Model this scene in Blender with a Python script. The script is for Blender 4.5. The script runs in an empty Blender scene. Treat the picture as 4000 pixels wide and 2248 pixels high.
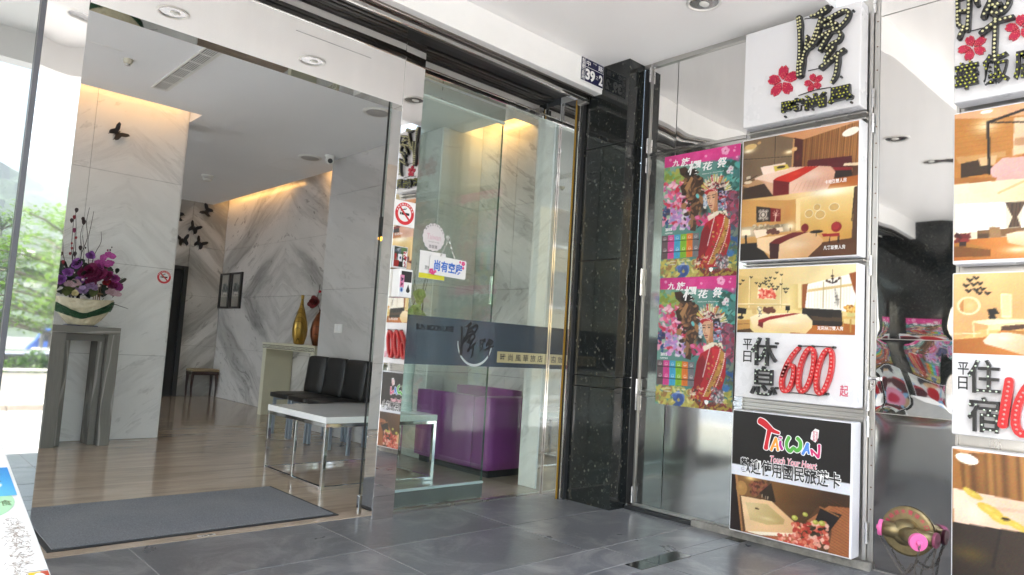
import bpy, bmesh, math, random
import numpy as np
from mathutils import Vector, Matrix

S = bpy.context.scene
C = S.collection
R = math.radians
random.seed(7)

# ------------------------------------------------------------------ camera, world, sun, exposure
cam_d = bpy.data.cameras.new('camera')
cam = bpy.data.objects.new('camera', cam_d)
C.objects.link(cam)
S.camera = cam
cam_d.sensor_width = 36.0
cam_d.lens = 2764.67 / 4000.0 * 36.0
cam_d.clip_start = 0.02
cam_d.clip_end = 2000.0
YAW, PITCH, ROLL = 0.74867661, 0.08659581, 0.05989008
_f = Vector((math.sin(YAW) * math.cos(PITCH), math.cos(YAW) * math.cos(PITCH), math.sin(PITCH)))
_r = Vector((math.cos(YAW), -math.sin(YAW), 0))
_u = _r.cross(_f)
_r2 = _r * math.cos(ROLL) + _u * math.sin(ROLL)
_u2 = -_r * math.sin(ROLL) + _u * math.cos(ROLL)
cam.matrix_world = Matrix(((_r2.x, _u2.x, -_f.x, 0), (_r2.y, _u2.y, -_f.y, 0), (_r2.z, _u2.z, -_f.z, 1.0), (0, 0, 0, 1)))

SUN_EL = R(46)
SUN_DIR = Vector((-0.985, 0.12, 0)).normalized() * math.cos(SUN_EL) + Vector((0, 0, math.sin(SUN_EL)))
W = bpy.data.worlds.new('World')
S.world = W
W.use_nodes = True
_nt = W.node_tree
_sky = _nt.nodes.new('ShaderNodeTexSky')
_sky.sky_type = 'NISHITA'
_sky.sun_disc = False
_sky.sun_elevation = SUN_EL
_sky.sun_rotation = math.atan2(SUN_DIR.x, SUN_DIR.y)
_sky.air_density = 1.6
_sky.dust_density = 3.0
_sky.ozone_density = 0.8
_bg = _nt.nodes['Background']
_bg.inputs['Strength'].default_value = 0.15
_nt.links.new(_sky.outputs[0], _bg.inputs[0])
sun_d = bpy.data.lights.new('sun', 'SUN')
sun_d.energy = 5.0
sun_d.angle = R(0.53)
sun_d.color = (1.0, 0.965, 0.915)
sun = bpy.data.objects.new('sun', sun_d)
C.objects.link(sun)
sun.rotation_euler = SUN_DIR.to_track_quat('Z', 'Y').to_euler()
sun.location = (0, -5, 12)

S.view_settings.view_transform = 'Standard'
S.view_settings.look = 'None'
S.view_settings.exposure = 2.38
S.view_settings.gamma = 1.0
S.view_settings.use_curve_mapping = False
S.render.engine = 'CYCLES'
S.cycles.max_bounces = 14
S.cycles.diffuse_bounces = 6
S.cycles.glossy_bounces = 8
S.cycles.transparent_max_bounces = 24
S.cycles.transmission_bounces = 8
S.cycles.caustics_reflective = True
S.cycles.blur_glossy = 0.0
S.cycles.sample_clamp_indirect = 6.0
S.cycles.use_denoising = True
try:
    S.cycles.denoiser = 'OPENIMAGEDENOISE'
except Exception:
    pass

# ------------------------------------------------------------------ helpers
def lin(h):
    if isinstance(h, str):
        h = h.lstrip('#')
        c = [int(h[i:i + 2], 16) / 255 for i in (0, 2, 4)]
        return tuple((x / 12.92 if x <= 0.04045 else ((x + 0.055) / 1.055) ** 2.4) for x in c)
    return tuple(h)


class Nodes:
    """a small builder for material node trees"""
    def __init__(self, name):
        self.m = bpy.data.materials.new(name)
        self.m.use_nodes = True
        self.t = self.m.node_tree
        self.p = self.t.nodes['Principled BSDF']
        self.out = self.t.nodes['Material Output']

    def n(self, kind, **kw):
        x = self.t.nodes.new('ShaderNode' + kind)
        for k, v in kw.items():
            if k.startswith('i_'):
                k2 = k[2:]
                k2 = int(k2) if k2.isdigit() else k2.replace('_', ' ')
                x.inputs[k2].default_value = v
            else:
                setattr(x, k, v)
        return x

    def l(self, a, b):
        self.t.links.new(a, b)

    def math(self, op, a, b=0.0, c=0.0):
        x = self.n('Math', operation=op)
        for i, v in enumerate((a, b, c)):
            if isinstance(v, (int, float)):
                x.inputs[i].default_value = v
            else:
                self.l(v, x.inputs[i])
        return x.outputs[0]

    def ramp(self, fac, stops):
        x = self.n('ValToRGB')
        e = x.color_ramp.elements
        while len(e) < len(stops):
            e.new(0.5)
        for k, (p, c) in zip(e, stops):
            k.position = p
            c = (c, c, c) if isinstance(c, (int, float)) else lin(c)
            k.color = (*c, 1)
        self.l(fac, x.inputs[0])
        return x.outputs[0]

    def pos(self, scale=(1, 1, 1), rot=(0, 0, 0), loc=(0, 0, 0)):
        g = self.n('NewGeometry')
        m = self.n('Mapping')
        m.inputs['Scale'].default_value = scale
        m.inputs['Rotation'].default_value = rot
        m.inputs['Location'].default_value = loc
        self.l(g.outputs['Position'], m.inputs[0])
        return m.outputs[0]

    def noise(self, vec, scale=5.0, detail=3.0, rough=0.5, dist=0.0):
        x = self.n('TexNoise')
        x.inputs['Scale'].default_value = scale
        x.inputs['Detail'].default_value = detail
        x.inputs['Roughness'].default_value = rough
        x.inputs['Distortion'].default_value = dist
        if vec is not None:
            self.l(vec, x.inputs['Vector'])
        return x.outputs[0]

    def mix(self, fac, a, b, mode='MIX'):
        x = self.n('MixRGB', blend_type=mode)
        for i, v in enumerate((fac, a, b)):
            if isinstance(v, (int, float)):
                x.inputs[i].default_value = v if i == 0 else (v, v, v, 1)
            elif isinstance(v, (str, tuple)):
                x.inputs[i].default_value = (*lin(v), 1)
            else:
                self.l(v, x.inputs[i])
        return x.outputs[0]

    def bump(self, h, strength=0.2, dist=0.01):
        x = self.n('Bump')
        x.inputs['Strength'].default_value = strength
        x.inputs['Distance'].default_value = dist
        self.l(h, x.inputs['Height'])
        self.l(x.outputs[0], self.p.inputs['Normal'])

    def set(self, **kw):
        for k, v in kw.items():
            k = k.replace('_', ' ')
            if isinstance(v, bpy.types.NodeSocket):
                self.l(v, self.p.inputs[k])
            else:
                if k == 'Base Color' or k == 'Emission Color':
                    v = (*lin(v), 1)
                self.p.inputs[k].default_value = v
        return self


def plain(name, col, rough=0.5, metal=0.0, var=0.08, scale=6.0, bump=0.0, bscale=60.0, spec=0.5, coat=0.0, rvar=0.1):
    """simple surface with a little procedural mottling in colour and gloss"""
    k = Nodes(name)
    c = lin(col)
    nz = k.noise(k.pos(), scale, 4.0, 0.6)
    k.set(Base_Color=k.ramp(nz, [(0.3, tuple(x * (1 - var) for x in c)), (0.7, tuple(min(1, x * (1 + var)) for x in c))]),
          Metallic=metal, Specular_IOR_Level=spec)
    k.l(k.math('ADD', k.math('MULTIPLY', nz, rvar), max(0.0, rough - rvar / 2)), k.p.inputs['Roughness'])
    if coat:
        k.p.inputs['Coat Weight'].default_value = coat
        k.p.inputs['Coat Roughness'].default_value = 0.05
    if bump:
        k.bump(k.noise(k.pos(), bscale, 3.0), bump, 0.01)
    return k.m


class MB:
    """collects faces; build() makes one mesh object out of them"""
    def __init__(self):
        self.v = []
        self.f = []
        self.mi = []
        self.cur = 0

    def face(self, pts):
        b = len(self.v)
        self.v.extend([tuple(p) for p in pts])
        self.f.append(tuple(range(b, b + len(pts))))
        self.mi.append(self.cur)
        return self

    def faces(self, verts, faces):
        b = len(self.v)
        self.v.extend([tuple(p) for p in verts])
        for q in faces:
            self.f.append(tuple(b + i for i in q))
            self.mi.append(self.cur)
        return self

    def box(self, x0, y0, z0, x1, y1, z1, M=None):
        x0, x1 = min(x0, x1), max(x0, x1)
        y0, y1 = min(y0, y1), max(y0, y1)
        z0, z1 = min(z0, z1), max(z0, z1)
        vs = [(x0, y0, z0), (x1, y0, z0), (x1, y1, z0), (x0, y1, z0), (x0, y0, z1), (x1, y0, z1), (x1, y1, z1), (x0, y1, z1)]
        if M is not None:
            vs = [tuple(M @ Vector(p)) for p in vs]
        return self.faces(vs, [(0, 3, 2, 1), (4, 5, 6, 7), (0, 1, 5, 4), (1, 2, 6, 5), (2, 3, 7, 6), (3, 0, 4, 7)])

    def tube(self, pts, r, n=8, cap=True):
        pts = [Vector(p) for p in pts]
        rs = r if isinstance(r, (list, tuple)) else [r] * len(pts)
        t0 = (pts[1] - pts[0]).normalized()
        a = t0.orthogonal().normalized()
        vs = []
        for i, p in enumerate(pts):
            t = (pts[min(i + 1, len(pts) - 1)] - pts[max(i - 1, 0)]).normalized()
            a = (a - t * a.dot(t))
            a = a.normalized() if a.length > 1e-6 else t.orthogonal().normalized()
            b = t.cross(a)
            for k in range(n):
                w = 2 * math.pi * k / n
                vs.append(p + (a * math.cos(w) + b * math.sin(w)) * rs[i])
        fs = []
        for i in range(len(pts) - 1):
            for k in range(n):
                k2 = (k + 1) % n
                fs.append((i * n + k, i * n + k2, (i + 1) * n + k2, (i + 1) * n + k))
        if cap:
            fs.append(tuple(range(n - 1, -1, -1)))
            fs.append(tuple((len(pts) - 1) * n + k for k in range(n)))
        return self.faces(vs, fs)

    def lathe(self, c, prof, n=20, axis=(0, 0, 1), sx=1.0, sy=1.0):
        ax = Vector(axis).normalized()
        if abs(ax.z) > 0.99:
            a, b = Vector((1, 0, 0)), Vector((0, 1, 0))
        else:
            a = Vector((0, 0, 1)).cross(ax).normalized()
            b = ax.cross(a)
        c = Vector(c)
        vs = []
        for r, h in prof:
            for k in range(n):
                w = 2 * math.pi * k / n
                vs.append(c + ax * h + a * (math.cos(w) * r * sx) + b * (math.sin(w) * r * sy))
        fs = []
        for i in range(len(prof) - 1):
            for k in range(n):
                k2 = (k + 1) % n
                fs.append((i * n + k, i * n + k2, (i + 1) * n + k2, (i + 1) * n + k))
        fs.append(tuple(range(n - 1, -1, -1)))
        fs.append(tuple((len(prof) - 1) * n + k for k in range(n)))
        return self.faces(vs, fs)

    def ball(self, c, r, nu=8, nv=5, M=None):
        r = r if isinstance(r, (tuple, list)) else (r, r, r)
        c = Vector(c)
        vs, fs = [], []
        for j in range(nv + 1):
            th = math.pi * j / nv
            for i in range(nu):
                ph = 2 * math.pi * i / nu
                p = Vector((math.sin(th) * math.cos(ph) * r[0], math.sin(th) * math.sin(ph) * r[1], math.cos(th) * r[2]))
                vs.append(c + (M @ p if M is not None else p))
        for j in range(nv):
            for i in range(nu):
                i2 = (i + 1) % nu
                fs.append((j * nu + i, (j + 1) * nu + i, (j + 1) * nu + i2, j * nu + i2))
        return self.faces(vs, fs)

    def prism(self, poly, P, depth):
        """extrude a 2-D polygon: P(a, b, d) maps to space; d runs 0..depth, the front is at depth"""
        n = len(poly)
        area = sum(poly[i][0] * poly[(i + 1) % n][1] - poly[(i + 1) % n][0] * poly[i][1] for i in range(n))
        if area < 0:
            poly = poly[::-1]
        vs = [P(a, b, depth) for a, b in poly] + [P(a, b, 0) for a, b in poly]
        fs = [tuple(range(n))]
        for i in range(n):
            j = (i + 1) % n
            fs.append((i, n + i, n + j, j))
        return self.faces(vs, fs)

    def build(self, name, mats, parent=None, smooth=False, bevel=0.0, org=None, tri=False):
        if org is None:
            if parent is not None:
                org = ORG[parent.name]
            else:
                a = np.array(self.v)
                org = ((a[:, 0].min() + a[:, 0].max()) / 2, (a[:, 1].min() + a[:, 1].max()) / 2, a[:, 2].min())
        a = np.array(self.v, dtype=np.float64) - np.array(org)
        me = bpy.data.meshes.new(name)
        me.from_pydata([tuple(p) for p in a], [], self.f)
        mats = mats if isinstance(mats, (list, tuple)) else [mats]
        for m in mats:
            me.materials.append(m)
        if len(mats) > 1:
            me.polygons.foreach_set('material_index', self.mi)
        if smooth:
            me.polygons.foreach_set('use_smooth', [True] * len(me.polygons))
        me.validate()
        me.update()
        o = bpy.data.objects.new(name, me)
        C.objects.link(o)
        if parent is not None:
            o.parent = parent
        else:
            o.location = org
        ORG[o.name] = tuple(org)
        if bevel:
            b = o.modifiers.new('bevel', 'BEVEL')
            b.width = bevel
            b.segments = 2
            b.limit_method = 'ANGLE'
            b.angle_limit = R(40)
        return o


ORG = {}


def tag(o, label, cat=None, group=None, kind=None):
    if label:
        o['label'] = label
    if cat:
        o['category'] = cat
    if group:
        o['group'] = group
    if kind:
        o['kind'] = kind
    return o


def thing(name, label, cat, loc=(0, 0, 0), group=None):
    o = bpy.data.objects.new(name, None)
    o.empty_display_size = 0.1
    C.objects.link(o)
    o.location = loc
    ORG[o.name] = tuple(loc)
    return tag(o, label, cat, group)


def struct(o):
    o['kind'] = 'structure'
    return o


def stuff(o):
    o['kind'] = 'stuff'
    return o


def dup(root, loc, label=None, group=None, rz=None):
    r = root.copy()
    C.objects.link(r)
    r.location = loc
    if rz is not None:
        r.rotation_euler = (0, 0, rz)
    if label:
        r['label'] = label
    if group:
        r['group'] = group
    for ch in list(root.children):
        c = ch.copy()
        C.objects.link(c)
        c.parent = r
        for g in list(ch.children):
            d = g.copy()
            C.objects.link(d)
            d.parent = c
    return r


def homog(q, dst=((0, 0), (1, 0), (1, 1), (0, 1))):
    """plane-to-plane map from a drawing quad (TL, TR, BR, BL) to the unit square"""
    A, B = [], []
    for (x, y), (u, v) in zip(q, dst):
        A.append([x, y, 1, 0, 0, 0, -u * x, -u * y]); B.append(u)
        A.append([0, 0, 0, x, y, 1, -v * x, -v * y]); B.append(v)
    h = np.linalg.solve(np.array(A, float), np.array(B, float))

    def m(p):
        w = h[6] * p[0] + h[7] * p[1] + 1
        return ((h[0] * p[0] + h[1] * p[1] + h[2]) / w, (h[3] * p[0] + h[4] * p[1] + h[5]) / w)
    return m


def smooth_path(pts, n=6, closed=False):
    """Catmull-Rom through points (any dimension)"""
    P = [np.array(p, float) for p in pts]
    N = len(P)
    out = []
    rng = range(N if closed else N - 1)
    for i in rng:
        if closed:
            a, b, c, d = P[(i - 1) % N], P[i], P[(i + 1) % N], P[(i + 2) % N]
        else:
            a, b, c, d = P[max(i - 1, 0)], P[i], P[i + 1], P[min(i + 2, N - 1)]
        for k in range(n):
            t = k / n
            out.append(0.5 * ((2 * b) + (-a + c) * t + (2 * a - 5 * b + 4 * c - d) * t * t + (-a + 3 * b - 3 * c + d) * t ** 3))
    if not closed:
        out.append(P[-1])
    return out


def stroke(mb, path, P, depth, back=0.0, closed=False):
    """a brush stroke (list of (a, b, width)) raised as a solid ribbon with round ends"""
    L, Rr = [], []
    N = len(path)
    for i, p in enumerate(path):
        a = path[(i - 1) % N] if (closed or i > 0) else path[i]
        b = path[(i + 1) % N] if (closed or i < N - 1) else path[i]
        t = np.array(b[:2]) - np.array(a[:2])
        ln = np.hypot(*t) or 1.0
        nrm = np.array((-t[1], t[0])) / ln
        L.append(np.array(p[:2]) + nrm * p[2] / 2)
        Rr.append(np.array(p[:2]) - nrm * p[2] / 2)
    vs, fs = [], []
    for i in range(N):
        for q in (L[i], Rr[i]):
            vs.append(P(q[0], q[1], depth))
            vs.append(P(q[0], q[1], back))
    rng = range(N if closed else N - 1)
    for i in rng:
        j = (i + 1) % N
        a, b, c, d = 4 * i, 4 * i + 2, 4 * j + 2, 4 * j
        fs += [(a, b, c, d), (a, d, d + 1, a + 1), (b, b + 1, c + 1, c)]
    mb.faces(vs, fs)
    if not closed:
        for i, sgn in ((0, -1), (N - 1, 1)):
            p = np.array(path[i][:2])
            j = 1 if i == 0 else N - 2
            t = p - np.array(path[j][:2])
            t = t / (np.hypot(*t) or 1)
            nn = np.array((-t[1], t[0]))
            r = path[i][2] / 2
            arc = [p + (nn * math.cos(w) + t * math.sin(w) * 0.7) * r for w in np.linspace(0, math.pi, 7)]
            k = len(arc)
            mb.faces([P(q[0], q[1], depth) for q in arc] + [P(q[0], q[1], back) for q in arc],
                     [tuple(range(k))] + [(m, k + m, k + m + 1, m + 1) for m in range(k - 1)])


def text_mesh(body, bold=0.0, extrude=0.0, shear=0.0, space=1.0, line=1.0):
    c = bpy.data.curves.new('text', 'FONT')
    c.body = body
    c.extrude = extrude
    c.offset = bold
    c.shear = shear
    c.space_character = space
    c.space_line = line
    c.resolution_u = 3
    o = bpy.data.objects.new('text', c)
    C.objects.link(o)
    dg = bpy.context.evaluated_depsgraph_get()
    me = bpy.data.meshes.new_from_object(o.evaluated_get(dg))
    bpy.data.objects.remove(o)
    bpy.data.curves.remove(c)
    v = np.array([x.co[:] for x in me.vertices])
    f = [tuple(p.vertices) for p in me.polygons]
    bpy.data.meshes.remove(me)
    return v, f


def text(name, body, m, parent, rect, P, depth=0.0, bold=0.0, shear=0.0, back=0.0, space=1.0, line=1.0, keep=False, org=None):
    """lettering stretched into rect = (a0, b0, a1, b1); P(a, b, d) maps to space; flat print when depth == back"""
    solid = abs(depth - back) > 1e-6
    v, f = text_mesh(body, bold, 0.5 if solid else 0.0, shear, space, line)
    lo, hi = v.min(0), v.max(0)
    a0, b0, a1, b1 = rect
    sx = (a1 - a0) / (hi[0] - lo[0])
    sy = (b1 - b0) / (hi[1] - lo[1])
    mb = MB()
    pts = []
    for x, y, z in v:
        d = back + (depth - back) * (z + 0.5) if solid else depth
        pts.append(P(a0 + (x - lo[0]) * sx, b0 + (y - lo[1]) * sy, d))
    mb.faces(pts, f)
    o = mb.build(name, m, parent, org=org)
    if keep:
        w = np.column_stack((a0 + (v[:, 0] - lo[0]) * sx, b0 + (v[:, 1] - lo[1]) * sy))
        tris = [w[list(q)] for q in f if all(v[i][2] > 0.4 for i in q)] if solid else [w[list(q)] for q in f]
        return o, tris
    return o


def in_tris(pts, tris):
    pts = np.array(pts)
    ok = np.zeros(len(pts), bool)
    for t in tris:
        n = len(t)
        for k in range(1, n - 1):
            a, b, c = t[0], t[k], t[k + 1]
            d1 = (pts[:, 0] - b[0]) * (a[1] - b[1]) - (a[0] - b[0]) * (pts[:, 1] - b[1])
            d2 = (pts[:, 0] - c[0]) * (b[1] - c[1]) - (b[0] - c[0]) * (pts[:, 1] - c[1])
            d3 = (pts[:, 0] - a[0]) * (c[1] - a[1]) - (c[0] - a[0]) * (pts[:, 1] - a[1])
            ok |= ~(((d1 < 0) | (d2 < 0) | (d3 < 0)) & ((d1 > 0) | (d2 > 0) | (d3 > 0)))
    return ok


def warp_sheet(name, m, parent, P, a0, b0, a1, b1, amp, freq, seed, step=0.03, back=0.002):
    """a thin sheet of polished metal, slightly buckled as such sheets are"""
    rg = np.random.RandomState(seed)
    na = max(2, int((a1 - a0) / step)) + 1
    nb = max(2, int((b1 - b0) / step)) + 1
    A, B = np.meshgrid(np.linspace(a0, a1, na), np.linspace(b0, b1, nb))
    D = np.zeros_like(A)
    for k in range(7):
        fa, fb = rg.uniform(-1, 1) * freq, rg.uniform(-1, 1) * freq
        D += np.sin(A * fa * 6.28 + B * fb * 6.28 + rg.uniform(0, 6.28) + 1.5 * np.sin(B * freq * 2.2 + k)) * amp / (1 + 0.5 * k)
    e = np.minimum(np.minimum(A - a0, a1 - A) / 0.05, np.minimum(B - b0, b1 - B) / 0.05)
    D *= np.clip(e, 0, 1) ** 0.7
    mb = MB()
    vs = [P(A[j, i], B[j, i], back + D[j, i]) for j in range(nb) for i in range(na)]
    fs = [(j * na + i, j * na + i + 1, (j + 1) * na + i + 1, (j + 1) * na + i) for j in range(nb - 1) for i in range(na - 1)]
    mb.faces(vs, fs)
    return mb.build(name, m, parent, smooth=True)


# wall-plane maps: a to the right as seen, b up, d out of the wall
def on_sign(x):
    return lambda a, b, d: (x - d, -a, b)          # plane x = const facing -X; a = -y


def on_front(y):
    return lambda a, b, d: (a, y - d, b)           # plane y = const facing -Y; a = x


# ------------------------------------------------------------------ flat printed pictures (colour per vertex of a fine grid)
class Pic:
    SS = 2                                                   # painted finer than the grid, then averaged

    def __init__(self, quad, w, h, res, base, deep=1.25):
        self.H = homog(quad)
        self.w, self.h, self.deep = w, h, deep
        self.gx, self.gy = int(w * res), int(h * res)
        self.nx, self.ny = self.gx * self.SS, self.gy * self.SS
        u, v = np.meshgrid((np.arange(self.nx) + .5) / self.nx, (np.arange(self.ny) + .5) / self.ny)
        self.u, self.v = u, v
        self.px = u * w
        self.py = v * h
        self.a = np.zeros((self.ny, self.nx, 3))
        self.a[:] = self.c(base)
        self.rg = np.random.RandomState(3)

    def c(self, h):
        h = h.lstrip('#')
        return np.array([int(h[i:i + 2], 16) / 255 for i in (0, 2, 4)])

    def m(self, p):
        u, v = self.H(p)
        return u * self.w, v * self.h

    def win(self, x0, y0, x1, y1):
        i0, i1 = int(np.clip(x0 / self.w * self.nx - 2, 0, self.nx)), int(np.clip(x1 / self.w * self.nx + 3, 0, self.nx))
        j0, j1 = int(np.clip(y0 / self.h * self.ny - 2, 0, self.ny)), int(np.clip(y1 / self.h * self.ny + 3, 0, self.ny))
        return slice(j0, max(j1, j0)), slice(i0, max(i1, i0))

    def put(self, cov, col, k=1.0, w=(slice(None), slice(None))):
        col = self.c(col) if isinstance(col, str) else col
        self.a[w] += (col - self.a[w]) * (np.clip(cov, 0, 1) * k)[..., None]

    def inside(self, pts):
        P = [self.m(p) for p in pts]
        ok = np.zeros(self.px.shape, bool)
        W_ = self.win(min(p[0] for p in P), min(p[1] for p in P), max(p[0] for p in P), max(p[1] for p in P))
        X, Y = self.px[W_], self.py[W_]
        o = np.zeros(X.shape, bool)
        n = len(P)
        for i in range(n):
            (x0, y0), (x1, y1) = P[i], P[(i + 1) % n]
            if y0 == y1:
                continue
            o ^= ((y0 > Y) != (y1 > Y)) & (X < (x1 - x0) * (Y - y0) / (y1 - y0) + x0)
        ok[W_] = o
        return ok.astype(float)

    def poly(self, col, *pts, k=1.0):
        self.put(self.inside(pts), col, k)
        return self

    def grad(self, c0, c1, p0, p1, *pts):
        """polygon filled with a gradient printed from p0 to p1"""
        a, b = np.array(self.m(p0)), np.array(self.m(p1))
        d = b - a
        t = np.clip(((self.px - a[0]) * d[0] + (self.py - a[1]) * d[1]) / (d @ d), 0, 1)[..., None]
        col = self.c(c0) * (1 - t) + self.c(c1) * t
        self.put(self.inside(pts), col)

    def ell(self, col, x, y, rx, ry, soft=0.0, k=1.0, rot=0.0, ring=0.0):
        cx, cy = self.m((x, y))
        ex = np.hypot(*(np.array(self.m((x + rx, y))) - (cx, cy)))
        ey = np.hypot(*(np.array(self.m((x, y + ry))) - (cx, cy)))
        c, s = math.cos(rot), math.sin(rot)
        e = max(ex, ey) * (1.6 if soft else 1.02)
        W_ = self.win(cx - e, cy - e, cx + e, cy + e)
        dx, dy = self.px[W_] - cx, self.py[W_] - cy
        d = np.hypot((dx * c + dy * s) / ex, (-dx * s + dy * c) / ey)
        if soft:
            cov = np.exp(-(d / 0.62) ** 2)
        else:
            cov = (d < 1).astype(float)
            if ring:
                cov *= (d > 1 - ring)
        self.put(cov, col, k, W_)
        return self

    def line(self, col, p0, p1, w, k=1.0):
        a, b = np.array(self.m(p0)), np.array(self.m(p1))
        ww = np.hypot(*(np.array(self.m((p0[0] + w, p0[1]))) - a)) / 2
        d = b - a
        W_ = self.win(min(a[0], b[0]) - ww, min(a[1], b[1]) - ww, max(a[0], b[0]) + ww, max(a[1], b[1]) + ww)
        X, Y = self.px[W_], self.py[W_]
        t = np.clip(((X - a[0]) * d[0] + (Y - a[1]) * d[1]) / (d @ d + 1e-12), 0, 1)
        dist = np.hypot(X - a[0] - t * d[0], Y - a[1] - t * d[1])
        self.put((dist < ww).astype(float), col, k, W_)
        return self

    def stripes(self, pts, n, col, k=0.35, p0=None, p1=None, sharp=1.0):
        a, b = np.array(self.m(p0)), np.array(self.m(p1))
        d = b - a
        t = ((self.px - a[0]) * d[0] + (self.py - a[1]) * d[1]) / (d @ d)
        wv = (0.5 + 0.5 * np.sin(t * n * 6.283 + 1.2 * np.sin(t * n * 2.1))) ** sharp
        self.put(self.inside(pts) * wv, col, k)

    def dabs(self, n, cols, x0, y0, x1, y1, rmin, rmax, asp=1.6, k=0.9):
        for _ in range(n):
            self.ell(cols[self.rg.randint(len(cols))], self.rg.uniform(x0, x1), self.rg.uniform(y0, y1),
                     self.rg.uniform(rmin, rmax) * asp, self.rg.uniform(rmin, rmax), k=k, rot=self.rg.uniform(-1.2, 1.2))

    def butterflies(self, pts, s=13):
        for x, y in pts:
            r = self.rg.uniform(-0.5, 0.5)
            self.ell('#17120e', x - s * .5, y - s * .3, s * .62, s * .4, rot=.6 + r)
            self.ell('#17120e', x + s * .5, y - s * .2, s * .62, s * .36, rot=-.7 + r)
            self.ell('#17120e', x, y + s * .3, s * .4, s * .34, rot=r)

    def build(self, name, parent, P, a0, b1, m, d):
        """lay it on a wall with its top-left at (a0, b1)"""
        f = np.zeros(self.px.shape)
        for k in range(5):
            q = self.rg.uniform(-1, 1, 2) * (3 + 4 * k)
            f += np.sin(self.px * q[0] * 4 + self.py * q[1] * 4 + self.rg.uniform(0, 6.28)) / (2 + k)
        A = np.clip(self.a, 0, 1) ** self.deep * (0.96 + 0.05 * f[..., None])
        S2 = self.SS
        A = A.reshape(self.gy, S2, self.gx, S2, 3).mean((1, 3))
        a = np.clip(A + self.rg.normal(0, 0.014, A.shape), 0, 1)
        a = np.where(a <= 0.04045, a / 12.92, ((a + 0.055) / 1.055) ** 2.4)
        org = ORG[parent.name]
        vs = [tuple(np.array(P(a0 + x, b1 - y, d)) - org) for x, y in zip(*[q.ravel() for q in np.meshgrid(np.linspace(0, self.w, self.gx), np.linspace(0, self.h, self.gy))])]
        nx, ny = self.gx, self.gy
        i = np.arange(nx * ny).reshape(ny, nx)
        fs = np.stack((i[1:, :-1], i[1:, 1:], i[:-1, 1:], i[:-1, :-1]), -1).reshape(-1, 4)
        me = bpy.data.meshes.new(name)
        me.from_pydata(vs, [], fs.tolist())
        ca = me.color_attributes.new('print', 'FLOAT_COLOR', 'POINT')
        ca.data.foreach_set('color', np.column_stack((a.reshape(-1, 3), np.ones(nx * ny))).ravel().astype(np.float32))
        me.materials.append(m)
        me.update()
        o = bpy.data.objects.new(name, me)
        C.objects.link(o)
        o.parent = parent
        ORG[o.name] = org
        return o

# ------------------------------------------------------------------ materials
def mat_mirror(name, base=(0.84, 0.83, 0.815), rough=0.022, smear=0.0):
    k = Nodes(name)
    nz = k.noise(k.pos((3, 3, 0.7)), 2.5, 5.0, 0.6)
    k.set(Base_Color=k.ramp(nz, [(0.3, tuple(x * 0.93 for x in base)), (0.7, base)]), Metallic=1.0)
    k.l(k.math('ADD', k.math('MULTIPLY', nz, 0.024 + smear), rough - 0.012), k.p.inputs['Roughness'])
    return k.m


M_MIRROR = mat_mirror('polished_steel')
M_MIRROR_DULL = mat_mirror('polished_steel_dull', (0.46, 0.455, 0.44), 0.06, 0.05)
M_STEEL = mat_mirror('brushed_steel', (0.55, 0.54, 0.52), 0.24, 0.1)
M_CHROME = mat_mirror('chrome', (0.86, 0.86, 0.86), 0.06)
M_TINTFILM = mat_mirror('mirror_film', (0.36, 0.42, 0.42), 0.04)


def mat_granite():
    k = Nodes('black_granite')
    v = k.n('TexVoronoi', feature='F1', distance='EUCLIDEAN')
    v.inputs['Scale'].default_value = 95.0
    k.l(k.pos((1, 1, 0.75)), v.inputs['Vector'])
    v2 = k.n('TexVoronoi', feature='F1')
    v2.inputs['Scale'].default_value = 48.0
    k.l(k.pos((1, 1, 0.8), (0.4, 0.3, 0.7)), v2.inputs['Vector'])
    sel = k.math('GREATER_THAN', k.n('SeparateColor').outputs[0], 2)
    sp = k.n('SeparateColor')
    k.l(v.outputs['Color'], sp.inputs[0])
    sp2 = k.n('SeparateColor')
    k.l(v2.outputs['Color'], sp2.inputs[0])
    a = k.math('MULTIPLY', k.math('GREATER_THAN', sp.outputs[0], 0.90), k.math('LESS_THAN', v.outputs['Distance'], 0.42))
    b = k.math('MULTIPLY', k.math('GREATER_THAN', sp2.outputs[0], 0.90), k.math('LESS_THAN', v2.outputs['Distance'], 0.32))
    base = k.ramp(k.noise(k.pos(), 30, 4, 0.7), [(0.35, (0.006, 0.007, 0.007)), (0.62, (0.016, 0.018, 0.017)), (0.8, (0.04, 0.042, 0.035))])
    c1 = k.mix(a, base, (0.050, 0.055, 0.040))
    k.set(Base_Color=k.mix(b, c1, (0.10, 0.10, 0.08)), Roughness=0.06, Specular_IOR_Level=0.55)
    return k.m


M_GRANITE = mat_granite()


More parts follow.
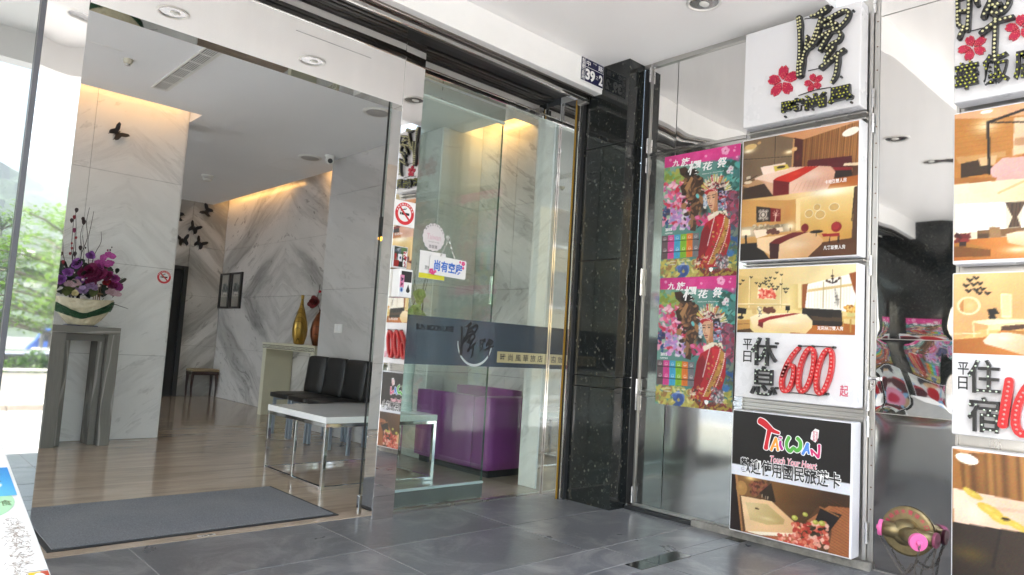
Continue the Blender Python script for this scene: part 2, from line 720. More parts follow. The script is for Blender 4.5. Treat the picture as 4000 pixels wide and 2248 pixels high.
def mat_marble(name, mirror=None, ang=0.9, tint=(0.80, 0.785, 0.765), vein=(0.40, 0.385, 0.37), dark=0.75, plane='X', seed=0.0, bands=True):
    """white marble with slanting grey veins; mirror = (a, b) book-matches the veining about a point"""
    k = Nodes(name)
    g = k.n('NewGeometry')
    s = k.n('SeparateXYZ')
    k.l(g.outputs['Position'], s.inputs[0])
    a = s.outputs['X'] if plane == 'X' else s.outputs['Y']
    b = s.outputs['Z']
    if mirror:
        a = k.math('ABSOLUTE', k.math('SUBTRACT', a, mirror[0]))
        b = k.math('ABSOLUTE', k.math('SUBTRACT', b, mirror[1]))
    ca, sa = math.cos(ang), math.sin(ang)
    wob = k.math('MULTIPLY', k.math('SUBTRACT', k.noise(k.pos(loc=(seed, seed, 0)), 0.9, 2, 0.5), 0.5), 0.30)
    ac = k.math('ADD', k.math('ADD', k.math('MULTIPLY', a, sa), k.math('MULTIPLY', b, ca)), wob)
    al = k.math('SUBTRACT', k.math('MULTIPLY', a, ca), k.math('MULTIPLY', b, sa))
    c = k.n('CombineXYZ')
    k.l(ac, c.inputs[0])
    k.l(k.math('MULTIPLY', al, 0.16), c.inputs[1])
    c.inputs[2].default_value = seed
    n1 = k.noise(c.outputs[0], 2.2, 6, 0.6, 0.25)
    n2 = k.noise(c.outputs[0], 9.0, 4, 0.65, 0.5)
    patch = k.ramp(k.noise(k.pos(loc=(seed + 3, 0, 0)), 1.1, 2, 0.5), [(0.38, 0.0), (0.62, 1.0)])
    v1 = k.ramp(n1, [(0.50, 0.0), (0.555, 0.85), (0.58, 0.45), (0.64, 0.0)])
    v2 = k.math('MULTIPLY', k.ramp(n2, [(0.555, 0.0), (0.59, 0.8), (0.64, 0.0)]), patch)
    c3 = k.n('CombineXYZ')
    k.l(ac, c3.inputs[0])
    k.l(k.math('MULTIPLY', al, 0.30), c3.inputs[1])
    c3.inputs[2].default_value = seed + 5
    n3 = k.noise(c3.outputs[0], 13.0, 3, 0.55, 0.3)
    gate = k.ramp(k.noise(k.pos(loc=(seed, 7, 1)), 2.6, 2, 0.5), [(0.46, 0.0), (0.60, 1.0)])
    v3 = k.math('MULTIPLY', k.math('MULTIPLY', k.ramp(n3, [(0.60, 0.0), (0.64, 1.0), (0.70, 0.2)]), gate), 0.85)
    v0 = k.ramp(k.noise(c.outputs[0], 1.1, 3, 0.5), [(0.48, 0.0), (0.60, 0.75)] if bands else [(0.60, 0.0), (0.80, 0.4)])
    tot = k.math('MULTIPLY', k.math('MINIMUM', k.math('ADD', k.math('ADD', k.math('MULTIPLY', v1, 0.45), k.math('ADD', k.math('MULTIPLY', v2, 0.7), v3)), v0), 1.0), dark)
    cloud = k.ramp(k.noise(k.pos(loc=(seed, 2, 0)), 2.5, 3), [(0.3, tuple(x * 0.93 for x in tint)), (0.7, tint)])
    k.set(Base_Color=k.mix(tot, cloud, vein), Roughness=0.16, Specular_IOR_Level=0.45)
    return k.m


M_MARBLE_FRONT = mat_marble('marble_front', (1.7, 1.545), 0.62, plane='X', seed=1.0, dark=0.42, bands=False, tint=(0.84, 0.83, 0.815))
M_MARBLE_BLOCK = mat_marble('marble_block', None, -0.45, plane='Y', seed=4.0, tint=(0.60, 0.585, 0.57))
M_MARBLE_SIDE = mat_marble('marble_side', (9.05, 1.52), 0.55, plane='Y', seed=7.0, tint=(0.70, 0.68, 0.655), vein=(0.26, 0.25, 0.24), dark=0.95)
M_MARBLE_SIDE2 = mat_marble('marble_side_near', (5.05, 1.50), 0.6, plane='Y', seed=9.0, tint=(0.77, 0.755, 0.73), vein=(0.36, 0.35, 0.33), dark=0.85)
M_MARBLE_FAR = mat_marble('marble_far', (3.68, 1.52), 0.75, plane='X', seed=11.0, tint=(0.80, 0.785, 0.76), vein=(0.34, 0.33, 0.31), dark=0.95)
M_MARBLE_PIER = mat_marble('marble_pier', None, 0.7, plane='Y', seed=13.0, dark=0.5, bands=False)


def mat_slate():
    k = Nodes('slate_tile')
    oi = k.n('ObjectInfo')
    nz = k.noise(k.pos(), 1.7, 6, 0.62, 0.6)
    fine = k.noise(k.pos(), 60, 4, 0.7)
    base = k.ramp(nz, [(0.28, (0.085, 0.087, 0.094)), (0.52, (0.132, 0.134, 0.143)), (0.75, (0.195, 0.197, 0.207))])
    base = k.mix(0.35, base, k.ramp(fine, [(0.3, (0.060, 0.061, 0.065)), (0.75, (0.20, 0.202, 0.212))]))
    var = k.math('ADD', 0.84, k.math('MULTIPLY', oi.outputs['Random'], 0.36))
    dust = k.ramp(k.noise(k.pos(loc=(5, 2, 0)), 3.3, 7, 0.7, 1.2), [(0.48, 0.0), (0.66, 0.75)])
    col = k.mix(dust, k.mix(1.0, base, k.n('CombineColor').outputs[0], 'MIX') if False else base, (0.27, 0.265, 0.265))
    hs = k.n('HueSaturation')
    k.l(col, hs.inputs['Color'])
    k.l(var, hs.inputs['Value'])
    k.set(Base_Color=hs.outputs[0], Specular_IOR_Level=0.5)
    k.l(k.math('ADD', k.math('MULTIPLY', nz, 0.22), 0.20), k.p.inputs['Roughness'])
    k.bump(k.noise(k.pos(), 25, 5, 0.7), 0.12, 0.004)
    return k.m


M_SLATE = mat_slate()
M_GROUT = plain('pale_grout', (0.36, 0.355, 0.345), 0.9)
M_INLAY = plain('black_inlay', (0.008, 0.010, 0.009), 0.08, spec=0.5, rvar=0.05)


def mat_travertine():
    k = Nodes('lobby_travertine')
    p = k.pos((0.5, 2.6, 1), (0, 0, 0.15))
    w = k.noise(p, 2.0, 8, 0.6, 1.2)
    w2 = k.noise(k.pos((0.9, 9, 1), (0, 0, -0.06)), 3.5, 4, 0.6, 0.6)
    c = k.ramp(w, [(0.25, (0.30, 0.222, 0.158)), (0.45, (0.40, 0.312, 0.232)), (0.6, (0.455, 0.362, 0.275)), (0.8, (0.52, 0.425, 0.33))])
    c = k.mix(k.ramp(w2, [(0.5, 0.0), (0.62, 0.22), (0.7, 0.0)]), c, (0.17, 0.125, 0.09))
    k.set(Base_Color=c, Specular_IOR_Level=0.55)
    k.l(k.math('ADD', k.math('MULTIPLY', w, 0.08), 0.07), k.p.inputs['Roughness'])
    return k.m


M_TRAV = mat_travertine()
M_CEIL = plain('ceiling_paint', (0.90, 0.89, 0.88), 0.75, var=0.015, scale=2.0)
M_CEIL_IN = plain('lobby_ceiling_paint', (0.84, 0.85, 0.87), 0.75, var=0.015, scale=2.0)
M_WHITE = plain('white_paint', (0.86, 0.855, 0.845), 0.45, var=0.02)
M_WHITE_GLOSS = plain('white_gloss', (0.85, 0.85, 0.85), 0.12, var=0.02, coat=0.3)
M_ACRYL = plain('white_acrylic', (0.70, 0.70, 0.725), 0.28, var=0.02, scale=3.0)
M_BLACK = plain('black_metal', (0.02, 0.02, 0.021), 0.4)
M_BLACK_MATT = plain('black_matt', (0.012, 0.011, 0.011), 0.7)
M_SHUTTER = plain('shutter_slat', (0.028, 0.026, 0.023), 0.35, metal=0.3)
M_YELLOW = plain('yellow_strip', (0.36, 0.21, 0.015), 0.5)
M_RUBBER = plain('rubber', (0.02, 0.02, 0.02), 0.8)
M_CREAM = plain('cream_lacquer', (0.66, 0.64, 0.50), 0.35, var=0.03)
M_LEATHER = plain('black_leather', (0.010, 0.0095, 0.0095), 0.38, bump=0.25, bscale=160.0, rvar=0.15)
M_GREYLEG = plain('grey_painted_steel', (0.33, 0.38, 0.45), 0.35, metal=0.4)
M_DKWOOD = plain('dark_red_wood', (0.035, 0.012, 0.009), 0.3)
M_BROCADE = plain('gold_brocade', (0.32, 0.25, 0.14), 0.7, var=0.3, scale=60)
M_PURPLE = plain('purple_vinyl', (0.25, 0.048, 0.25), 0.42, var=0.10, scale=4.0, bump=0.15, bscale=220)
M_TXTBLK = plain('black_print', (0.012, 0.012, 0.013), 0.5, var=0.0)
M_TXTWHT = plain('white_print', (0.85, 0.85, 0.85), 0.5, var=0.0)
M_TXTRED = plain('crimson_print', (0.55, 0.03, 0.10), 0.5, var=0.0)
M_TXTBLUE = plain('blue_print', (0.03, 0.16, 0.62), 0.5, var=0.0)
M_NAVY = plain('navy_enamel', (0.010, 0.010, 0.055), 0.25, var=0.02)
M_LETTER = plain('black_sign_metal', (0.014, 0.014, 0.014), 0.35)
M_LETTER_RED = plain('red_sign_metal', (0.56, 0.012, 0.016), 0.30, var=0.05)
M_PETAL = plain('crimson_acrylic', (0.44, 0.010, 0.055), 0.25, var=0.05)
M_PETAL_EDGE = plain('red_dot', (0.66, 0.10, 0.09), 0.4)
M_BULB = plain('pale_led_lens', (0.62, 0.60, 0.34), 0.15, var=0.15, scale=300, coat=0.4)
M_BULB_G = plain('green_led_lens', (0.40, 0.42, 0.06), 0.15, var=0.2, scale=300, coat=0.4)
M_BULB_W = plain('clear_led_lens', (0.55, 0.64, 0.52), 0.12, var=0.1, scale=300, coat=0.4)
M_BULB_R = plain('pink_led_lens', (0.66, 0.22, 0.20), 0.12, var=0.15, scale=300, coat=0.4)


def mat_print(name, rough=0.38):
    k = Nodes(name)
    a = k.n('VertexColor', layer_name='print')
    k.set(Base_Color=a.outputs[0])
    k.l(k.math('ADD', k.math('MULTIPLY', k.noise(k.pos(), 9, 3), 0.12), rough - 0.06), k.p.inputs['Roughness'])
    return k.m


M_PRINT = mat_print('photo_print')


def mat_glass(name, tint=(0.86, 0.93, 0.90), boost=1.0):
    """thin architectural glass: clear straight through, mirror-like by the Fresnel law"""
    k = Nodes(name)
    tr = k.n('BsdfTransparent')
    tr.inputs[0].default_value = (*tint, 1)
    gl = k.n('BsdfGlossy')
    gl.inputs[0].default_value = (0.95, 0.98, 0.97, 1)
    gl.inputs['Roughness'].default_value = 0.012
    fr = k.n('Fresnel')
    k.l(k.math('SUBTRACT', 1.5, k.math('MULTIPLY', k.n('NewGeometry').outputs['Backfacing'], 1.5 - 1 / 1.5)), fr.inputs[0])
    mx = k.n('MixShader')
    k.l(k.math('MINIMUM', k.math('MULTIPLY', fr.outputs[0], boost), 1.0), mx.inputs[0])
    k.l(tr.outputs[0], mx.inputs[1])
    k.l(gl.outputs[0], mx.inputs[2])
    k.l(mx.outputs[0], k.out.inputs[0])
    k.t.nodes.remove(k.p)
    return k.m


M_GLASS = mat_glass('facade_glass', (0.90, 0.945, 0.925), boost=1.15)
M_GLASS_FILM = mat_glass('mirror_film_glass', (0.22, 0.26, 0.265), boost=13.0)
M_GLASS_SIDE = mat_glass('added_window_glass', (0.70, 0.75, 0.80), boost=0.7)
M_GLASS_EDGE = plain('glass_edge', (0.02, 0.07, 0.055), 0.15)


def mat_frost():
    k = Nodes('frosted_film')
    tr = k.n('BsdfTransparent')
    tr.inputs[0].default_value = (0.55, 0.62, 0.67, 1)
    df = k.n('BsdfDiffuse')
    df.inputs[0].default_value = (0.17, 0.215, 0.265, 1)
    tl = k.n('BsdfTranslucent')
    tl.inputs[0].default_value = (0.26, 0.32, 0.38, 1)
    gl = k.n('BsdfGlossy')
    gl.inputs['Roughness'].default_value = 0.10
    m1 = k.n('MixShader'); m1.inputs[0].default_value = 0.4
    k.l(df.outputs[0], m1.inputs[1]); k.l(tl.outputs[0], m1.inputs[2])
    m2 = k.n('MixShader'); m2.inputs[0].default_value = 0.46
    k.l(tr.outputs[0], m2.inputs[1]); k.l(m1.outputs[0], m2.inputs[2])
    fr = k.n('Fresnel'); fr.inputs[0].default_value = 1.5
    m3 = k.n('MixShader')
    k.l(fr.outputs[0], m3.inputs[0]); k.l(m2.outputs[0], m3.inputs[1]); k.l(gl.outputs[0], m3.inputs[2])
    k.l(m3.outputs[0], k.out.inputs[0])
    k.t.nodes.remove(k.p)
    return k.m


M_FROST = mat_frost()


def mat_mat():
    k = Nodes('grey_mat_fibre')
    f = k.noise(k.pos(), 140, 4, 0.75)
    c = k.ramp(f, [(0.3, (0.10, 0.103, 0.112)), (0.6, (0.20, 0.207, 0.222)), (0.75, (0.31, 0.318, 0.335))])
    d = k.ramp(k.noise(k.pos(), 3, 4), [(0.35, 0.0), (0.7, 0.35)])
    k.set(Base_Color=k.mix(d, c, (0.24, 0.235, 0.23)), Roughness=0.95, Specular_IOR_Level=0.2)
    k.bump(f, 0.8, 0.006)
    return k.m


M_MAT = mat_mat()


def mat_ashwood(name, level):
    k = Nodes(name)
    p = k.pos((0.22, 1.0, 1.0) if level else (1.0, 1.0, 0.22))
    w = k.n('TexWave', wave_type='BANDS', bands_direction='Z' if level else 'X')
    w.inputs['Scale'].default_value = 3.0
    w.inputs['Distortion'].default_value = 10.0
    w.inputs['Detail'].default_value = 3.0
    w.inputs['Detail Scale'].default_value = 0.9
    k.l(p, w.inputs['Vector'])
    fine = k.noise(k.pos((1.6, 40, 40) if level else (40, 40, 1.6)), 4, 4, 0.7)
    base = k.ramp(fine, [(0.3, (0.140, 0.130, 0.112)), (0.7, (0.185, 0.173, 0.152))])
    k.set(Base_Color=k.mix(k.ramp(w.outputs[0], [(0.93, 0.0), (0.99, 0.6)]), base, (0.44, 0.42, 0.38)), Roughness=0.5)
    k.bump(fine, 0.25, 0.003)
    return k.m


M_ASHWOOD = mat_ashwood('grey_brushed_oak', False)
M_ASHWOOD_TOP = mat_ashwood('grey_brushed_oak_rail', True)


def mat_gold(c0, c1):
    k = Nodes('lacquer_swirl')
    w = k.n('TexWave', wave_type='BANDS', bands_direction='DIAGONAL')
    w.inputs['Scale'].default_value = 5.5
    w.inputs['Distortion'].default_value = 3.2
    w.inputs['Detail'].default_value = 1.0
    k.l(k.pos((1.2, 1.2, 0.55)), w.inputs['Vector'])
    k.set(Base_Color=k.ramp(w.outputs[0], [(0.42, c0), (0.50, (0.015, 0.008, 0.004)), (0.62, c1)]), Metallic=0.75, Roughness=0.28)
    return k.m


M_GOLD = mat_gold((0.36, 0.22, 0.04), (0.44, 0.28, 0.06))
M_AMBER = mat_gold((0.13, 0.035, 0.010), (0.17, 0.05, 0.012))
M_BRASS = plain('old_brass', (0.25, 0.20, 0.105), 0.42, metal=0.9, var=0.2, scale=30)
M_PINK = plain('pink_plastic', (0.72, 0.13, 0.36), 0.4)
M_CONCRETE = plain('old_concrete', (0.24, 0.23, 0.21), 0.85, var=0.3, scale=18, bump=0.3)

# ------------------------------------------------------------------ the setting: floors, ceilings, road
PI = math.pi
CEIL = 3.02
LOB = 2.96
RZ = -0.55
fl = MB().box(-3.3, 0.45, -0.30, 3.95, 3.56, -0.0022).build('forecourt_floor', M_GROUT)
struct(fl)
FO = ORG['forecourt_floor']
rows = [(3.5555, 2.978), (2.978, 2.405), (2.405, 2.155), (2.155, 2.047), (2.047, 1.680), (1.680, 1.08), (1.08, 0.46)]
GAP = 0.0034
tile_n = 0
for ri, (y1, y0) in enumerate(rows):
    xs0 = 1.03 if ri < 2 or ri > 4 else 1.15
    edges = [-3.29] + [xs0 + 0.92 * k for k in range(-4, 4)] + [3.93]
    edges = sorted(e for e in set(edges) if -3.3 <= e <= 3.94)
    if ri == 3:
        cuts = []
        for e in edges[1:-1]:
            cuts += [e - 0.145, e, e + 0.285]
        edges = [-3.29] + [c for c in cuts if -3.2 < c < 3.9] + [3.93]
    for xi in range(len(edges) - 1):
        x0, x1 = edges[xi], edges[xi + 1]
        black = ri == 3 and (x1 - x0) < 0.3
        dz = random.uniform(-0.0006, 0.0006)
        o = MB().box(x0 + GAP, y0 + GAP, -0.02, x1 - GAP, y1 - GAP, dz).build(
            'inlay_tile' if black else 'floor_tile', M_INLAY if black else M_SLATE, fl, bevel=0.0012)
# lobby floor, one polished sheet behind the threshold
lf = struct(MB().box(-2.6, 3.5625, -0.2, 4.32, 11.4, 0.002).build('lobby_floor', M_TRAV))
# road, far pavement
M_ROAD = plain('sunlit_road', (0.40, 0.39, 0.375), 0.9, var=0.12, scale=9, bump=0.3, bscale=90)
M_PAVE = plain('pale_paving', (0.42, 0.41, 0.39), 0.85, var=0.1, scale=4)
M_KERB = plain('kerb_stone', (0.36, 0.31, 0.25), 0.85, var=0.15, scale=8)
struct(MB().box(-3.3, -0.25, RZ + 0.06, 3.95, 0.4485, -0.12).build('front_step', M_PAVE))
struct(MB().box(-80, -7.70, RZ - 0.3, 80, 0.60, RZ).build('road', M_ROAD))
struct(MB().box(-80, 0.61, RZ - 0.3, -3.31, 60, RZ - 0.01).build('side_street', M_ROAD))
struct(MB().box(-80, -9.30, RZ - 0.3, 80, -7.86, RZ + 0.115).build('far_pavement', M_PAVE, bevel=0.01))
kb = struct(MB().box(-80, -7.855, RZ - 0.32, 80, -7.72, RZ + 0.06).build('kerb', M_KERB))
for i in range(26):
    x = -12.3 + i * 1.2
    MB().box(x + 0.006, -7.856, RZ - 0.1, x + 1.194, -7.67, RZ + 0.115 + random.uniform(-.004, .004)).build('kerb_stone', M_KERB, kb, bevel=0.02)
struct(MB().box(-120, -110, -1.6, 120, -9.31, -1.2).build('parking_ground', plain('parking_asphalt', (0.16, 0.158, 0.15), 0.9, var=0.1)))

# forecourt ceiling with the raised bay near the street
cl = struct(MB().box(-3.6, 1.635, CEIL, 3.90, 3.60, 3.25).build('forecourt_ceiling', M_CEIL))
struct(MB().box(-3.6, 0.36, 3.24, 3.90, 1.634, 3.45).build('raised_ceiling', M_CEIL))
struct(MB().box(-3.6, 0.20, CEIL - 0.02, 3.90, 0.359, 3.45).build('canopy_edge_beam', M_CEIL))
struct(MB().box(-3.8, 0.21, 3.455, 4.6, 11.6, 9.0).build('upper_storeys', M_CEIL))
lc = struct(MB().box(-2.6, 3.60, LOB, 3.965, 4.36, 3.2).box(-2.6, 4.36, LOB, 3.965, 6.63, 3.2).box(2.17, 6.63, LOB, 3.965, 11.4, 3.2).box(-2.6, 7.26, LOB, 2.169, 11.4, 3.2)
            .box(3.965, 3.60, LOB, 4.40, 4.36, 3.2).box(3.965, 5.06, LOB, 4.40, 7.05, 3.2).build('lobby_ceiling', M_CEIL_IN))
struct(MB().box(-2.7, 3.5, 3.201, 4.45, 11.5, 3.3).build('ceiling_void', M_CEIL_IN))


def slabs(parent, m, P, a0, a1, b0, b1, va, hb, t=0.02, gap=0.0012):
    """marble facing cut into slabs at the given upright (va) and level (hb) joints"""
    aa = [a0] + [x for x in va if a0 < x < a1] + [a1]
    bb = [b0] + [x for x in hb if b0 < x < b1] + [b1]
    for i in range(len(aa) - 1):
        for j in range(len(bb) - 1):
            mb = MB()
            x0, x1, y0, y1 = aa[i] + gap, aa[i + 1] - gap, bb[j] + gap, bb[j + 1] - gap
            mb.prism([(x0, y0), (x1, y0), (x1, y1), (x0, y1)], P, t)
            mb.build('marble_slab', m, parent, bevel=0.0008)


def core(name, label, box, m, cat='wall'):
    t = thing(name, label, cat, ((box[0] + box[3]) / 2, (box[1] + box[4]) / 2, box[2]))
    MB().box(*box).build('wall_core', m, t)
    return t


M_JOINT = plain('dark_joint', (0.20, 0.19, 0.18), 0.9)
t = core('marble_wall', 'pale veined marble wall facing the entrance behind the flower pedestal', (-2.6, 6.968, 0.003, 2.148, 7.25, 3.195), M_JOINT)
slabs(t, M_MARBLE_FRONT, on_front(6.968), -2.6, 2.150, 0.003, 3.19, [-1.4, -0.5, 0.46, 1.39], [0.745, 1.545, 2.345], t=0.02)
MB().box(2.1485, 6.969, 0.003, 2.168, 7.25, 3.19).build('marble_return', M_MARBLE_PIER, t)
t = thing('added_side_window', 'tall glazed side wall added to bring daylight into the left end of the lobby', 'window', (-2.63, 5.2, 0))  # unseen glazing, added so daylight brightens the lobby
MB().box(-2.635, 3.60, 0.02, -2.625, 6.96, 2.94).build('pane', M_GLASS_SIDE, t)
MB().box(-2.635, 7.02, 0.02, -2.625, 11.2, 2.94).build('pane', M_GLASS_SIDE, t)  # second added pane, brightens the lobby behind the marble wall
for y in (3.585, 5.25, 6.92, 9.1, 11.2):
    MB().box(-2.66, y, 0.0, -2.61, y + .05, 2.955).build('mullion', M_STEEL, t)
struct(MB().box(-2.66, 3.58, 2.962, -2.602, 11.4, 3.195).build('lobby_left_wall', M_CEIL_IN))
t = core('marble_block', 'grey veined marble wall block behind the black chairs', (3.752, 5.06, 0.003, 4.21, 7.05, LOB - 0.002), M_JOINT)
slabs(t, M_MARBLE_BLOCK, on_sign(3.752), -7.05, -5.06, 0.003, LOB - 0.003, [-6.05], [0.76, 1.52, 2.55], t=0.02)
slabs(t, M_MARBLE_PIER, on_front(5.06), 3.734, 4.20, 0.003, LOB - 0.003, [], [0.76, 1.52, 2.27], t=0.018)
t = core('marble_side_wall', 'book-matched marble wall with dark diamond veins behind the console', (4.222, 7.051, 0.003, 4.30, 11.32, 3.195), M_JOINT)
slabs(t, M_MARBLE_SIDE, on_sign(4.222), -11.3, -7.055, 0.003, 3.19, [-10.15, -9.05, -7.95], [0.76, 1.52, 2.27], t=0.02)
t = core('marble_lounge_wall', 'marble wall lit amber along its top behind the purple sofa', (4.224, 3.86, 0.003, 4.30, 5.055, 3.195), M_JOINT)
slabs(t, M_MARBLE_SIDE2, on_sign(4.224), -5.055, -3.86, 0.003, 3.19, [-4.55], [0.76, 1.52, 2.27], t=0.02)
t = core('marble_far_wall', 'marble wall at the far end of the lobby carrying black butterflies', (-2.6, 11.222, 0.003, 4.20, 11.3, 3.195), M_JOINT)
slabs(t, M_MARBLE_FAR, on_front(11.222), -2.6, 3.674, 1.953, 3.19, [-1, .5, 1.7, 2.9], [2.27], t=0.02)
slabs(t, M_MARBLE_FAR, on_front(11.222), 3.676, 4.198, 0.003, 3.19, [], [0.76, 1.52, 2.27], t=0.02)
t = core('marble_pier', 'narrow white marble pier beside the glass at the right of the lobby', (3.762, 3.655, 0.003, 4.29, 3.838, LOB - 0.002), M_JOINT)
slabs(t, M_MARBLE_PIER, on_sign(3.762), -3.838, -3.655, 0.003, LOB - 0.003, [], [], t=0.02)
t = thing('dark_doorway', 'black door and frame below the butterflies at the lobby end', 'door', (3.2, 11.19, 0.003))
MB().box(2.2, 11.19, 0.004, 3.60, 11.221, 1.90).build('door_leaf', M_BLACK_MATT, t)
MB().box(3.61, 11.15, 0.004, 3.672, 11.2215, 1.95).box(2.2, 11.15, 1.905, 3.609, 11.2215, 1.95).build('door_frame', M_BLACK, t, bevel=0.003)
MB().box(3.42, 11.165, 0.004, 3.435, 11.189, 1.9).build('door_edge', M_BLACK, t)


def cove(name, loc, sx, sy, rot, power, col=(1.0, 0.52, 0.15)):
    d = bpy.data.lights.new(name, 'AREA')
    d.shape = 'RECTANGLE'
    d.size, d.size_y = sx, sy
    d.energy = power
    d.color = col
    d.spread = R(150)
    o = bpy.data.objects.new(name, d)
    C.objects.link(o)
    o.location = loc
    o.rotation_euler = rot
    return o


cove('cove_lamp', (1.2, 6.70, 3.10), 1.9, 0.05, (R(58), 0, 0), 0.55)
cove('cove_lamp', (4.02, 10.1, 3.10), 0.05, 2.2, (0, R(-58), 0), 0.75)
cove('cove_lamp', (4.02, 7.55, 3.10), 0.05, 0.9, (0, R(-58), 0), 0.5)
cove('cove_lamp', (4.02, 4.72, 3.10), 0.05, 0.6, (0, R(-58), 0), 0.75)

# ------------------------------------------------------------------ the entrance front
FY = 3.455
t = thing('mirror_post', 'mirror-polished steel post between the doorway and the glazed bay', 'post', (2.319, 3.51, 0))
mb = MB()
vs = [(2.245, FY, 0), (2.393, FY + .0054, 0), (2.393, 3.568, 0), (2.245, 3.568, 0)]
mb.faces(vs + [(x, y, 2.80) for x, y, z in vs], [(0, 3, 2, 1), (4, 5, 6, 7), (0, 1, 5, 4), (1, 2, 6, 5), (2, 3, 7, 6), (3, 0, 4, 7)])
mb.build('post_casing', M_MIRROR, t, bevel=0.0015)
t = thing('mirror_post', 'mirror-polished steel post at the left edge of the doorway', 'post', (0.55, 3.51, 0))
P = on_front(FY)
warp_sheet('post_face', M_MIRROR, t, P, 0.4695, 0.002, 0.6205, 1.9, 0.00006, 1.2, 5, 0.03, 0.003)
warp_sheet('post_face', M_MIRROR, t, P, 0.4695, 1.902, 0.6205, 2.80, 0.0005, 1.8, 8, 0.012, 0.003)
MB().box(0.468, FY + 0.001, 0.0, 0.622, 3.568, 2.80).build('post_casing', M_MIRROR, t, bevel=0.0015)
MB().box(0.449, FY - 0.012, 0.0, 0.4675, FY + 0.02, 2.80).build('edge_strip', plain('grey_strip', (0.10, 0.10, 0.115), 0.35), t, bevel=0.002)
t = thing('mirror_lintel', 'wide mirror-polished steel lintel over the open doorway', 'lintel', (1.43, 3.51, 2.385))
MB().box(0.6225, FY + 0.001, 2.385, 2.2445, 3.550, 2.86).build('lintel_casing', M_MIRROR, t, bevel=0.0018)
MB().box(0.6225, FY - 0.003, 2.3835, 2.2445, FY + 0.0008, 2.3885).build('bright_edge', M_CHROME, t)
t = thing('mirror_transom', 'narrow mirror steel transom above the glazed bay', 'transom', (3.02, 3.53, 2.69))
MB().box(2.3935, 3.515, 2.69, 3.648, 3.56, 2.86).build('transom_casing', M_MIRROR, t, bevel=0.001)
MB().box(2.3935, 3.508, 2.652, 3.668, 3.56, 2.682).build('header_rail', M_CHROME, t, bevel=0.003)
# fixed pane left of the post, coated with mirror film
t = thing('fixed_pane', 'tinted mirror-film glass pane left of the left steel post', 'glass pane', (-0.5, 3.47, 0))
MB().box(-2.55, 3.468, 0.02, 0.4485, 3.476, 2.80).build('pane', M_GLASS_FILM, t)
MB().box(-2.55, 3.455, 0.0, 0.4485, 3.49, 0.018).build('bottom_channel', M_STEEL, t)
MB().box(0.28, 3.44, 1.118, 0.318, 3.4675, 1.14).box(0.30, 3.44, 1.07, 0.312, 3.4675, 1.117).build('latch', M_BRASS, t)

# glazed bay
t = thing('glazed_bay', 'fixed clear glass bay with a blue frosted band right of the doorway', 'glass pane', (3.02, 3.54, 0))
MB().box(2.3945, 3.538, 0.012, 3.650, 3.546, 2.651).build('pane', M_GLASS, t)
MB().box(2.4, 3.5375, 0.8745, 3.650, 3.5379, 1.1705).build('frosted_band', M_FROST, t)
MB().box(3.650, 3.525, 0.0, 3.666, 3.556, 2.651).build('frame_upright', M_CHROME, t, bevel=0.002)
MB().box(2.3945, 3.5258, 0.0, 3.649, 3.556, 0.010).build('sill_track', M_STEEL, t)
PG = on_front(3.5372)
text('lettering', 'SUN MOON LAKE', M_TXTBLK, t, (2.513, 1.084, 2.803, 1.120), PG, 0.0, bold=0.035)
TAN = [  # brush strokes of the first sign character, in drawing units
    [(688, 218, 48), (702, 300, 52), (706, 400, 42), (710, 520, 42), (712, 640, 46), (712, 760, 62), (716, 845, 66)],
    [(722, 835, 50), (742, 720, 44), (752, 640, 36), (780, 560, 48), (840, 500, 62), (890, 380, 58), (915, 280, 44), (930, 215, 36)],
    [(786, 415, 18), (780, 480, 30), (768, 560, 26)],
    [(812, 212, 16), (880, 195, 40), (950, 155, 62), (1000, 120, 60)],
    [(905, 330, 40), (960, 265, 40), (1030, 225, 40), (1100, 190, 44), (1170, 155, 38), (1225, 165, 42), (1215, 230, 40), (1170, 290, 40), (1110, 345, 40), (1020, 380, 46), (930, 430, 44), (870, 500, 50)],
    [(1030, 225, 34), (1050, 290, 34), (1070, 350, 34)],
    [(960, 320, 40), (1030, 300, 40), (1100, 290, 34)],
    [(1050, 365, 34), (1115, 370, 38), (1148, 410, 40), (1125, 470, 40), (1060, 500, 36), (1020, 540, 34), (990, 590, 36)],
    [(1030, 395, 34), (985, 460, 38), (955, 520, 40), (930, 575, 40)],
    [(1080, 490, 34), (1070, 550, 34), (1030, 600, 34), (1000, 640, 34), (985, 690, 32)],
    [(945, 760, 52), (1010, 710, 44), (1080, 655, 40), (1150, 600, 42), (1190, 570, 46)],
    [(1120, 600, 40), (1124, 680, 44), (1118, 760, 42), (1108, 830, 40), (1088, 880, 34), (1062, 925, 14)]]
HUI = [
    [(222, 28, 26), (228, 100, 28), (230, 180, 30), (236, 245, 32)],
    [(338, 5, 34), (340, 90, 34), (334, 180, 34), (326, 280, 38)],
    [(230, 35, 28), (280, 20, 28), (345, 2, 28)],
    [(235, 132, 24), (285, 128, 24), (335, 122, 24)],
    [(236, 238, 26), (285, 255, 28), (330, 275, 30)],
    [(290, 268, 30), (262, 305, 36), (244, 345, 34)],
    [(400, -20, 40), (408, 40, 44), (424, 82, 34)],
    [(575, -20, 46), (540, 60, 46), (500, 130, 48), (478, 180, 44)],
    [(545, 30, 34), (620, 15, 36), (690, 20, 40), (712, 60, 38), (680, 115, 38), (620, 150, 40), (545, 145, 36)],
    [(500, 110, 34), (560, 90, 34), (640, 80, 34)],
    [(455, 305, 44), (530, 255, 40), (600, 215, 36), (680, 195, 36), (750, 180, 34)],
    [(588, 60, 36), (590, 180, 38), (588, 300, 38), (582, 400, 36), (582, 470, 34), (590, 520, 16)]]


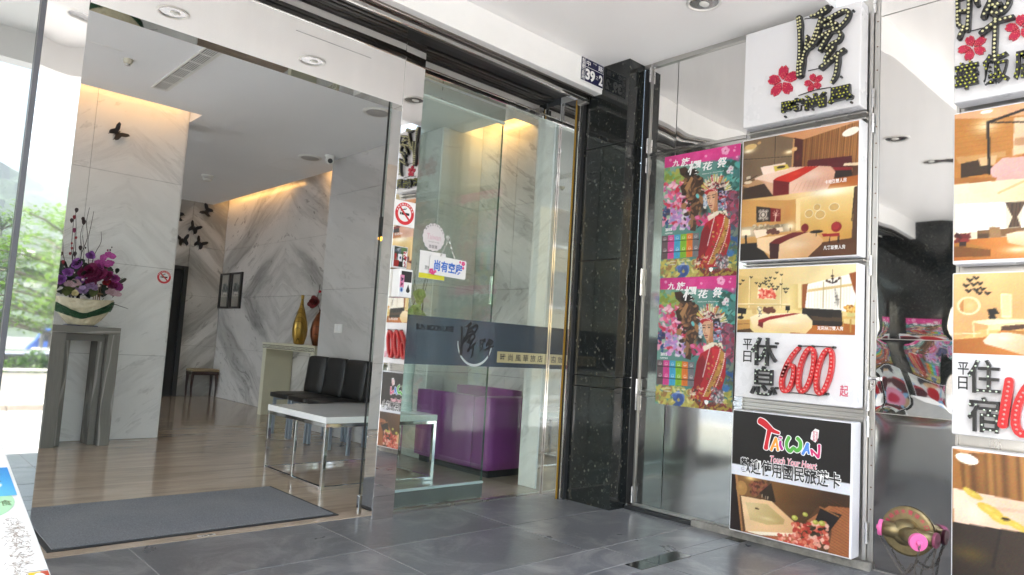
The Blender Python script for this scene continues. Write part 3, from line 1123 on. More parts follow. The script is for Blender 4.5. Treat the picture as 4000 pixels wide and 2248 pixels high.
def brush(strokes, box, P, depth, back, step, n=5):
    """brush character fitted to box=(a0,b0,a1,b1) (b up); returns MB and the paths in wall units"""
    allp = np.array([p for s in strokes for p in s])
    lo, hi = allp.min(0), allp.max(0)
    sx = (box[2] - box[0]) / (hi[0] - lo[0])
    sy = (box[3] - box[1]) / (hi[1] - lo[1])
    mb = MB()
    paths = []
    for i, s in enumerate(strokes):
        p = [np.array((box[0] + (q[0] - lo[0]) * sx, box[3] - (q[1] - lo[1]) * sy, q[2] * (sx + sy) / 2 * 1.35)) for q in smooth_path(s, n)]
        paths.append(p)
        stroke(mb, p, P, depth + step * i, back)
    return mb, paths


mb, _ = brush(TAN, (2.868, 0.925, 3.00, 1.150), PG, 0.0, 0.0, 0.00002, 4)
mb.build('lettering', M_TXTBLK, t)
mb, _ = brush(HUI, (3.03, 0.935, 3.148, 1.055), PG, 0.0, 0.0, 0.00002, 4)
mb.build('lettering', M_TXTBLK, t)
mb = MB()
arc = [(2.862 + 0.13 * 0, 1.01, .004)]
arc = [(2.99 + 0.145 * math.cos(w), 1.03 + 0.150 * math.sin(w), 0.004 + 0.012 * math.sin((w - PI) / (1.05 * PI) * PI)) for w in np.linspace(PI * 1.0, PI * 1.93, 22)]
stroke(mb, arc, on_front(3.5374), 0.0, 0.0)
mb.build('crescent_mark', plain('pale_film', (0.55, 0.60, 0.58), 0.5), t)
MB().box(3.188, 3.5372, 0.905, 3.648, 3.5374, 0.979).build('name_label', plain('tan_label', (0.42, 0.37, 0.20), 0.5), t)
text('lettering', '時 尚 風 華 旅 店', M_TXTBLK, t, (3.215, 0.918, 3.625, 0.966), on_front(3.5370), 0.0, bold=0.012)

# sliding leaf parked behind the bay
t = thing('sliding_door', 'open glass sliding door parked behind the glazed bay', 'door', (2.70, 3.60, 0))
MB().box(2.250, 3.595, 0.0, 3.165, 3.605, 2.62).build('leaf', M_GLASS, t)
MB().box(2.2445, 3.5935, 0.115, 2.2495, 3.6065, 2.60).build('edge_seal', M_RUBBER, t)
MB().box(3.1655, 3.594, 0.115, 3.170, 3.606, 2.54).build('glass_edge', M_GLASS_EDGE, t)
MB().box(2.29, 3.578, 0.012, 3.165, 3.5945, 0.108).build('bottom_rail', mat_mirror('satin_rail', (0.62, 0.66, 0.68), 0.2), t, bevel=0.002)
MB().box(2.29, 3.572, 0.1085, 3.165, 3.5945, 0.121).build('rail_cap', plain('pale_rail_cap', (0.62, 0.68, 0.70), 0.3), t, bevel=0.002)
MB().box(2.40, 3.575, 2.56, 3.165, 3.594, 2.645).build('hanger_rail', M_STEEL, t, bevel=0.002)
MB().box(2.40, 3.570, 2.540, 3.165, 3.5945, 2.552).build('hanger_cap', M_WHITE, t)
mb = MB().box(2.236, 3.588, 0.004, 2.262, 3.612, 0.112)
mb.build('floor_guide', M_CHROME, t, bevel=0.004)
tag(MB().tube([(3.130, 3.575, 1.29), (3.130, 3.575, 1.48)], 0.0125, 10).build('pull_handle', M_CHROME), 'short chrome pull handle upright on the glass above the band', 'handle')

# jamb, shutter guide and granite column
t = thing('door_jamb', 'mirror steel jamb with a yellow and black guide beside the granite column', 'jamb', (3.66, 3.42, 0))
MB().box(3.668, 3.372, 0.0, 3.70, 3.56, 2.82).build('jamb_mirror', M_MIRROR, t, bevel=0.001)
MB().box(3.640, 3.360, 0.0, 3.667, 3.3715, 2.80).build('chrome_bead', M_CHROME, t, bevel=0.002)
MB().box(3.6405, 3.352, 0.0, 3.667, 3.3595, 2.80).build('yellow_strip', M_YELLOW, t)
MB().box(3.650, 3.331, 0.0, 3.669, 3.3515, 2.80).build('guide_slot', M_BLACK_MATT, t)
MB().box(3.643, 3.318, 0.0, 3.6695, 3.3305, 2.80).build('chrome_bead', M_CHROME, t, bevel=0.002)
MB().box(3.670, 3.313, 0.0, 3.7195, 3.3715, 2.82).build('dark_return', M_BLACK, t)
t = thing('granite_column', 'speckled black granite column between the glass and the sign wall', 'column', (3.79, 3.12, 0))
MB().box(3.712, 2.949, 0.001, 3.872, 3.31, CEIL - 0.001).build('column_core', M_BLACK_MATT, t)
for z0, z1 in ((0.0, 0.775), (0.779, 0.85), (0.854, 1.64), (1.644, 2.435), (2.439, CEIL)):
    MB().box(3.698, 2.937, z0 + .001, 3.7115, 3.311, z1 - .001).build('granite_panel', M_GRANITE, t, bevel=0.001)
for z0, z1 in ((0.0, 0.787), (0.791, 0.855), (0.859, 2.326), (2.330, 2.435), (2.439, CEIL)):
    MB().box(3.7125, 2.937, z0 + .001, 3.873, 2.9485, z1 - .001).build('granite_panel', M_GRANITE, t, bevel=0.001)
t2 = thing('granite_column', 'black granite column at the far left of the forecourt, out of the doorway\'s way', 'column', (-2.9, 3.2, 0))
MB().box(-4.4, 2.45, -0.5, -2.56, 3.56, CEIL - .001).build('granite_panel', M_GRANITE, t2, bevel=0.001)

# white beam with the rolling shutter slot under it
t = thing('ceiling_beam', 'white plastered beam along the top of the entrance front', 'beam', (0.5, 3.2, 2.82))
MB().box(-2.55, 3.17, 2.82, 3.697, 3.24, CEIL - 0.002).build('beam_face', M_WHITE, t, bevel=0.002)
t = thing('rolling_shutter', 'dark rolling shutter slot with steel lips above the entrance', 'shutter', (0.5, 3.35, 2.8))
MB().tube([(-2.5, 3.232, 2.806), (3.66, 3.232, 2.806)], 0.0135, 10).build('round_lip', mat_mirror('bronze_steel', (0.36, 0.33, 0.30), 0.2), t, smooth=True)
MB().box(-2.5, 3.247, 2.762, 3.655, 3.262, 2.8195).build('steel_lip', M_MIRROR_DULL, t, bevel=0.003)
MB().box(3.62, 3.2475, 2.755, 3.6565, 3.33, 2.8195).build('end_plate', M_STEEL, t, bevel=0.003)
for k in range(5):
    y = 3.275 + 0.036 * k
    MB().box(-2.5, y, 2.85 - 0.004 * (k % 2), 3.655, y + 0.030, 3.01).build('shutter_slat', M_SHUTTER, t, bevel=0.006)
MB().box(-2.5, 3.2625, 2.93, 3.655, 3.2735, 3.01).box(-2.5, 3.4545, 2.862, 3.655, 3.5985, 3.01).build('slot_lining', M_BLACK_MATT, t)

# ------------------------------------------------------------------ ceiling fittings
M_REFL = mat_mirror('shaded_reflector', (0.34, 0.34, 0.35), 0.25)  # flat disc; the shade of a deep recess is put into this grey
M_LAMPGLASS = plain('unlit_bulb', (0.72, 0.72, 0.68), 0.2)
M_PLASTIC = plain('white_plastic', (0.74, 0.73, 0.70), 0.4, var=0.03)
M_CREAMPL = plain('aged_plastic', (0.60, 0.56, 0.45), 0.4)


def downlight(x, y, z, label, first=[None], group='recessed downlights in the forecourt ceiling'):
    if first[0] is not None:
        return dup(first[0], (x, y, z), label, group)
    t = thing('downlight', label, 'ceiling light', (x, y, z), group)
    first[0] = t
    mb = MB()
    n = 28
    prof = [(0.098, 0.0), (0.098, -0.006), (0.090, -0.010), (0.083, -0.008), (0.081, -0.0005)]
    vs, fs = [], []
    for r, h in prof:
        for k in range(n):
            w = 2 * PI * k / n
            vs.append((x + r * math.cos(w), y + r * math.sin(w), z + h))
    for i in range(len(prof) - 1):
        for k in range(n):
            fs.append((i * n + k, i * n + (k + 1) % n, (i + 1) * n + (k + 1) % n, (i + 1) * n + k))
    mb.faces(vs, fs)
    mb.build('trim_ring', M_PLASTIC, t, smooth=True)
    mb = MB()
    vs, fs = [], []
    for r, h in [(0.081, -0.0012), (0.066, -0.0018), (0.05, -0.0020), (0.0, -0.0022)]:
        for k in range(n):
            w = 2 * PI * k / n
            vs.append((x + r * math.cos(w), y + r * math.sin(w), z + h))
    for i in range(3):
        for k in range(n):
            fs.append((i * n + k, i * n + (k + 1) % n, (i + 1) * n + (k + 1) % n, (i + 1) * n + k))
    mb.faces(vs, fs)
    mb.build('reflector', M_REFL, t, smooth=True)
    MB().ball((x + .012, y + .006, z - .002), (0.034, 0.026, 0.009), 14, 8).build('bulb', M_LAMPGLASS, t, smooth=True)
    return t


for x, w in ((3.35, 'nearest the sign wall'), (2.286, 'above the right door post'), (1.315, 'above the middle of the doorway'),
             (0.35, 'above the left door post'), (-0.62, 'left of the doorway'), (-1.6, 'second left of the doorway')):
    downlight(x, 2.15, CEIL, 'recessed round downlight in the lower ceiling ' + w)
for x, w in ((1.03, 'middle'), (2.4, 'right'), (-0.4, 'left')):
    downlight(x, 0.99, 3.24, 'recessed round downlight in the raised bay of the ceiling, ' + w)
tag(MB().box(1.968, 2.54, CEIL - .0012, 2.545, 2.546, CEIL + .001).box(1.975, 2.815, CEIL - .0012, 2.575, 2.821, CEIL + .001)
    .build('access_hatch', M_JOINT), 'flush access hatch outlined by thin slots in the forecourt ceiling', 'hatch')

t = thing('air_grille', 'long slotted air grille in the lobby ceiling', 'vent', (1.665, 5.55, LOB))
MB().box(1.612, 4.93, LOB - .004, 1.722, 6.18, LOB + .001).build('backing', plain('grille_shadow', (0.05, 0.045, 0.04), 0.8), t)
mb = MB()
mb.box(1.605, 4.92, LOB - .012, 1.6195, 6.19, LOB - .001).box(1.7145, 4.92, LOB - .012, 1.729, 6.19, LOB - .001)
for k in range(7):
    y = 4.92 + k * 0.209
    mb.box(1.6196, y, LOB - .0118, 1.7144, y + 0.014, LOB - .001)
mb.build('frame', M_PLASTIC, t)
for k in range(6):
    x = 1.632 + k * 0.0145
    MB().box(x, 4.935, LOB - .010, x + 0.0055, 6.17, LOB - .0045).build('slat', M_PLASTIC, t)
t = thing('sprinkler', 'small cream sprinkler head on the lobby ceiling near the grille', 'sprinkler', (1.31, 5.718, LOB))
MB().lathe((1.31, 5.718, LOB), [(0.034, 0), (0.034, -.008), (0.027, -.03), (0.022, -.034)], 16).build('collar', M_CREAMPL, t, smooth=True)
MB().lathe((1.31, 5.718, LOB - .034), [(0.017, 0), (0.020, -.012), (0.012, -.015)], 14).build('head', M_STEEL, t, smooth=True)
t = thing('smoke_detector', 'round white smoke detector on the ceiling over the far lobby', 'smoke detector', (3.138, 9.171, LOB))
MB().lathe((3.138, 9.171, LOB), [(0.075, 0), (0.075, -.018), (0.062, -.03)], 20).build('base', M_PLASTIC, t, smooth=True)
MB().lathe((3.138, 9.171, LOB - .03), [(0.055, 0), (0.055, -.03), (0.03, -.042)], 20).build('head', M_PLASTIC, t, smooth=True)
for (x, y), lab in (((3.135, 5.203), 'round ceiling speaker with a meshed grey face nearer the door'), ((3.509, 7.151), 'round ceiling speaker beside the ceiling camera')):
    t = thing('ceiling_speaker', lab, 'speaker', (x, y, LOB), 'round speakers in the lobby ceiling')
    MB().lathe((x, y, LOB), [(0.128, 0), (0.128, -.005), (0.112, -.012), (0.098, -.010)], 28).build('rim', M_PLASTIC, t, smooth=True)
    MB().lathe((x, y, LOB - .0102), [(0.097, 0), (0.09, -.003), (0.0, -.005)], 28).build('mesh_face', plain('speaker_mesh', (0.42, 0.40, 0.39), 0.7, var=0.3, scale=300), t, smooth=True)
t = thing('ceiling_camera', 'small white dome camera at the corner of the marble block', 'camera', (3.61, 6.895, LOB))
MB().lathe((3.61, 6.895, LOB), [(0.055, 0), (0.055, -.02), (0.045, -.03)], 18).build('base', M_PLASTIC, t, smooth=True)
MB().ball((3.605, 6.88, LOB - .055), 0.048, 14, 9).build('eyeball', M_PLASTIC, t, smooth=True)
MB().lathe((3.590, 6.843, LOB - .068), [(0.026, -0.01), (0.026, 0.006), (0.018, 0.008)], 14, axis=(-0.35, -0.85, -0.35)).build('lens', M_BLACK, t, smooth=True)
tag(MB().box(3.37, 7.37, LOB - .0012, 3.67, 7.376, LOB + .001).box(3.37, 7.975, LOB - .0012, 3.67, 7.981, LOB + .001)
    .box(3.368, 7.377, LOB - .001, 3.371, 7.974, LOB + .001).box(3.668, 7.377, LOB - .001, 3.671, 7.974, LOB + .001)
    .build('access_hatch', M_PLASTIC), 'square access hatch in the ceiling by the amber-lit wall', 'hatch')
tag(MB().box(0.95, 5.58, LOB - .0012, 1.24, 5.585, LOB + .001).build('access_hatch', M_PLASTIC), 'edge of a square hatch in the lobby ceiling at the left post', 'hatch')

t = thing('reflection_board', 'colourful board added for its reflection in the steel strip, on the far-left granite column', 'notice board', (-2.54, 2.97, 0.2))  # unseen board, added to give the steel strip colours to reflect
MB().box(-2.558, 2.50, 0.2, -2.540, 3.40, 0.96).build('board', M_WHITE, t, bevel=0.003)
pc = Pic(((0, 0), (100, 0), (100, 100), (0, 100)), 0.88, 0.74, 80, '#3a3440')
pc.dabs(60, ['#c02438', '#d8508c', '#e890b0', '#a8d0ec', '#f0f0ec', '#e8c8a0', '#5a1420'], 0, 0, 100, 100, 5, 15, 1.4)
for x, y, r, c in ((30, 60, 20, '#9accea'), (30, 60, 12, '#f4f0e8'), (30, 60, 5, '#141414'), (70, 70, 22, '#f0a8c0'), (70, 70, 12, '#d8305c'), (55, 30, 16, '#c81c34')):
    pc.ell(c, x, y, r, r)
pc.build('painted_print', t, lambda a, b, d: (-2.540 + d, a, b), 2.51, 0.95, M_PRINT, 0.0012)

# ------------------------------------------------------------------ the steel-clad sign wall (faces -X)
WX = 3.88
PW = on_sign(WX)
t = thing('sign_wall', 'polished steel wall of hinged panels carrying the light boxes and posters', 'wall', (3.93, 1.6, 0))
MB().box(WX + 0.004, 0.21, 0.0, 3.95, 2.935, CEIL - .001).build('wall_core', M_STEEL, t)
# panels: (a0, b0, a1, b1, warp, seed) with a = -y
for a0, b0, a1, b1, amp, fr, sd in (
        (-2.868, 2.388, -2.666, 2.985, .0003, 0.8, 1), (-2.660, 2.388, -2.150, 2.985, .0009, 1.2, 2),
        (-2.868, 0.776, -2.666, 2.362, .0006, .8, 3), (-2.660, 0.776, -2.150, 2.362, .0007, .9, 4),
        (-2.868, 0.048, -2.666, 0.742, .0006, 1.0, 5), (-2.660, 0.048, -2.150, 0.742, .0009, 1.0, 6),
        (-1.388, 2.897, -1.030, 3.015, .0002, 1.0, 7), (-1.388, 1.167, -1.030, 2.893, .0013, .9, 8),
        (-1.388, 0.790, -1.030, 1.163, .0013, 1.5, 9), (-1.388, 0.010, -1.030, 0.786, .0013, 1.2, 10)):
    warp_sheet('steel_panel', M_MIRROR if sd in (1, 2, 7, 8, 9) else M_MIRROR_DULL, t, PW, a0, b0, a1, b1, amp, fr, sd, 0.018, 0.004)
# frames and stiles
def bar(a0, b0, a1, b1, d0, d1, m=M_STEEL, name='frame_bar', bev=0.002):
    return MB().box(WX - d1, -a1, b0, WX - d0, -a0, b1).build(name, m, t, bevel=bev)
bar(-2.934, 2.987, -2.12, CEIL - .002, 0.0, 0.020)
bar(-2.936, 0.03, -2.886, 2.985, 0.0, 0.008, M_BLACK, 'black_joint', 0.0)
bar(-2.868, 2.364, -2.150, 2.386, 0.0, 0.012, M_MIRROR_DULL)
bar(-2.868, 0.744, -2.150, 0.774, 0.0, 0.010, M_MIRROR_DULL)
bar(-2.868, 0.026, -2.150, 0.046, 0.0, 0.016)
bar(-2.884, 0.026, -2.870, 2.986, 0.0, 0.016)
bar(-2.148, 0.050, -2.120, 2.986, 0.0, 0.014, M_MIRROR_DULL)
bar(-1.437, 0.045, -1.418, CEIL - .002, 0.0, 0.024)
bar(-1.416, 0.045, -1.3895, CEIL - .002, 0.0, 0.010, M_STEEL)
bar(-1.0285, 0.045, -1.015, CEIL - .002, 0.0, 0.010, M_STEEL)
for y0, y1 in ((1.4375, 2.1185), (0.335, 1.0140)):
    for z0, z1 in ((2.362, 2.372), (2.328, 2.338), (1.568, 1.577), (0.786, 0.796), (0.766, 0.776), (0.742, 0.754)):
        bar(-y1, z0, -y0, z1, 0.001, 0.030 if z0 < 1 else 0.06, M_STEEL, bev=0.0015)
for a, z in ((-2.878, 2.935), (-2.878, 2.435), (-2.878, 2.297), (-2.878, 1.537), (-2.878, 1.462), (-2.878, 0.80), (-2.878, 0.70), (-2.878, 0.10),
             (-1.414, 2.967), (-1.414, 2.444), (-1.414, 2.308), (-1.414, 1.545), (-1.414, 0.846), (-1.414, 0.714), (-1.414, 0.184)):
    y = -a
    mb = MB()
    mb.tube([(WX - 0.026, y, z - 0.052), (WX - 0.026, y, z - 0.001)], 0.0085, 10)
    mb.tube([(WX - 0.026, y, z + 0.001), (WX - 0.026, y, z + 0.052)], 0.0085, 10)
    mb.build('hinge', M_CHROME, t, smooth=False)
mb = MB().box(WX - 0.034, 1.368, 0.952, WX - 0.0105, 1.420, 0.968)
mb.tube([(WX - .036, 1.372, 0.960), (WX - .036, 1.415, 0.960)], 0.006, 8)
mb.build('latch', M_CHROME, t)
mb = MB()
for z in (2.87, 2.73, 2.60, 2.29, 2.20, 2.07, 1.93, 1.80, 1.66, 1.36, 1.25, 1.08, 0.93, 0.70, 0.62, 0.52, 0.41, 0.30):
    mb.lathe((WX - 0.0095, 1.402, z), [(0.0045, 0), (0.003, 0.003)], 8, axis=(-1, 0, 0))
mb.build('rivet', plain('rusty_rivet', (0.16, 0.08, 0.04), 0.7, metal=0.4), t)
for z in (2.93, 2.80, 2.69, 2.55, 2.43):
    pass
MB().box(3.836, 1.39, -0.001, WX - 0.003, 2.42, 0.040).build('concrete_base', M_CONCRETE, t, bevel=0.004)
MB().box(3.842, 2.425, -0.001, WX - 0.003, 2.93, 0.024).build('dark_base', M_BLACK, t, bevel=0.003)
MB().box(3.836, 0.3, -0.001, WX - 0.003, 1.02, 0.040).build('concrete_base', M_CONCRETE, t, bevel=0.004)

# ------------------------------------------------------------------ light boxes
BX = 3.75                      # front plane of the boxes
PB = on_sign(BX)


def light_box(label, y0, y1, z0, z1):
    t = thing('light_box', label, 'light box', (3.815, (y0 + y1) / 2, z0), 'light boxes on the steel sign wall')
    MB().box(BX, y0, z0, WX - 0.0305, y1, z1).build('case', M_ACRYL, t, bevel=0.006)
    return t


def leds(t, parent, pts, P, d, m, r=0.0068):
    mb = MB()
    for a, b in pts:
        c = [P(a + r * math.cos(w) * q, b + r * math.sin(w) * q, d + h) for q, h in ((1, 0.0), (0.92, r * .7), (0.55, r * 1.15)) for w in np.linspace(0, 2 * PI, 7)[:-1]]
        fs = []
        for i in range(2):
            for k in range(6):
                fs.append((i * 6 + k, i * 6 + (k + 1) % 6, (i + 1) * 6 + (k + 1) % 6, (i + 1) * 6 + k))
        fs.append((12, 13, 14, 15, 16, 17))
        mb.faces(c, fs)
    if pts:
        return stuff(mb.build('led_bulb', m, parent, smooth=True, org=ORG[t.name]))


def along(paths, spacing, two=0.0):
    """LED places along brush paths; wide stretches get a double row"""
    out = []
    for p in paths:
        p = [np.array(q) for q in p]
        acc = spacing * 0.5
        for i in range(len(p) - 1):
            seg = np.hypot(*(p[i + 1][:2] - p[i][:2]))
            if seg < 1e-9:
                continue
            tt = (p[i + 1][:2] - p[i][:2]) / seg
            nn = np.array((-tt[1], tt[0]))
            while acc <= seg:
                q = p[i][:2] + tt * acc
                w = p[i][2] + (p[i + 1][2] - p[i][2]) * acc / seg
                if two and w > two:
                    out += [tuple(q + nn * w * .22), tuple(q - nn * w * .22)]
                else:
                    out.append(tuple(q))
                acc += spacing
            acc -= seg
    keep = []
    for q in out:
        if all((q[0] - k[0]) ** 2 + (q[1] - k[1]) ** 2 > (spacing * .62) ** 2 for k in keep):
            keep.append(q)
    return keep


def char_sign(t, ch, rect, m, mb_led, P=PB, depth=0.034, back=0.012, bold=0.02, pitch=0.0195):
    o, tris = text('sign_letter', ch, m, t, rect, P, depth, bold=bold * .5, back=back, keep=True)
    pts = []
    b = rect[1] + pitch * .5
    row = 0
    while b < rect[3]:
        a = rect[0] + pitch * (.4 if row % 2 else .75)
        while a < rect[2]:
            pts.append((a, b))
            a += pitch
        b += pitch * .92
        row += 1
    pts = [p for p, ok in zip(pts, in_tris(pts, tris)) if ok]
    leds(t, o, pts, P, depth, mb_led, 0.0050)
    return o


def blossom(t, a, b, r, rot, P=PB):
    """flat cherry-blossom cut from thick acrylic, with a dotted rim"""
    mb = MB()
    dots = []
    for k in range(5):
        w0 = rot + k * 2 * PI / 5
        pts = [(0.10, 0.0), (0.45, -0.30), (0.78, -0.30), (1.0, -0.13), (0.90, 0.0), (1.0, 0.13), (0.78, 0.30), (0.45, 0.30)]
        q = [(a + r * (x * math.cos(w0) - y * math.sin(w0)), b + r * (x * math.sin(w0) + y * math.cos(w0))) for x, y in pts]
        mb.prism(q, P, 0.010 + 0.0002 * k)
        for x, y in ((.5, -.26), (.66, -.27), (.8, -.24), (.92, -.12), (.86, 0), (.92, .12), (.8, .24), (.66, .27), (.5, .26), (.35, -.16), (.35, .16), (.3, 0), (.45, .05), (.5, -.08), (.2, .07), (.22, -.08)):
            dots.append((a + r * (x * math.cos(w0) - y * math.sin(w0)), b + r * (x * math.sin(w0) + y * math.cos(w0))))
    o = mb.build('blossom', M_PETAL, t)
    leds(t, o, dots, P, 0.0108, M_PETAL_EDGE, r * 0.022 + .0012)
    return o


def wire(t, pts, P, d=0.014):
    MB().tube([P(a, b, d) for a, b in pts], 0.003, 6).build('wire', M_BLACK, t)


# first column ------------------------------------------------------
Q1 = ((85, 380), (1335, 10), (1352, 1145), (70, 1405))
h1 = homog(Q1)
Y0, Y1, Z0, Z1 = 1.442, 2.11, 2.383, 2.962


def u1(p):
    u, v = h1(p)
    return (-Y1 + u * (Y1 - Y0), Z1 - v * (Z1 - Z0))


t = light_box('white light box with black brush character, topmost in the left column', Y0, Y1, Z0, Z1)
mb = MB()
paths = []
for i, s in enumerate(TAN):
    p = []
    for q in smooth_path(s, 5):
        a, b = u1(q)
        a2, _ = u1((q[0] + q[2] * 1.18, q[1]))
        p.append(np.array((a, b, a2 - a)))
    paths.append(p)
    stroke(mb, p, PB, 0.036 + 0.0004 * i, 0.010)
o = mb.build('sign_letter', M_LETTER, t)
leds(t, o, along(paths, 0.0195, 0.030), PB, 0.041, M_BULB, 0.0062)
for (p0, p1) in (((520, 1262), (768, 1045)), ((772, 1222), (1005, 985)), ((1022, 1155), (1300, 900))):
    a0, b0 = u1(p0)
    a1, b1 = u1(p1)
    char_sign(t, '時尚風'[[520, 772, 1022].index(p0[0])], (a0, b0, a1, b1 - 0.012), M_LETTER, M_BULB_G, bold=0.06, pitch=0.0185)
a, b = u1((505, 890)); blossom(t, a, b, 0.092, 1.50)
a, b = u1((845, 905)); blossom(t, a, b, 0.053, 1.75)
for p in (((735, 225), (810, 215)), ((790, 782), (935, 750)), ((690, 1050), (870, 990), (1045, 960))):
    wire(t, [u1(q) for q in p], PB)
for q in ((560, 1285), (860, 1205), (1278, 1130), (1160, 855), (1270, 150), (1035, 108)):
    a, b = u1(q)
    MB().tube([PB(a, b, 0.012), PB(a, b, 0.03)], 0.006, 8).build('lug', M_LETTER, t)

PR = 270
t = light_box('light box with two hotel bedroom photographs, second down the left column', 1.436, 2.108, 1.583, 2.309)
Q = ((105, 225), (1262, 10), (1240, 1350), (65, 1410))
pc = Pic(Q, 0.655, 0.712, PR, '#87684a')
E2 = pc
pc.grad('#c99468', '#dfae88', (500, 200), (1200, 20), (420, 160), (1265, 5), (1265, 50), (720, 208), (600, 190))
pc.poly('#86715a', (100, 225), (432, 165), (602, 200), (590, 475), (105, 620))
for a, b in (((426, 165), (416, 455)), ((108, 405), (602, 372)), ((105, 640), (240, 560))):
    pc.line('#55432f', a, b, 7)
    pc.line('#a08a6c', (a[0] + 6, a[1] + 6), (b[0] + 6, b[1] + 6), 3)
pc.ell('#ffe9b8', 170, 300, 90, 60, 1); pc.ell('#fff6dc', 150, 325, 60, 22, 1)
pc.ell('#ffe7b4', 560, 330, 80, 36, 1); pc.ell('#fff8e4', 560, 328, 40, 16, 1)
pc.ell('#e2c48c', 180, 278, 58, 26); pc.ell('#c9a878', 262, 240, 18, 15)
pc.poly('#58231a', (612, 188), (702, 205), (692, 475), (600, 478)); pc.ell('#7e3620', 645, 380, 30, 60, 1, .7)
pc.poly('#c49a6a', (600, 198), (616, 202), (600, 478), (582, 474)); pc.ell('#e0b884', 613, 300, 27, 20)
cur = ((700, 206), (1265, 20), (1252, 440), (1190, 565), (1000, 520), (740, 470), (688, 472))
pc.grad('#8e6238', '#c08a52', (700, 300), (1260, 200), *cur)
pc.stripes(cur, 26, '#5e3c1e', 0.6, (700, 300), (1260, 240), 1.6)
pc.stripes(cur, 11, '#d8a468', 0.3, (700, 300), (1260, 240), 3)
pc.ell('#fdf7ec', 1176, 128, 86, 38, rot=-.22)
pc.poly('#64131f', (745, 412), (1185, 366), (1196, 480), (1000, 482), (742, 472)); pc.poly('#941a26', (995, 480), (1190, 484), (1182, 506), (1012, 512))
pc.poly('#33201a', (1008, 512), (1188, 506), (1190, 582), (1015, 592)); pc.poly('#f0dcc0', (1112, 440), (1256, 431), (1256, 460), (1100, 466))
pc.poly('#6a4428', (1190, 466), (1250, 462), (1250, 560), (1190, 580))
pc.poly('#b86f2e', (1000, 592), (1256, 556), (1252, 668), (930, 700))
pc.grad('#ead0be', '#dcb09a', (400, 560), (950, 650), (212, 592), (280, 560), (560, 480), (870, 467), (975, 470), (1022, 522), (1002, 602), (940, 696), (690, 732), (440, 764), (300, 664))
pc.poly('#d8b294', (215, 600), (300, 612), (410, 640), (405, 762), (300, 668)); pc.ell('#f4ddd0', 790, 560, 150, 70, 1, .6)
for x in range(600, 960, 45):
    pc.line('#c99c88', (x, 720 - (x - 600) * .1), (x + 40, 640 - (x - 600) * .2), 6, .5)
pc.poly('#f1dccf', (274, 480), (520, 434), (552, 500), (300, 556)); pc.poly('#d6c25c', (404, 470), (540, 450), (562, 490), (418, 522)); pc.ell('#4a3c20', 480, 478, 42, 14)
pc.poly('#c8341c', (720, 474), (852, 470), (640, 592), (560, 632), (402, 606), (440, 580), (600, 520))
pc.poly('#7c161c', (402, 606), (562, 626), (556, 748), (398, 770)); pc.ell('#e0522e', 640, 540, 90, 26, 1, .6)
pc.poly('#c29c74', (92, 662), (240, 600), (312, 632), (170, 692)); pc.poly('#4a3526', (105, 692), (312, 640), (400, 764), (95, 806)); pc.ell('#ead9c0', 150, 630, 40, 15)
pc.poly('#d9ccb8', (134, 575), (176, 566), (176, 590), (134, 600))
# lower room of the same print
low = ((92, 803), (1250, 660), (1245, 1355), (62, 1415))
pc.poly('#cfa365', *low)
pc.grad('#d8b47a', '#f1dcae', (200, 800), (1100, 680), (92, 803), (1250, 660), (1250, 688), (640, 792), (560, 806))
pc.grad('#f2dca6', '#cda255', (900, 720), (900, 1180), (640, 790), (1215, 672), (1182, 1200), (660, 1115))
pc.ell('#fffaea', 960, 720, 330, 70, 1, .95); pc.ell('#c48a48', 540, 960, 90, 200, 1, .5)
pc.poly('#eed6a4', (628, 790), (672, 798), (672, 1104), (626, 1110))
pc.poly('#41342c', (230, 865), (373, 880), (373, 1016), (232, 1026)); pc.poly('#8a1a1f', (373, 880), (476, 893), (475, 1015), (373, 1018))
for x, y, r in ((300, 950, 40), (270, 915, 17), (335, 915, 17), (270, 985, 17), (335, 985, 17), (302, 905, 12), (302, 1000, 12)):
    pc.ell('#b8aca0', x, y, r, r, ring=.35); pc.ell('#cfc4b8', x, y, r * .4, r * .5)
pc.line('#e6c8b8', (420, 1012), (428, 930), 9)
for q in ((395, 930), (410, 910), (450, 908), (462, 935), (440, 895), (400, 955), (458, 960)):
    pc.line('#e6c8b8', (426, 960), q, 4)
for x, y, rx, ry in ((758, 938, 43, 42), (840, 875, 38, 34), (870, 948, 54, 46), (1010, 873, 54, 41)):
    pc.ell('#f0e2c0', x, y, rx, ry); pc.ell('#b4935a', x, y, rx * .84, ry * .84, ring=.12); pc.ell('#d4b478', x, y, rx * .76, ry * .76)
pc.poly('#5e4430', (1214, 672), (1252, 662), (1246, 1356), (1170, 1330), (1185, 1180)); pc.line('#1d1510', (1216, 680), (1186, 1010), 8)
pc.poly('#b5a388', (80, 1076), (552, 1038), (562, 1112), (84, 1182)); pc.dabs(50, ['#8a7a62', '#d4c4a8', '#9c8c74'], 200, 1050, 490, 1110, 6, 14)
pc.ell('#fff4dc', 130, 1125, 120, 70, 1, .8); pc.poly('#fff0d4', (88, 1100), (170, 1100), (176, 1152), (84, 1156)); pc.line('#1c120c', (128, 1160), (128, 1236), 20)
pc.ell('#fff4da', 570, 1065, 90, 70, 1, .9); pc.poly('#ffeccc', (552, 1048), (590, 1048), (592, 1080), (550, 1080)); pc.line('#7a5a38', (570, 1080), (570, 1112), 7)
pc.poly('#f0dcc6', (204, 1106), (332, 1090), (342, 1150), (230, 1182)); pc.poly('#f0dcc6', (430, 1080), (492, 1070), (502, 1112), (440, 1122))
for x, y, r in ((370, 1112, 28), (410, 1100, 24), (440, 1124, 26), (400, 1130, 22), (350, 1125, 20)):
    pc.ell('#74463a', x, y, r, r * .8)
pc.poly('#241811', (62, 1240), (242, 1226), (372, 1396), (62, 1418))
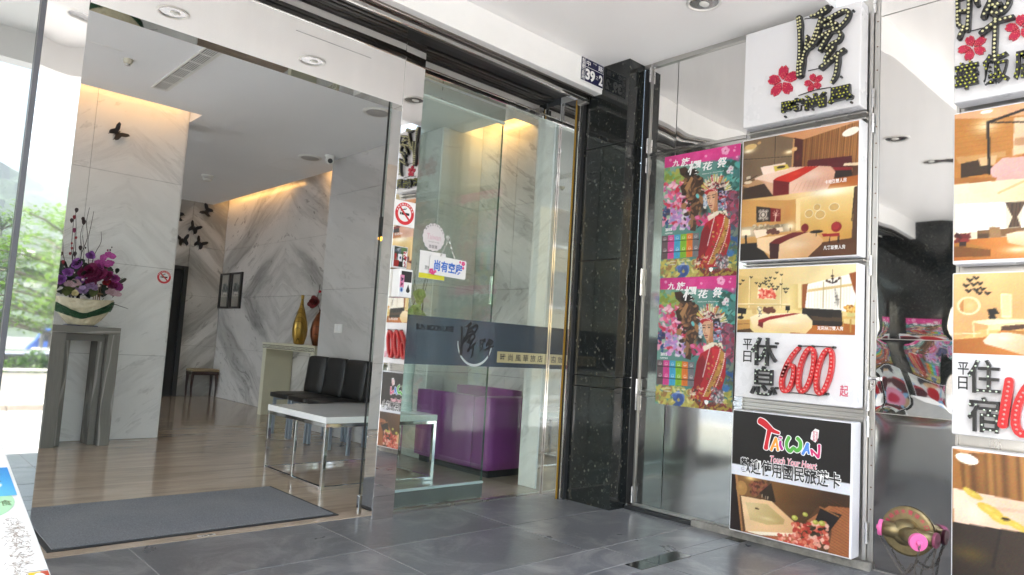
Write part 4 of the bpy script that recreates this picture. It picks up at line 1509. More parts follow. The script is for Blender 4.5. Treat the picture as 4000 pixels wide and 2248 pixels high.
pc.poly('#67401f', (880, 1225), (1186, 1180), (1246, 1210), (1246, 1358), (740, 1380))
pc.grad('#ecd0aa', '#d9b083', (500, 1130), (700, 1370), (238, 1182), (740, 1120), (830, 1128), (902, 1200), (882, 1242), (750, 1364), (440, 1390), (240, 1272))
pc.ell('#f2dcbe', 620, 1250, 200, 70, 1, .7)
pc.poly('#7c191c', (600, 1124), (748, 1121), (560, 1192), (462, 1242), (362, 1232), (420, 1190)); pc.poly('#450f14', (362, 1230), (462, 1240), (450, 1386), (366, 1388))
pc.ell('#8a1b26', 717, 1080, 38, 41); pc.ell('#9c2029', 1032, 1070, 53, 51); pc.ell('#b03038', 1025, 1062, 38, 36); pc.poly('#a41f2a', (884, 1140), (1062, 1130), (1068, 1162), (900, 1168))
for x in (968, 1050, 1062):
    pc.line('#2c140e', (x, 1165), (x - 4, 1225), 9)
pc.ell('#33231c', 832, 1118, 66, 16); pc.line('#33231c', (832, 1120), (832, 1160), 8)
pc.build('photo_print', t, PB, -2.100, 2.302, M_PRINT, 0.0006)
for body, r0, r1 in (('卡地亞雙人房', (918, 648), (1138, 592)), ('凡賽斯雙人房', (905, 1302), (1125, 1250))):
    (ua, va), (ub, vb) = pc.H(r0), pc.H(r1)
    text('caption', body, M_TXTWHT, t, (-2.100 + ua * .655, 2.302 - max(va, vb) * .712 - .001, -2.100 + ub * .655, 2.302 - max(va, vb) * .712 + .022), PB, 0.0012, bold=0.01, back=0.0012)

t = light_box('light box with bedroom photograph and red lamp figures 600', 1.438, 2.111, 0.806, 1.549)
Q = ((110, 70), (1245, 15), (1230, 695), (85, 680))
pc = Pic(Q, 0.658, 0.366, PR, '#e9d59c')
pc.grad('#e3c98e', '#f5e6bd', (150, 120), (1200, 40), (105, 70), (1250, 12), (1250, 95), (720, 216), (600, 206), (105, 130))
pc.grad('#d6ba7c', '#eedcaa', (110, 300), (640, 300), (105, 130), (600, 206), (610, 440), (88, 470))
for x in (215, 520):
    pc.line('#f4e6c0', (x, 150), (x - 8, 440), 7); pc.line('#bfa468', (x + 9, 150), (x + 1, 440), 4)
pc.line('#f4e6c0', (100, 405), (600, 405), 8); pc.line('#bda266', (100, 412), (600, 412), 4)
pc.grad('#ead79e', '#d8bf80', (620, 200), (720, 200), (618, 206), (720, 216), (716, 470), (612, 440))
pc.poly('#f0dfae', (684, 200), (716, 206), (714, 440), (682, 440))
pc.poly('#fbf8ee', (758, 215), (1192, 108), (1238, 330), (1205, 474), (742, 434)); pc.poly('#e5cc96', (775, 262), (1200, 202), (1202, 226), (775, 288))
for x in range(790, 1200, 28):
    pc.line('#dccfae', (x, 225), (x - 6, 435), 5, .55)
pc.line('#cdb98c', (930, 190), (922, 435), 10); pc.line('#cdb98c', (1095, 150), (1090, 440), 10)
pc.poly('#bdb8ae', (1040, 240), (1060, 300), (1078, 380), (1064, 425), (1046, 400), (1030, 262)); pc.dabs(16, ['#8e8a84', '#e9e4da'], 1034, 245, 1070, 410, 4, 9)
c1 = ((724, 214), (778, 206), (750, 434), (718, 452)); pc.poly('#b06e34', *c1); pc.stripes(c1, 5, '#7a4519', .6, (720, 300), (780, 300))
c2 = ((1172, 108), (1250, 88), (1250, 345), (1215, 260)); pc.poly('#b0692c', *c2); pc.stripes(c2, 5, '#7a4519', .5, (1172, 200), (1250, 200))
pc.poly('#b9742f', (620, 640), (800, 598), (1110, 578), (1235, 596), (1235, 700), (600, 692)); pc.ell('#d99a50', 980, 650, 160, 40, 1, .6)
pc.poly('#2f271f', (724, 438), (1100, 454), (1108, 590), (1090, 612), (818, 602), (720, 492)); pc.poly('#5c4833', (800, 512), (1100, 526), (1104, 566), (826, 556))
pc.poly('#1f1914', (760, 458), (872, 464), (868, 512), (752, 505)); pc.poly('#1f1914', (880, 464), (1012, 472), (1004, 530), (874, 520))
pc.poly('#e0bf78', (1102, 514), (1238, 506), (1238, 536), (1108, 540)); pc.poly('#c9a358', (1176, 540), (1194, 540), (1190, 665), (1178, 665)); pc.line('#c9a358', (1112, 540), (1116, 610), 9)
pc.poly('#d8d090', (1148, 462), (1222, 456), (1214, 516), (1154, 516)); pc.dabs(40, ['#d79a36', '#e8b85a', '#a8702a', '#f0d080'], 1125, 415, 1232, 468, 8, 16, 1.1)
pc.grad('#f7e9cb', '#e6cb98', (500, 500), (500, 680), (215, 532), (290, 500), (660, 487), (762, 500), (822, 562), (816, 622), (752, 684), (250, 642)); pc.ell('#fdf4dd', 560, 570, 170, 36, 1, .7)
pc.poly('#a31b25', (640, 489), (702, 492), (400, 556), (346, 582), (338, 634), (292, 612), (300, 556), (420, 520)); pc.poly('#7d141c', (346, 582), (338, 634), (292, 612), (300, 580))
pc.poly('#d9bd84', (238, 440), (280, 440), (280, 500), (238, 500)); pc.poly('#f6ebd2', (290, 425), (315, 430), (336, 522), (305, 530)); pc.dabs(14, ['#8a8478'], 292, 430, 328, 520, 4, 7)
for x, y, r in ((370, 462, 30), (410, 455, 30), (440, 468, 28), (395, 480, 24), (360, 440, 13), (432, 438, 13)):
    pc.ell('#7a4632', x, y, r, r * .8)
pc.poly('#f2e4c4', (296, 244), (466, 268), (460, 362), (290, 350)); pc.dabs(70, ['#e2604c', '#ea8a70', '#d84a3c', '#f0b8a0'], 305, 262, 462, 345, 5, 14)
pc.ell('#c83428', 395, 290, 28, 14, 1)
pc.butterflies([(480, 105), (525, 125), (375, 160), (418, 153), (460, 160), (230, 150), (150, 182), (122, 215), (280, 205), (322, 215), (370, 190), (405, 182), (375, 216), (402, 240), (440, 235), (490, 240), (450, 262), (520, 215), (552, 260), (582, 258), (565, 290), (312, 235), (474, 262), (350, 205), (425, 215)], 15)
pc.poly('#120f0c', (98, 438), (184, 448), (176, 502), (92, 496)); pc.ell('#120f0c', 125, 535, 30, 16); pc.line('#120f0c', (138, 500), (135, 540), 14)
pc.poly('#120f0c', (562, 420), (606, 420), (606, 462), (560, 462)); pc.line('#120f0c', (584, 462), (582, 482), 8)
pc.poly('#cda05c', (90, 562), (216, 554), (216, 640), (88, 658)); pc.line('#8a6430', (92, 600), (214, 594), 5); pc.poly('#5a4022', (88, 655), (216, 640), (250, 675), (88, 684))
for q in ((960, 185), (985, 195), (1015, 165), (1050, 190), (1080, 160)):
    pc.line('#30201a', (1016, 200), q, 9); pc.ell('#6a4636', q[0], q[1] - 8, 13, 12)
pc.line('#30201a', (1014, 70), (1014, 200), 5); pc.ell('#4a3428', 1014, 132, 16, 10)
pc.build('photo_print', t, PB, -2.104, 1.541, M_PRINT, 0.0006)
(ua, va), (ub, vb) = pc.H((868, 650)), pc.H((1118, 612))
text('caption', '克莉絲汀雙人房', M_TXTWHT, t, (-2.104 + ua * .658, 1.541 - va * .366, -2.104 + ub * .658, 1.541 - va * .366 + .021), PB, 0.0012, bold=0.01, back=0.0012)
h3 = homog(((110, 70), (1245, 15), (1215, 1385), (65, 1285)))


def u3(p):
    u, v = h3(p)
    return (-2.111 + u * 0.675, 1.549 - v * 0.745)


def r3(p, q):
    (a0, b0), (a1, b1) = u3(p), u3(q)
    return (a0, b0, a1, b1)


text('lettering', '平', M_TXTBLK, t, r3((152, 838), (244, 738)), PB, 0.0012, bold=0.012, back=0.0012)
text('lettering', '日', M_TXTBLK, t, r3((154, 955), (238, 853)), PB, 0.0012, bold=0.012, back=0.0012)
text('lettering', '起', M_TXTRED, t, r3((1064, 1272), (1148, 1168)), PB, 0.0012, bold=0.012, back=0.0012)
char_sign(t, '休', r3((248, 985), (498, 728)), M_LETTER, M_BULB_W, bold=0.018, pitch=0.0235)
char_sign(t, '息', r3((240, 1262), (496, 1002)), M_LETTER, M_BULB_W, bold=0.014, pitch=0.0235)


def oval(cx, cy, rx, ry, sh, n=26):
    return [(cx + rx * math.cos(w) - sh * math.sin(w), cy + ry * math.sin(w), 44) for w in np.linspace(0, 2 * PI, n, endpoint=False)]


SIX = [(702, 822, 34), (650, 885, 42), (600, 965, 44), (560, 1060, 44), (540, 1150, 44), (558, 1222, 42), (600, 1215, 42), (638, 1140, 42), (656, 1050, 42), (648, 995, 38), (612, 985, 38), (572, 1030, 38), (552, 1090, 34)]


def digit(t, raw, closed, umap, m, mbulb, spacing=0.0205, k=0.92):
    p = []
    for q in (raw if closed else smooth_path(raw, 4)):
        a, b = umap(q)
        a2, _ = umap((q[0] + q[2] * k, q[1]))
        p.append(np.array((a, b, a2 - a)))
    mb = MB()
    stroke(mb, p, PB, 0.036, 0.010, closed=closed)
    o = mb.build('sign_letter', m, t)
    leds(t, o, along([p + ([p[0]] if closed else [])], spacing), PB, 0.0362, mbulb, 0.0062)
    return o


digit(t, SIX, False, u3, M_LETTER_RED, M_BULB_R)
digit(t, oval(772, 1028, 62, 202, 42), True, u3, M_LETTER_RED, M_BULB_R)
digit(t, oval(940, 1040, 62, 206, 42), True, u3, M_LETTER_RED, M_BULB_R)
for p in (((708, 803), (830, 803), (1028, 812)), ((580, 1240), (720, 1248), (880, 1268), (960, 1250))):
    wire(t, [u3(q) for q in p], PB)
for q in ((706, 803), (830, 806), (1028, 814), (960, 1250), (488, 780), (485, 1200)):
    a, b = u3(q)
    MB().tube([PB(a, b, 0.002), PB(a, b, 0.03)], 0.0065, 8).build('lug', M_LETTER, t)

t = light_box('light box with rainbow TAIWAN logo on black above a bathtub photograph', 1.446, 2.116, 0.058, 0.734)
Q = ((100, 45), (1175, 160), (1143, 1375), (60, 1110))
h4 = homog(Q)
pc = Pic(Q, 0.652, 0.662, PR, '#241e1c')
hv = pc.v * 0.662
band = lambda z0, z1: ((hv > z0) & (hv < z1)).astype(float)
pc.put(band(0.300, 0.357), '#e4e6ee')
pc.put(band(0.357, 1.0), '#6a4a2a')
pc.grad('#8a6638', '#4e3418', (450, 700), (900, 1000), (420, 660), (1175, 735), (1170, 930), (860, 920), (720, 1080), (540, 960), (460, 880))
pc.poly('#291512', (60, 608), (112, 622), (168, 1132), (58, 1116)); pc.poly('#b68a5c', (112, 622), (134, 626), (180, 1135), (164, 1131))
pc.poly('#8d6a3e', (134, 628), (420, 660), (300, 830), (150, 812)); pc.ell('#ffe4a6', 250, 655, 70, 40, 1, .9); pc.ell('#b58e58', 170, 745, 50, 64); pc.ell('#c9a26a', 160, 730, 32, 36, 1)
pc.dabs(60, ['#6e3a2c', '#8e5442', '#5a3020', '#a06a50'], 240, 690, 420, 800, 7, 18, 1.1)
pc.poly('#3c2a16', (330, 790), (440, 700), (480, 870), (420, 880))
pc.grad('#eccfa8', '#e2bd92', (200, 850), (600, 1150), (164, 815), (442, 865), (705, 1105), (640, 1175), (205, 1132)); pc.grad('#d8c49a', '#c3ad78', (250, 880), (500, 1060), (205, 872), (400, 890), (558, 1030), (548, 1072), (400, 1075), (245, 1030)); pc.ell('#e6d8b4', 400, 1020, 110, 24, 1, .6)
pc.poly('#f3e8d4', (205, 1130), (640, 1152), (645, 1182), (330, 1168)); pc.poly('#b4714a', (330, 1170), (645, 1184), (700, 1260), (440, 1216), (180, 1140), (205, 1133))
for x, y in ((355, 830), (385, 845), (405, 850)):
    pc.line('#c8b8a0', (x, y), (x + 2, y - 26), 6)
pc.line('#6a5238', (296, 928), (322, 934), 12)
sl = ((960, 905), (1178, 925), (1150, 1378), (950, 1330), (985, 1150)); pc.poly('#ae744a', *sl)
for k in range(22):
    pc.line('#7c4a2a', (950, 830 + k * 28), (1175, 960 + k * 28), 4, .0 if k > 30 else .75)
pc.put(1 - pc.inside(((58, 40), (1180, 158), (1150, 1380), (56, 1118))), '#6a4a2a', 0)
pc.poly('#b07a50', (760, 1040), (960, 905), (985, 920), (830, 1090)); pc.poly('#211411', (885, 925), (1080, 985), (955, 1150), (838, 1030)); pc.line('#a67848', (880, 915), (1050, 1000), 12)
pc.dabs(150, ['#d8745c', '#eab0a0', '#c44e3c', '#f0c8b8', '#b83e30', '#e08c70'], 640, 1060, 960, 1280, 9, 24, 1.15)
pc.dabs(50, ['#e08c78', '#f0c0b0', '#c85a48'], 490, 1160, 700, 1240, 7, 16, 1.2); pc.dabs(5, ['#38301c'], 800, 1100, 900, 1200, 12, 22)
for x, y, r in ((650, 1012, 28), (745, 982, 24), (838, 1052, 26), (897, 1062, 30)):
    pc.ell('#b4b454', x, y, r, r * .8); pc.ell('#d4d482', x - 6, y - 6, r * .5, r * .4)
pc.put(band(0.0, 0.300), '#241e1c'); pc.put(band(0.300, 0.357), '#e4e6ee')
A4, B4 = -2.109, 0.7275
pc.build('photo_print', t, PB, A4, B4, M_PRINT, 0.0006)


def u4(p):
    u, v = h4(p)
    return (A4 + u * 0.652, B4 - v * 0.662)


LOGO = [('#c8202c', [[(338, 140, 54), (372, 158, 58), (415, 195, 50), (455, 228, 36), (512, 250, 24)], [(425, 225, 40), (408, 300, 34), (398, 350, 36), (392, 388, 40)]]),
        ('#f0a030', [[(486, 298, 26), (462, 350, 22), (440, 402, 24)], [(488, 300, 20), (494, 350, 18), (502, 405, 22)], [(455, 372, 12), (496, 368, 12)]]),
        ('#b8288c', [[(526, 325, 22), (524, 360, 24), (540, 395, 26)], [(520, 290, 20), (536, 294, 14)]]),
        ('#58b044', [[(604, 288, 34), (582, 335, 30), (585, 385, 28), (615, 412, 34), (645, 380, 26), (672, 408, 34), (705, 385, 34), (708, 330, 32), (680, 296, 34)]]),
        ('#4a84d8', [[(776, 345, 30), (752, 395, 26), (728, 438, 26)], [(776, 345, 22), (778, 395, 18), (784, 432, 22)], [(750, 408, 12), (780, 404, 12)]]),
        ('#d0206c', [[(806, 398, 18), (812, 425, 18), (816, 448, 18)], [(808, 400, 18), (840, 432, 20), (872, 468, 26)], [(880, 358, 24), (880, 410, 22), (872, 466, 24)]])]
for lay, extra, d in (('white', 16, 0.0010), ('colour', 0, 0.0016)):
    n = 0
    for col, strokes in LOGO:
        mb = MB()
        for s in strokes:
            p = []
            for q in smooth_path(s, 4):
                a, b = u4(q)
                a2, _ = u4((q[0] + q[2] + extra, q[1]))
                p.append((a, b, a2 - a))
            stroke(mb, p, PB, d + n * .00002, d + n * .00002)
            n += 1
        mb.build('logo_letter', M_TXTWHT if extra else plain('logo_' + col[1:], lin(col), 0.45, var=0.02), t)
mb = MB()
mb.prism([u4(q) for q in ((845, 208), (880, 222), (872, 292), (845, 334), (800, 302), (812, 240))], PB, 0.0018)
mb.build('seal_mark', M_TXTWHT, t)
text('seal_mark', '臺灣', M_TXTRED, t, (u4((820, 300))[0], u4((845, 322))[1], u4((868, 300))[0], u4((845, 228))[1]), PB, 0.0022, back=0.0022, line=.9)
(a0, b0), (a1, b1) = u4((432, 482)), u4((856, 528))
MB2 = plain('soft_pink_print', (0.72, 0.22, 0.30), 0.5, var=0)
text('lettering', 'Touch Your Heart', M_TXTWHT, t, (a0 - .003, b0 - .020, a1 + .003, b0 + .019), PB, 0.0020, bold=0.05, shear=0.18, back=0.0020)
text('lettering', 'Touch Your Heart', MB2, t, (a0, b0 - .018, a1, b0 + .017), PB, 0.0024, bold=0.012, shear=0.18, back=0.0024)
(a0, b0), (a1, b1) = u4((160, 600)), u4((1072, 690))
text('lettering', '歡迎使用國民旅遊卡', M_TXTWHT, t, (a0 - .004, b0 - .004, a1 + .004, b0 + .086), PB, 0.0020, bold=0.055, back=0.0020)
text('lettering', '歡迎使用國民旅遊卡', M_TXTBLK, t, (a0, b0, a1, b0 + .082), PB, 0.0024, bold=0.016, back=0.0024)

# second column of light boxes ------------------------------------------------------
V0, V1 = 0.338, 1.011
QM = ((165, 0), (745, -130), (745, 715), (172, 840))     # drawing quad, not the whole box


def sq(dst):
    return dst


def map_yz(quad, yz):
    """plane map: four drawing points -> four (a, b) wall points"""
    hh = homog(quad, yz)
    return lambda p: hh(p)


# drawing units of the upper right crop -> (a, b) on the box fronts, from points measured on the wall
uM = map_yz(((160, 10), (170, 840), (580, 755), (590, 100)), ((-1.014, 2.806), (-1.012, 2.297), (-0.846, 2.300), (-0.838, 2.700)))
t = light_box('topmost light box of the right column with a black brush character', V0, V1, 2.297, 2.962)
sx = 0.000402
uMM = lambda p: (-1.012 + (p[0] - 168) * 0.000425, 2.300 + (840 - p[1] - (p[0] - 168) * 0.20) * 0.000625)
mb = MB()
paths = []
for i, s in enumerate(HUI):
    p = []
    for q in smooth_path(s, 5):
        a, b = uMM(q)
        p.append(np.array((a, b, q[2] * 0.00056)))
    paths.append(p)
    stroke(mb, p, PB, 0.036 + 0.0004 * i, 0.010)
o = mb.build('sign_letter', M_LETTER, t)
leds(t, o, along(paths, 0.0195, 0.026), PB, 0.041, M_BULB, 0.0062)
char_sign(t, '華', (-0.998, 2.345, -0.900, 2.475), M_LETTER, M_BULB_G, bold=0.06, pitch=0.0185)
char_sign(t, '飯', (-0.884, 2.345, -0.780, 2.490), M_LETTER, M_BULB_G, bold=0.06, pitch=0.0185)
char_sign(t, '店', (-0.765, 2.345, -0.660, 2.490), M_LETTER, M_BULB_G, bold=0.06, pitch=0.0185)
blossom(t, -0.930, 2.550, 0.062, 1.85)
blossom(t, -0.742, 2.590, 0.062, 1.55)
wire(t, [(-0.95, 2.63), (-0.88, 2.63)], PB)

t = light_box('light box with four-poster bed and bright bedroom photographs, second in the right column', V0, V1, 1.518, 2.247)
TL, BLq = (675, 575), (673, 1335)
uP = lambda p: ((p[0] - 673) * 0.001014 / 0.655, None)
# drawing quad in the crop: 0.655 m wide photo reaches beyond the crop
Q = ((675, 577), (1330, 430), (1335, 1300), (672, 1333))
pc = Pic(Q, 0.655, 0.705, 210, '#c08a48')
pc.poly('#dcb08a', (660, 560), (1340, 420), (1340, 560), (960, 585), (800, 600), (672, 600)); pc.ell('#fff0d0', 790, 640, 70, 60, 1, .8); pc.ell('#fff8ec', 793, 566, 22, 9)
for k in range(8):
    pc.line('#a87436', (675, 640 + k * 30), (880, 625 + k * 22), 2, .5)
pc.poly('#dfc6a8', (892, 600), (965, 594), (962, 775), (886, 795)); pc.poly('#c49c78', (893, 705), (960, 698), (958, 735), (890, 745)); pc.poly('#b8822e', (965, 600), (1340, 580), (1340, 780), (963, 770))
pc.poly('#caa06a', (680, 800), (862, 770), (862, 800), (692, 832)); pc.poly('#46321f', (700, 832), (790, 806), (830, 880), (698, 906)); pc.poly('#d8b890', (762, 806), (830, 790), (822, 840), (770, 845))
pc.grad('#e2b8b2', '#cfa09a', (850, 800), (1000, 910), (798, 870), (850, 806), (1340, 770), (1340, 905), (1031, 915), (825, 924)); pc.poly('#bf3626', (918, 792), (1340, 760), (1340, 790), (935, 808))
pc.poly('#b07a3c', (672, 905), (830, 905), (820, 935), (672, 942))
for a, b, w in (((797, 620), (802, 885), 11), ((1014, 512), (1010, 905), 20), ((797, 622), (1022, 514), 11), ((800, 623), (1010, 623), 6), ((1014, 740), (1340, 735), 6)):
    pc.line('#2b2320', a, b, w)
pc.poly('#efe2c8', (670, 940), (1340, 868), (1340, 1340), (670, 1340))
pc.grad('#f3e7cc', '#e6d2ac', (700, 950), (1000, 1010), (670, 940), (1340, 868), (1340, 1020), (670, 1032)); pc.line('#d8c090', (835, 985), (960, 905), 10)
pc.poly('#fdfdfb', (680, 1040), (860, 1034), (860, 1170), (680, 1190)); pc.poly('#fdfdfb', (925, 1034), (990, 1034), (995, 1165), (915, 1165))
for k in range(7):
    pc.line('#e8e4da', (690 + k * 25, 1042), (688 + k * 25, 1180), 4)
pc.poly('#4c3a2e', (858, 1034), (934, 1030), (902, 1108), (916, 1162), (868, 1164), (884, 1110)); pc.stripes(((858, 1034), (934, 1030), (902, 1108), (916, 1162), (868, 1164), (884, 1110)), 5, '#8a6e58', .6, (858, 1034), (934, 1034))
pc.poly('#4c3a2e', (984, 1034), (1045, 1030), (1040, 1165), (998, 1165)); pc.poly('#e8d4b0', (1045, 1030), (1340, 1020), (1340, 1170), (1040, 1165))
pc.poly('#8c6a46', (758, 1175), (930, 1162), (926, 1200), (758, 1218)); pc.poly('#a88660', (800, 1160), (840, 1158), (845, 1215), (806, 1222)); pc.poly('#5e4630', (758, 1195), (800, 1192), (800, 1215), (758, 1215))
pc.grad('#c07c36', '#e0a25c', (700, 1300), (1000, 1250), (670, 1225), (960, 1205), (1340, 1260), (1340, 1340), (670, 1340)); pc.ell('#fff2da', 905, 1275, 80, 26, 1, .8)
pc.grad('#f6e6c8', '#dfc094', (950, 1180), (950, 1270), (862, 1196), (905, 1182), (1340, 1166), (1340, 1262), (985, 1275), (868, 1240)); pc.poly('#c23426', (960, 1172), (1340, 1160), (1340, 1172), (985, 1180))
pc.poly('#8a5a22', (672, 1252), (806, 1274), (806, 1308), (672, 1312)); pc.poly('#b8863c', (672, 1246), (720, 1240), (806, 1270), (672, 1256)); pc.dabs(20, ['#7a2020', '#9a3030', '#4a1414'], 685, 1195, 725, 1235, 6, 11); pc.poly('#3a1c14', (692, 1232), (720, 1232), (718, 1256), (694, 1256))
pc.build('photo_print', t, PB, -1.005, 2.240, M_PRINT, 0.0006)

t = light_box('light box with a dressing-table photograph and weekday lodging price, third in the right column', V0, V1, 0.733, 1.478)
Q = ((878, -212), (2290, -260), (2290, 555), (872, 528))
pc = Pic(Q, 0.655, 0.368, 210, '#e4c080')
pc.grad('#f0d09a', '#dcae78', (900, -200), (1200, 200), (860, -270), (2300, -300), (2300, 300), (1100, 300), (872, 420))
pc.ell('#f6e4bc', 1000, 85, 94, 86); pc.ell('#e0c084', 1000, 85, 74, 68); pc.poly('#c8925a', (925, 85), (960, 25), (960, 145), (935, 130)); pc.ell('#ecd2a0', 1010, 85, 50, 60, 1, .7)
pc.poly('#f0e0b8', (1250, -30), (1335, -25), (1335, 195), (1255, 190)); pc.poly('#e8d4a4', (1262, -15), (1325, -12), (1325, 175), (1266, 170))
pc.poly('#120f0e', (1146, 118), (1212, 104), (1242, 156), (1160, 172)); pc.ell('#120f0e', 1185, 190, 30, 22); pc.line('#120f0e', (1195, 165), (1190, 205), 16)
pc.poly('#f4e6c2', (1028, 228), (1180, 205), (1470, 205), (1468, 222), (1150, 262), (1030, 236)); pc.poly('#ead6a8', (1150, 258), (1460, 222), (1456, 262), (1255, 300), (1150, 310)); pc.poly('#5a3a22', (1255, 268), (1450, 245), (1450, 285), (1250, 320))
for a, b in (((1034, 240), (1044, 375)), ((1146, 300), (1150, 345)), ((1452, 255), (1452, 300))):
    pc.line('#ead6a8', a, b, 14)
pc.grad('#b0702c', '#c88840', (900, 500), (1300, 350), (866, 402), (1120, 372), (1255, 310), (2300, 290), (2300, 560), (866, 532))
pc.line('#f2e4c4', (880, 345), (1090, 338), 9, .8)
pc.grad('#f2dcc8', '#dcbc98', (1200, 340), (1400, 520), (1112, 405), (1168, 338), (1300, 325), (2300, 270), (2300, 545), (1440, 532), (1250, 470), (1130, 435)); pc.poly('#b8863c', (1260, 318), (1540, 295), (2300, 300), (2300, 380), (1540, 362)); pc.ell('#f8e8d8', 1280, 380, 90, 30, 1, .6)
pc.butterflies([(1010, -150), (1060, -170), (1090, -120), (1040, -110), (980, -100), (1110, -70), (1060, -60), (1000, -50), (1085, -30), (1150, -30)], 26)
pc.build('photo_print', t, PB, -1.005, 1.472, M_PRINT, 0.0006)
uN = lambda p: (-1.009 + (p[0] - 868) * 0.000316, 1.104 - (p[1] - 530) * 0.000468)
rN = lambda p, q: (*uN(p), *uN(q))
text('lettering', '平', M_TXTBLK, t, rN((938, 738), (1078, 616)), PB, 0.0012, bold=0.012, back=0.0012)
text('lettering', '日', M_TXTBLK, t, rN((944, 882), (1066, 755)), PB, 0.0012, bold=0.012, back=0.0012)
char_sign(t, '住', rN((1085, 905), (1478, 585)), M_LETTER, M_BULB_W, bold=0.018, pitch=0.0235)
char_sign(t, '宿', rN((1088, 1272), (1478, 940)), M_LETTER, M_BULB_W, bold=0.014, pitch=0.0235)
ONE = [(1588, 760, 100), (1575, 850, 115), (1545, 1000, 115), (1520, 1120, 115), (1510, 1190, 115)]
digit(t, ONE, False, uN, M_LETTER_RED, M_BULB_R, k=1.0)
OV = lambda cx: [(cx + 150 * math.cos(w) - 90 * math.sin(w), 1000 + 250 * math.sin(w), 105) for w in np.linspace(0, 2 * PI, 26, endpoint=False)]
digit(t, OV(1830), True, uN, M_LETTER_RED, M_BULB_R, k=1.0)
digit(t, OV(2250), True, uN, M_LETTER_RED, M_BULB_R, k=1.0)
text('lettering', '起', M_TXTRED, t, rN((2480, 1270), (2630, 1140)), PB, 0.0012, bold=0.012, back=0.0012)

t = light_box('light box with a curtained bedroom and yellow cushions photograph, lowest in the right column', V0, V1, 0.052, 0.677)
Q = ((667, 812), (1330, 900), (1310, 1720), (640, 1590))
pc = Pic(Q, 0.655, 0.612, 190, '#a87840')
cu = ((690, 830), (1340, 905), (1330, 1180), (960, 1095), (720, 1050), (690, 1040)); pc.poly('#e2b084', (660, 805), (1340, 880), (1340, 960), (1000, 850), (700, 835))
cu = ((690, 840), (850, 835), (1340, 960), (1330, 1180), (960, 1095), (700, 1050)); pc.grad('#8e6434', '#b8874c', (700, 950), (1000, 900), *cu); pc.stripes(cu, 15, '#5c3c18', .6, (700, 950), (1300, 1000), 1.5); pc.stripes(cu, 6, '#d4a868', .3, (700, 950), (1300, 1000), 3)
pc.ell('#fdf6e8', 722, 872, 44, 28, rot=.2)
pc.grad('#f0d4c0', '#e0baa2', (700, 1080), (1000, 1250), (664, 1040), (720, 1050), (960, 1100), (1330, 1170), (1330, 1340), (660, 1228)); pc.poly('#d8b8a4', (790, 1128), (1340, 1150), (1340, 1172), (820, 1150)); pc.ell('#f8e4d8', 740, 1160, 60, 90, 1, .6)
pc.poly('#b02a28', (958, 1078), (1060, 1098), (1120, 1180), (1000, 1165), (985, 1130)); pc.dabs(20, ['#c84838', '#8a1c1c'], 965, 1090, 1050, 1150, 6, 12)
for x, y, rx, ry in ((740, 1068, 38, 18), (720, 1048, 20, 14), (800, 1150, 52, 26), (830, 1190, 40, 24), (890, 1220, 60, 18), (860, 1200, 30, 20)):
    pc.ell('#d4bc58', x, y, rx, ry, rot=.4); pc.ell('#e6d486', x - 4, y - 5, rx * .6, ry * .5, 1, .8, rot=.4)
pc.ell('#4a3420', 856, 1192, 16, 9)
pc.poly('#3b2d22', (655, 1228), (1330, 1300), (1320, 1740), (630, 1600)); pc.ell('#7a6a2c', 720, 1400, 110, 70, 1, .6); pc.stripes(((830, 1255), (1330, 1310), (1320, 1600), (810, 1480)), 60, '#5a4a3c', .5, (800, 1300), (1100, 1500)); pc.line('#241a12', (835, 1255), (800, 1460), 10)
pc.build('photo_print', t, PB, -1.005, 0.668, M_PRINT, 0.0006)

# ------------------------------------------------------------------ festival posters on the steel panels
PP = on_sign(WX - 0.0125)
QP = ((133, 205), (905, 50), (850, 1385), (85, 1420))


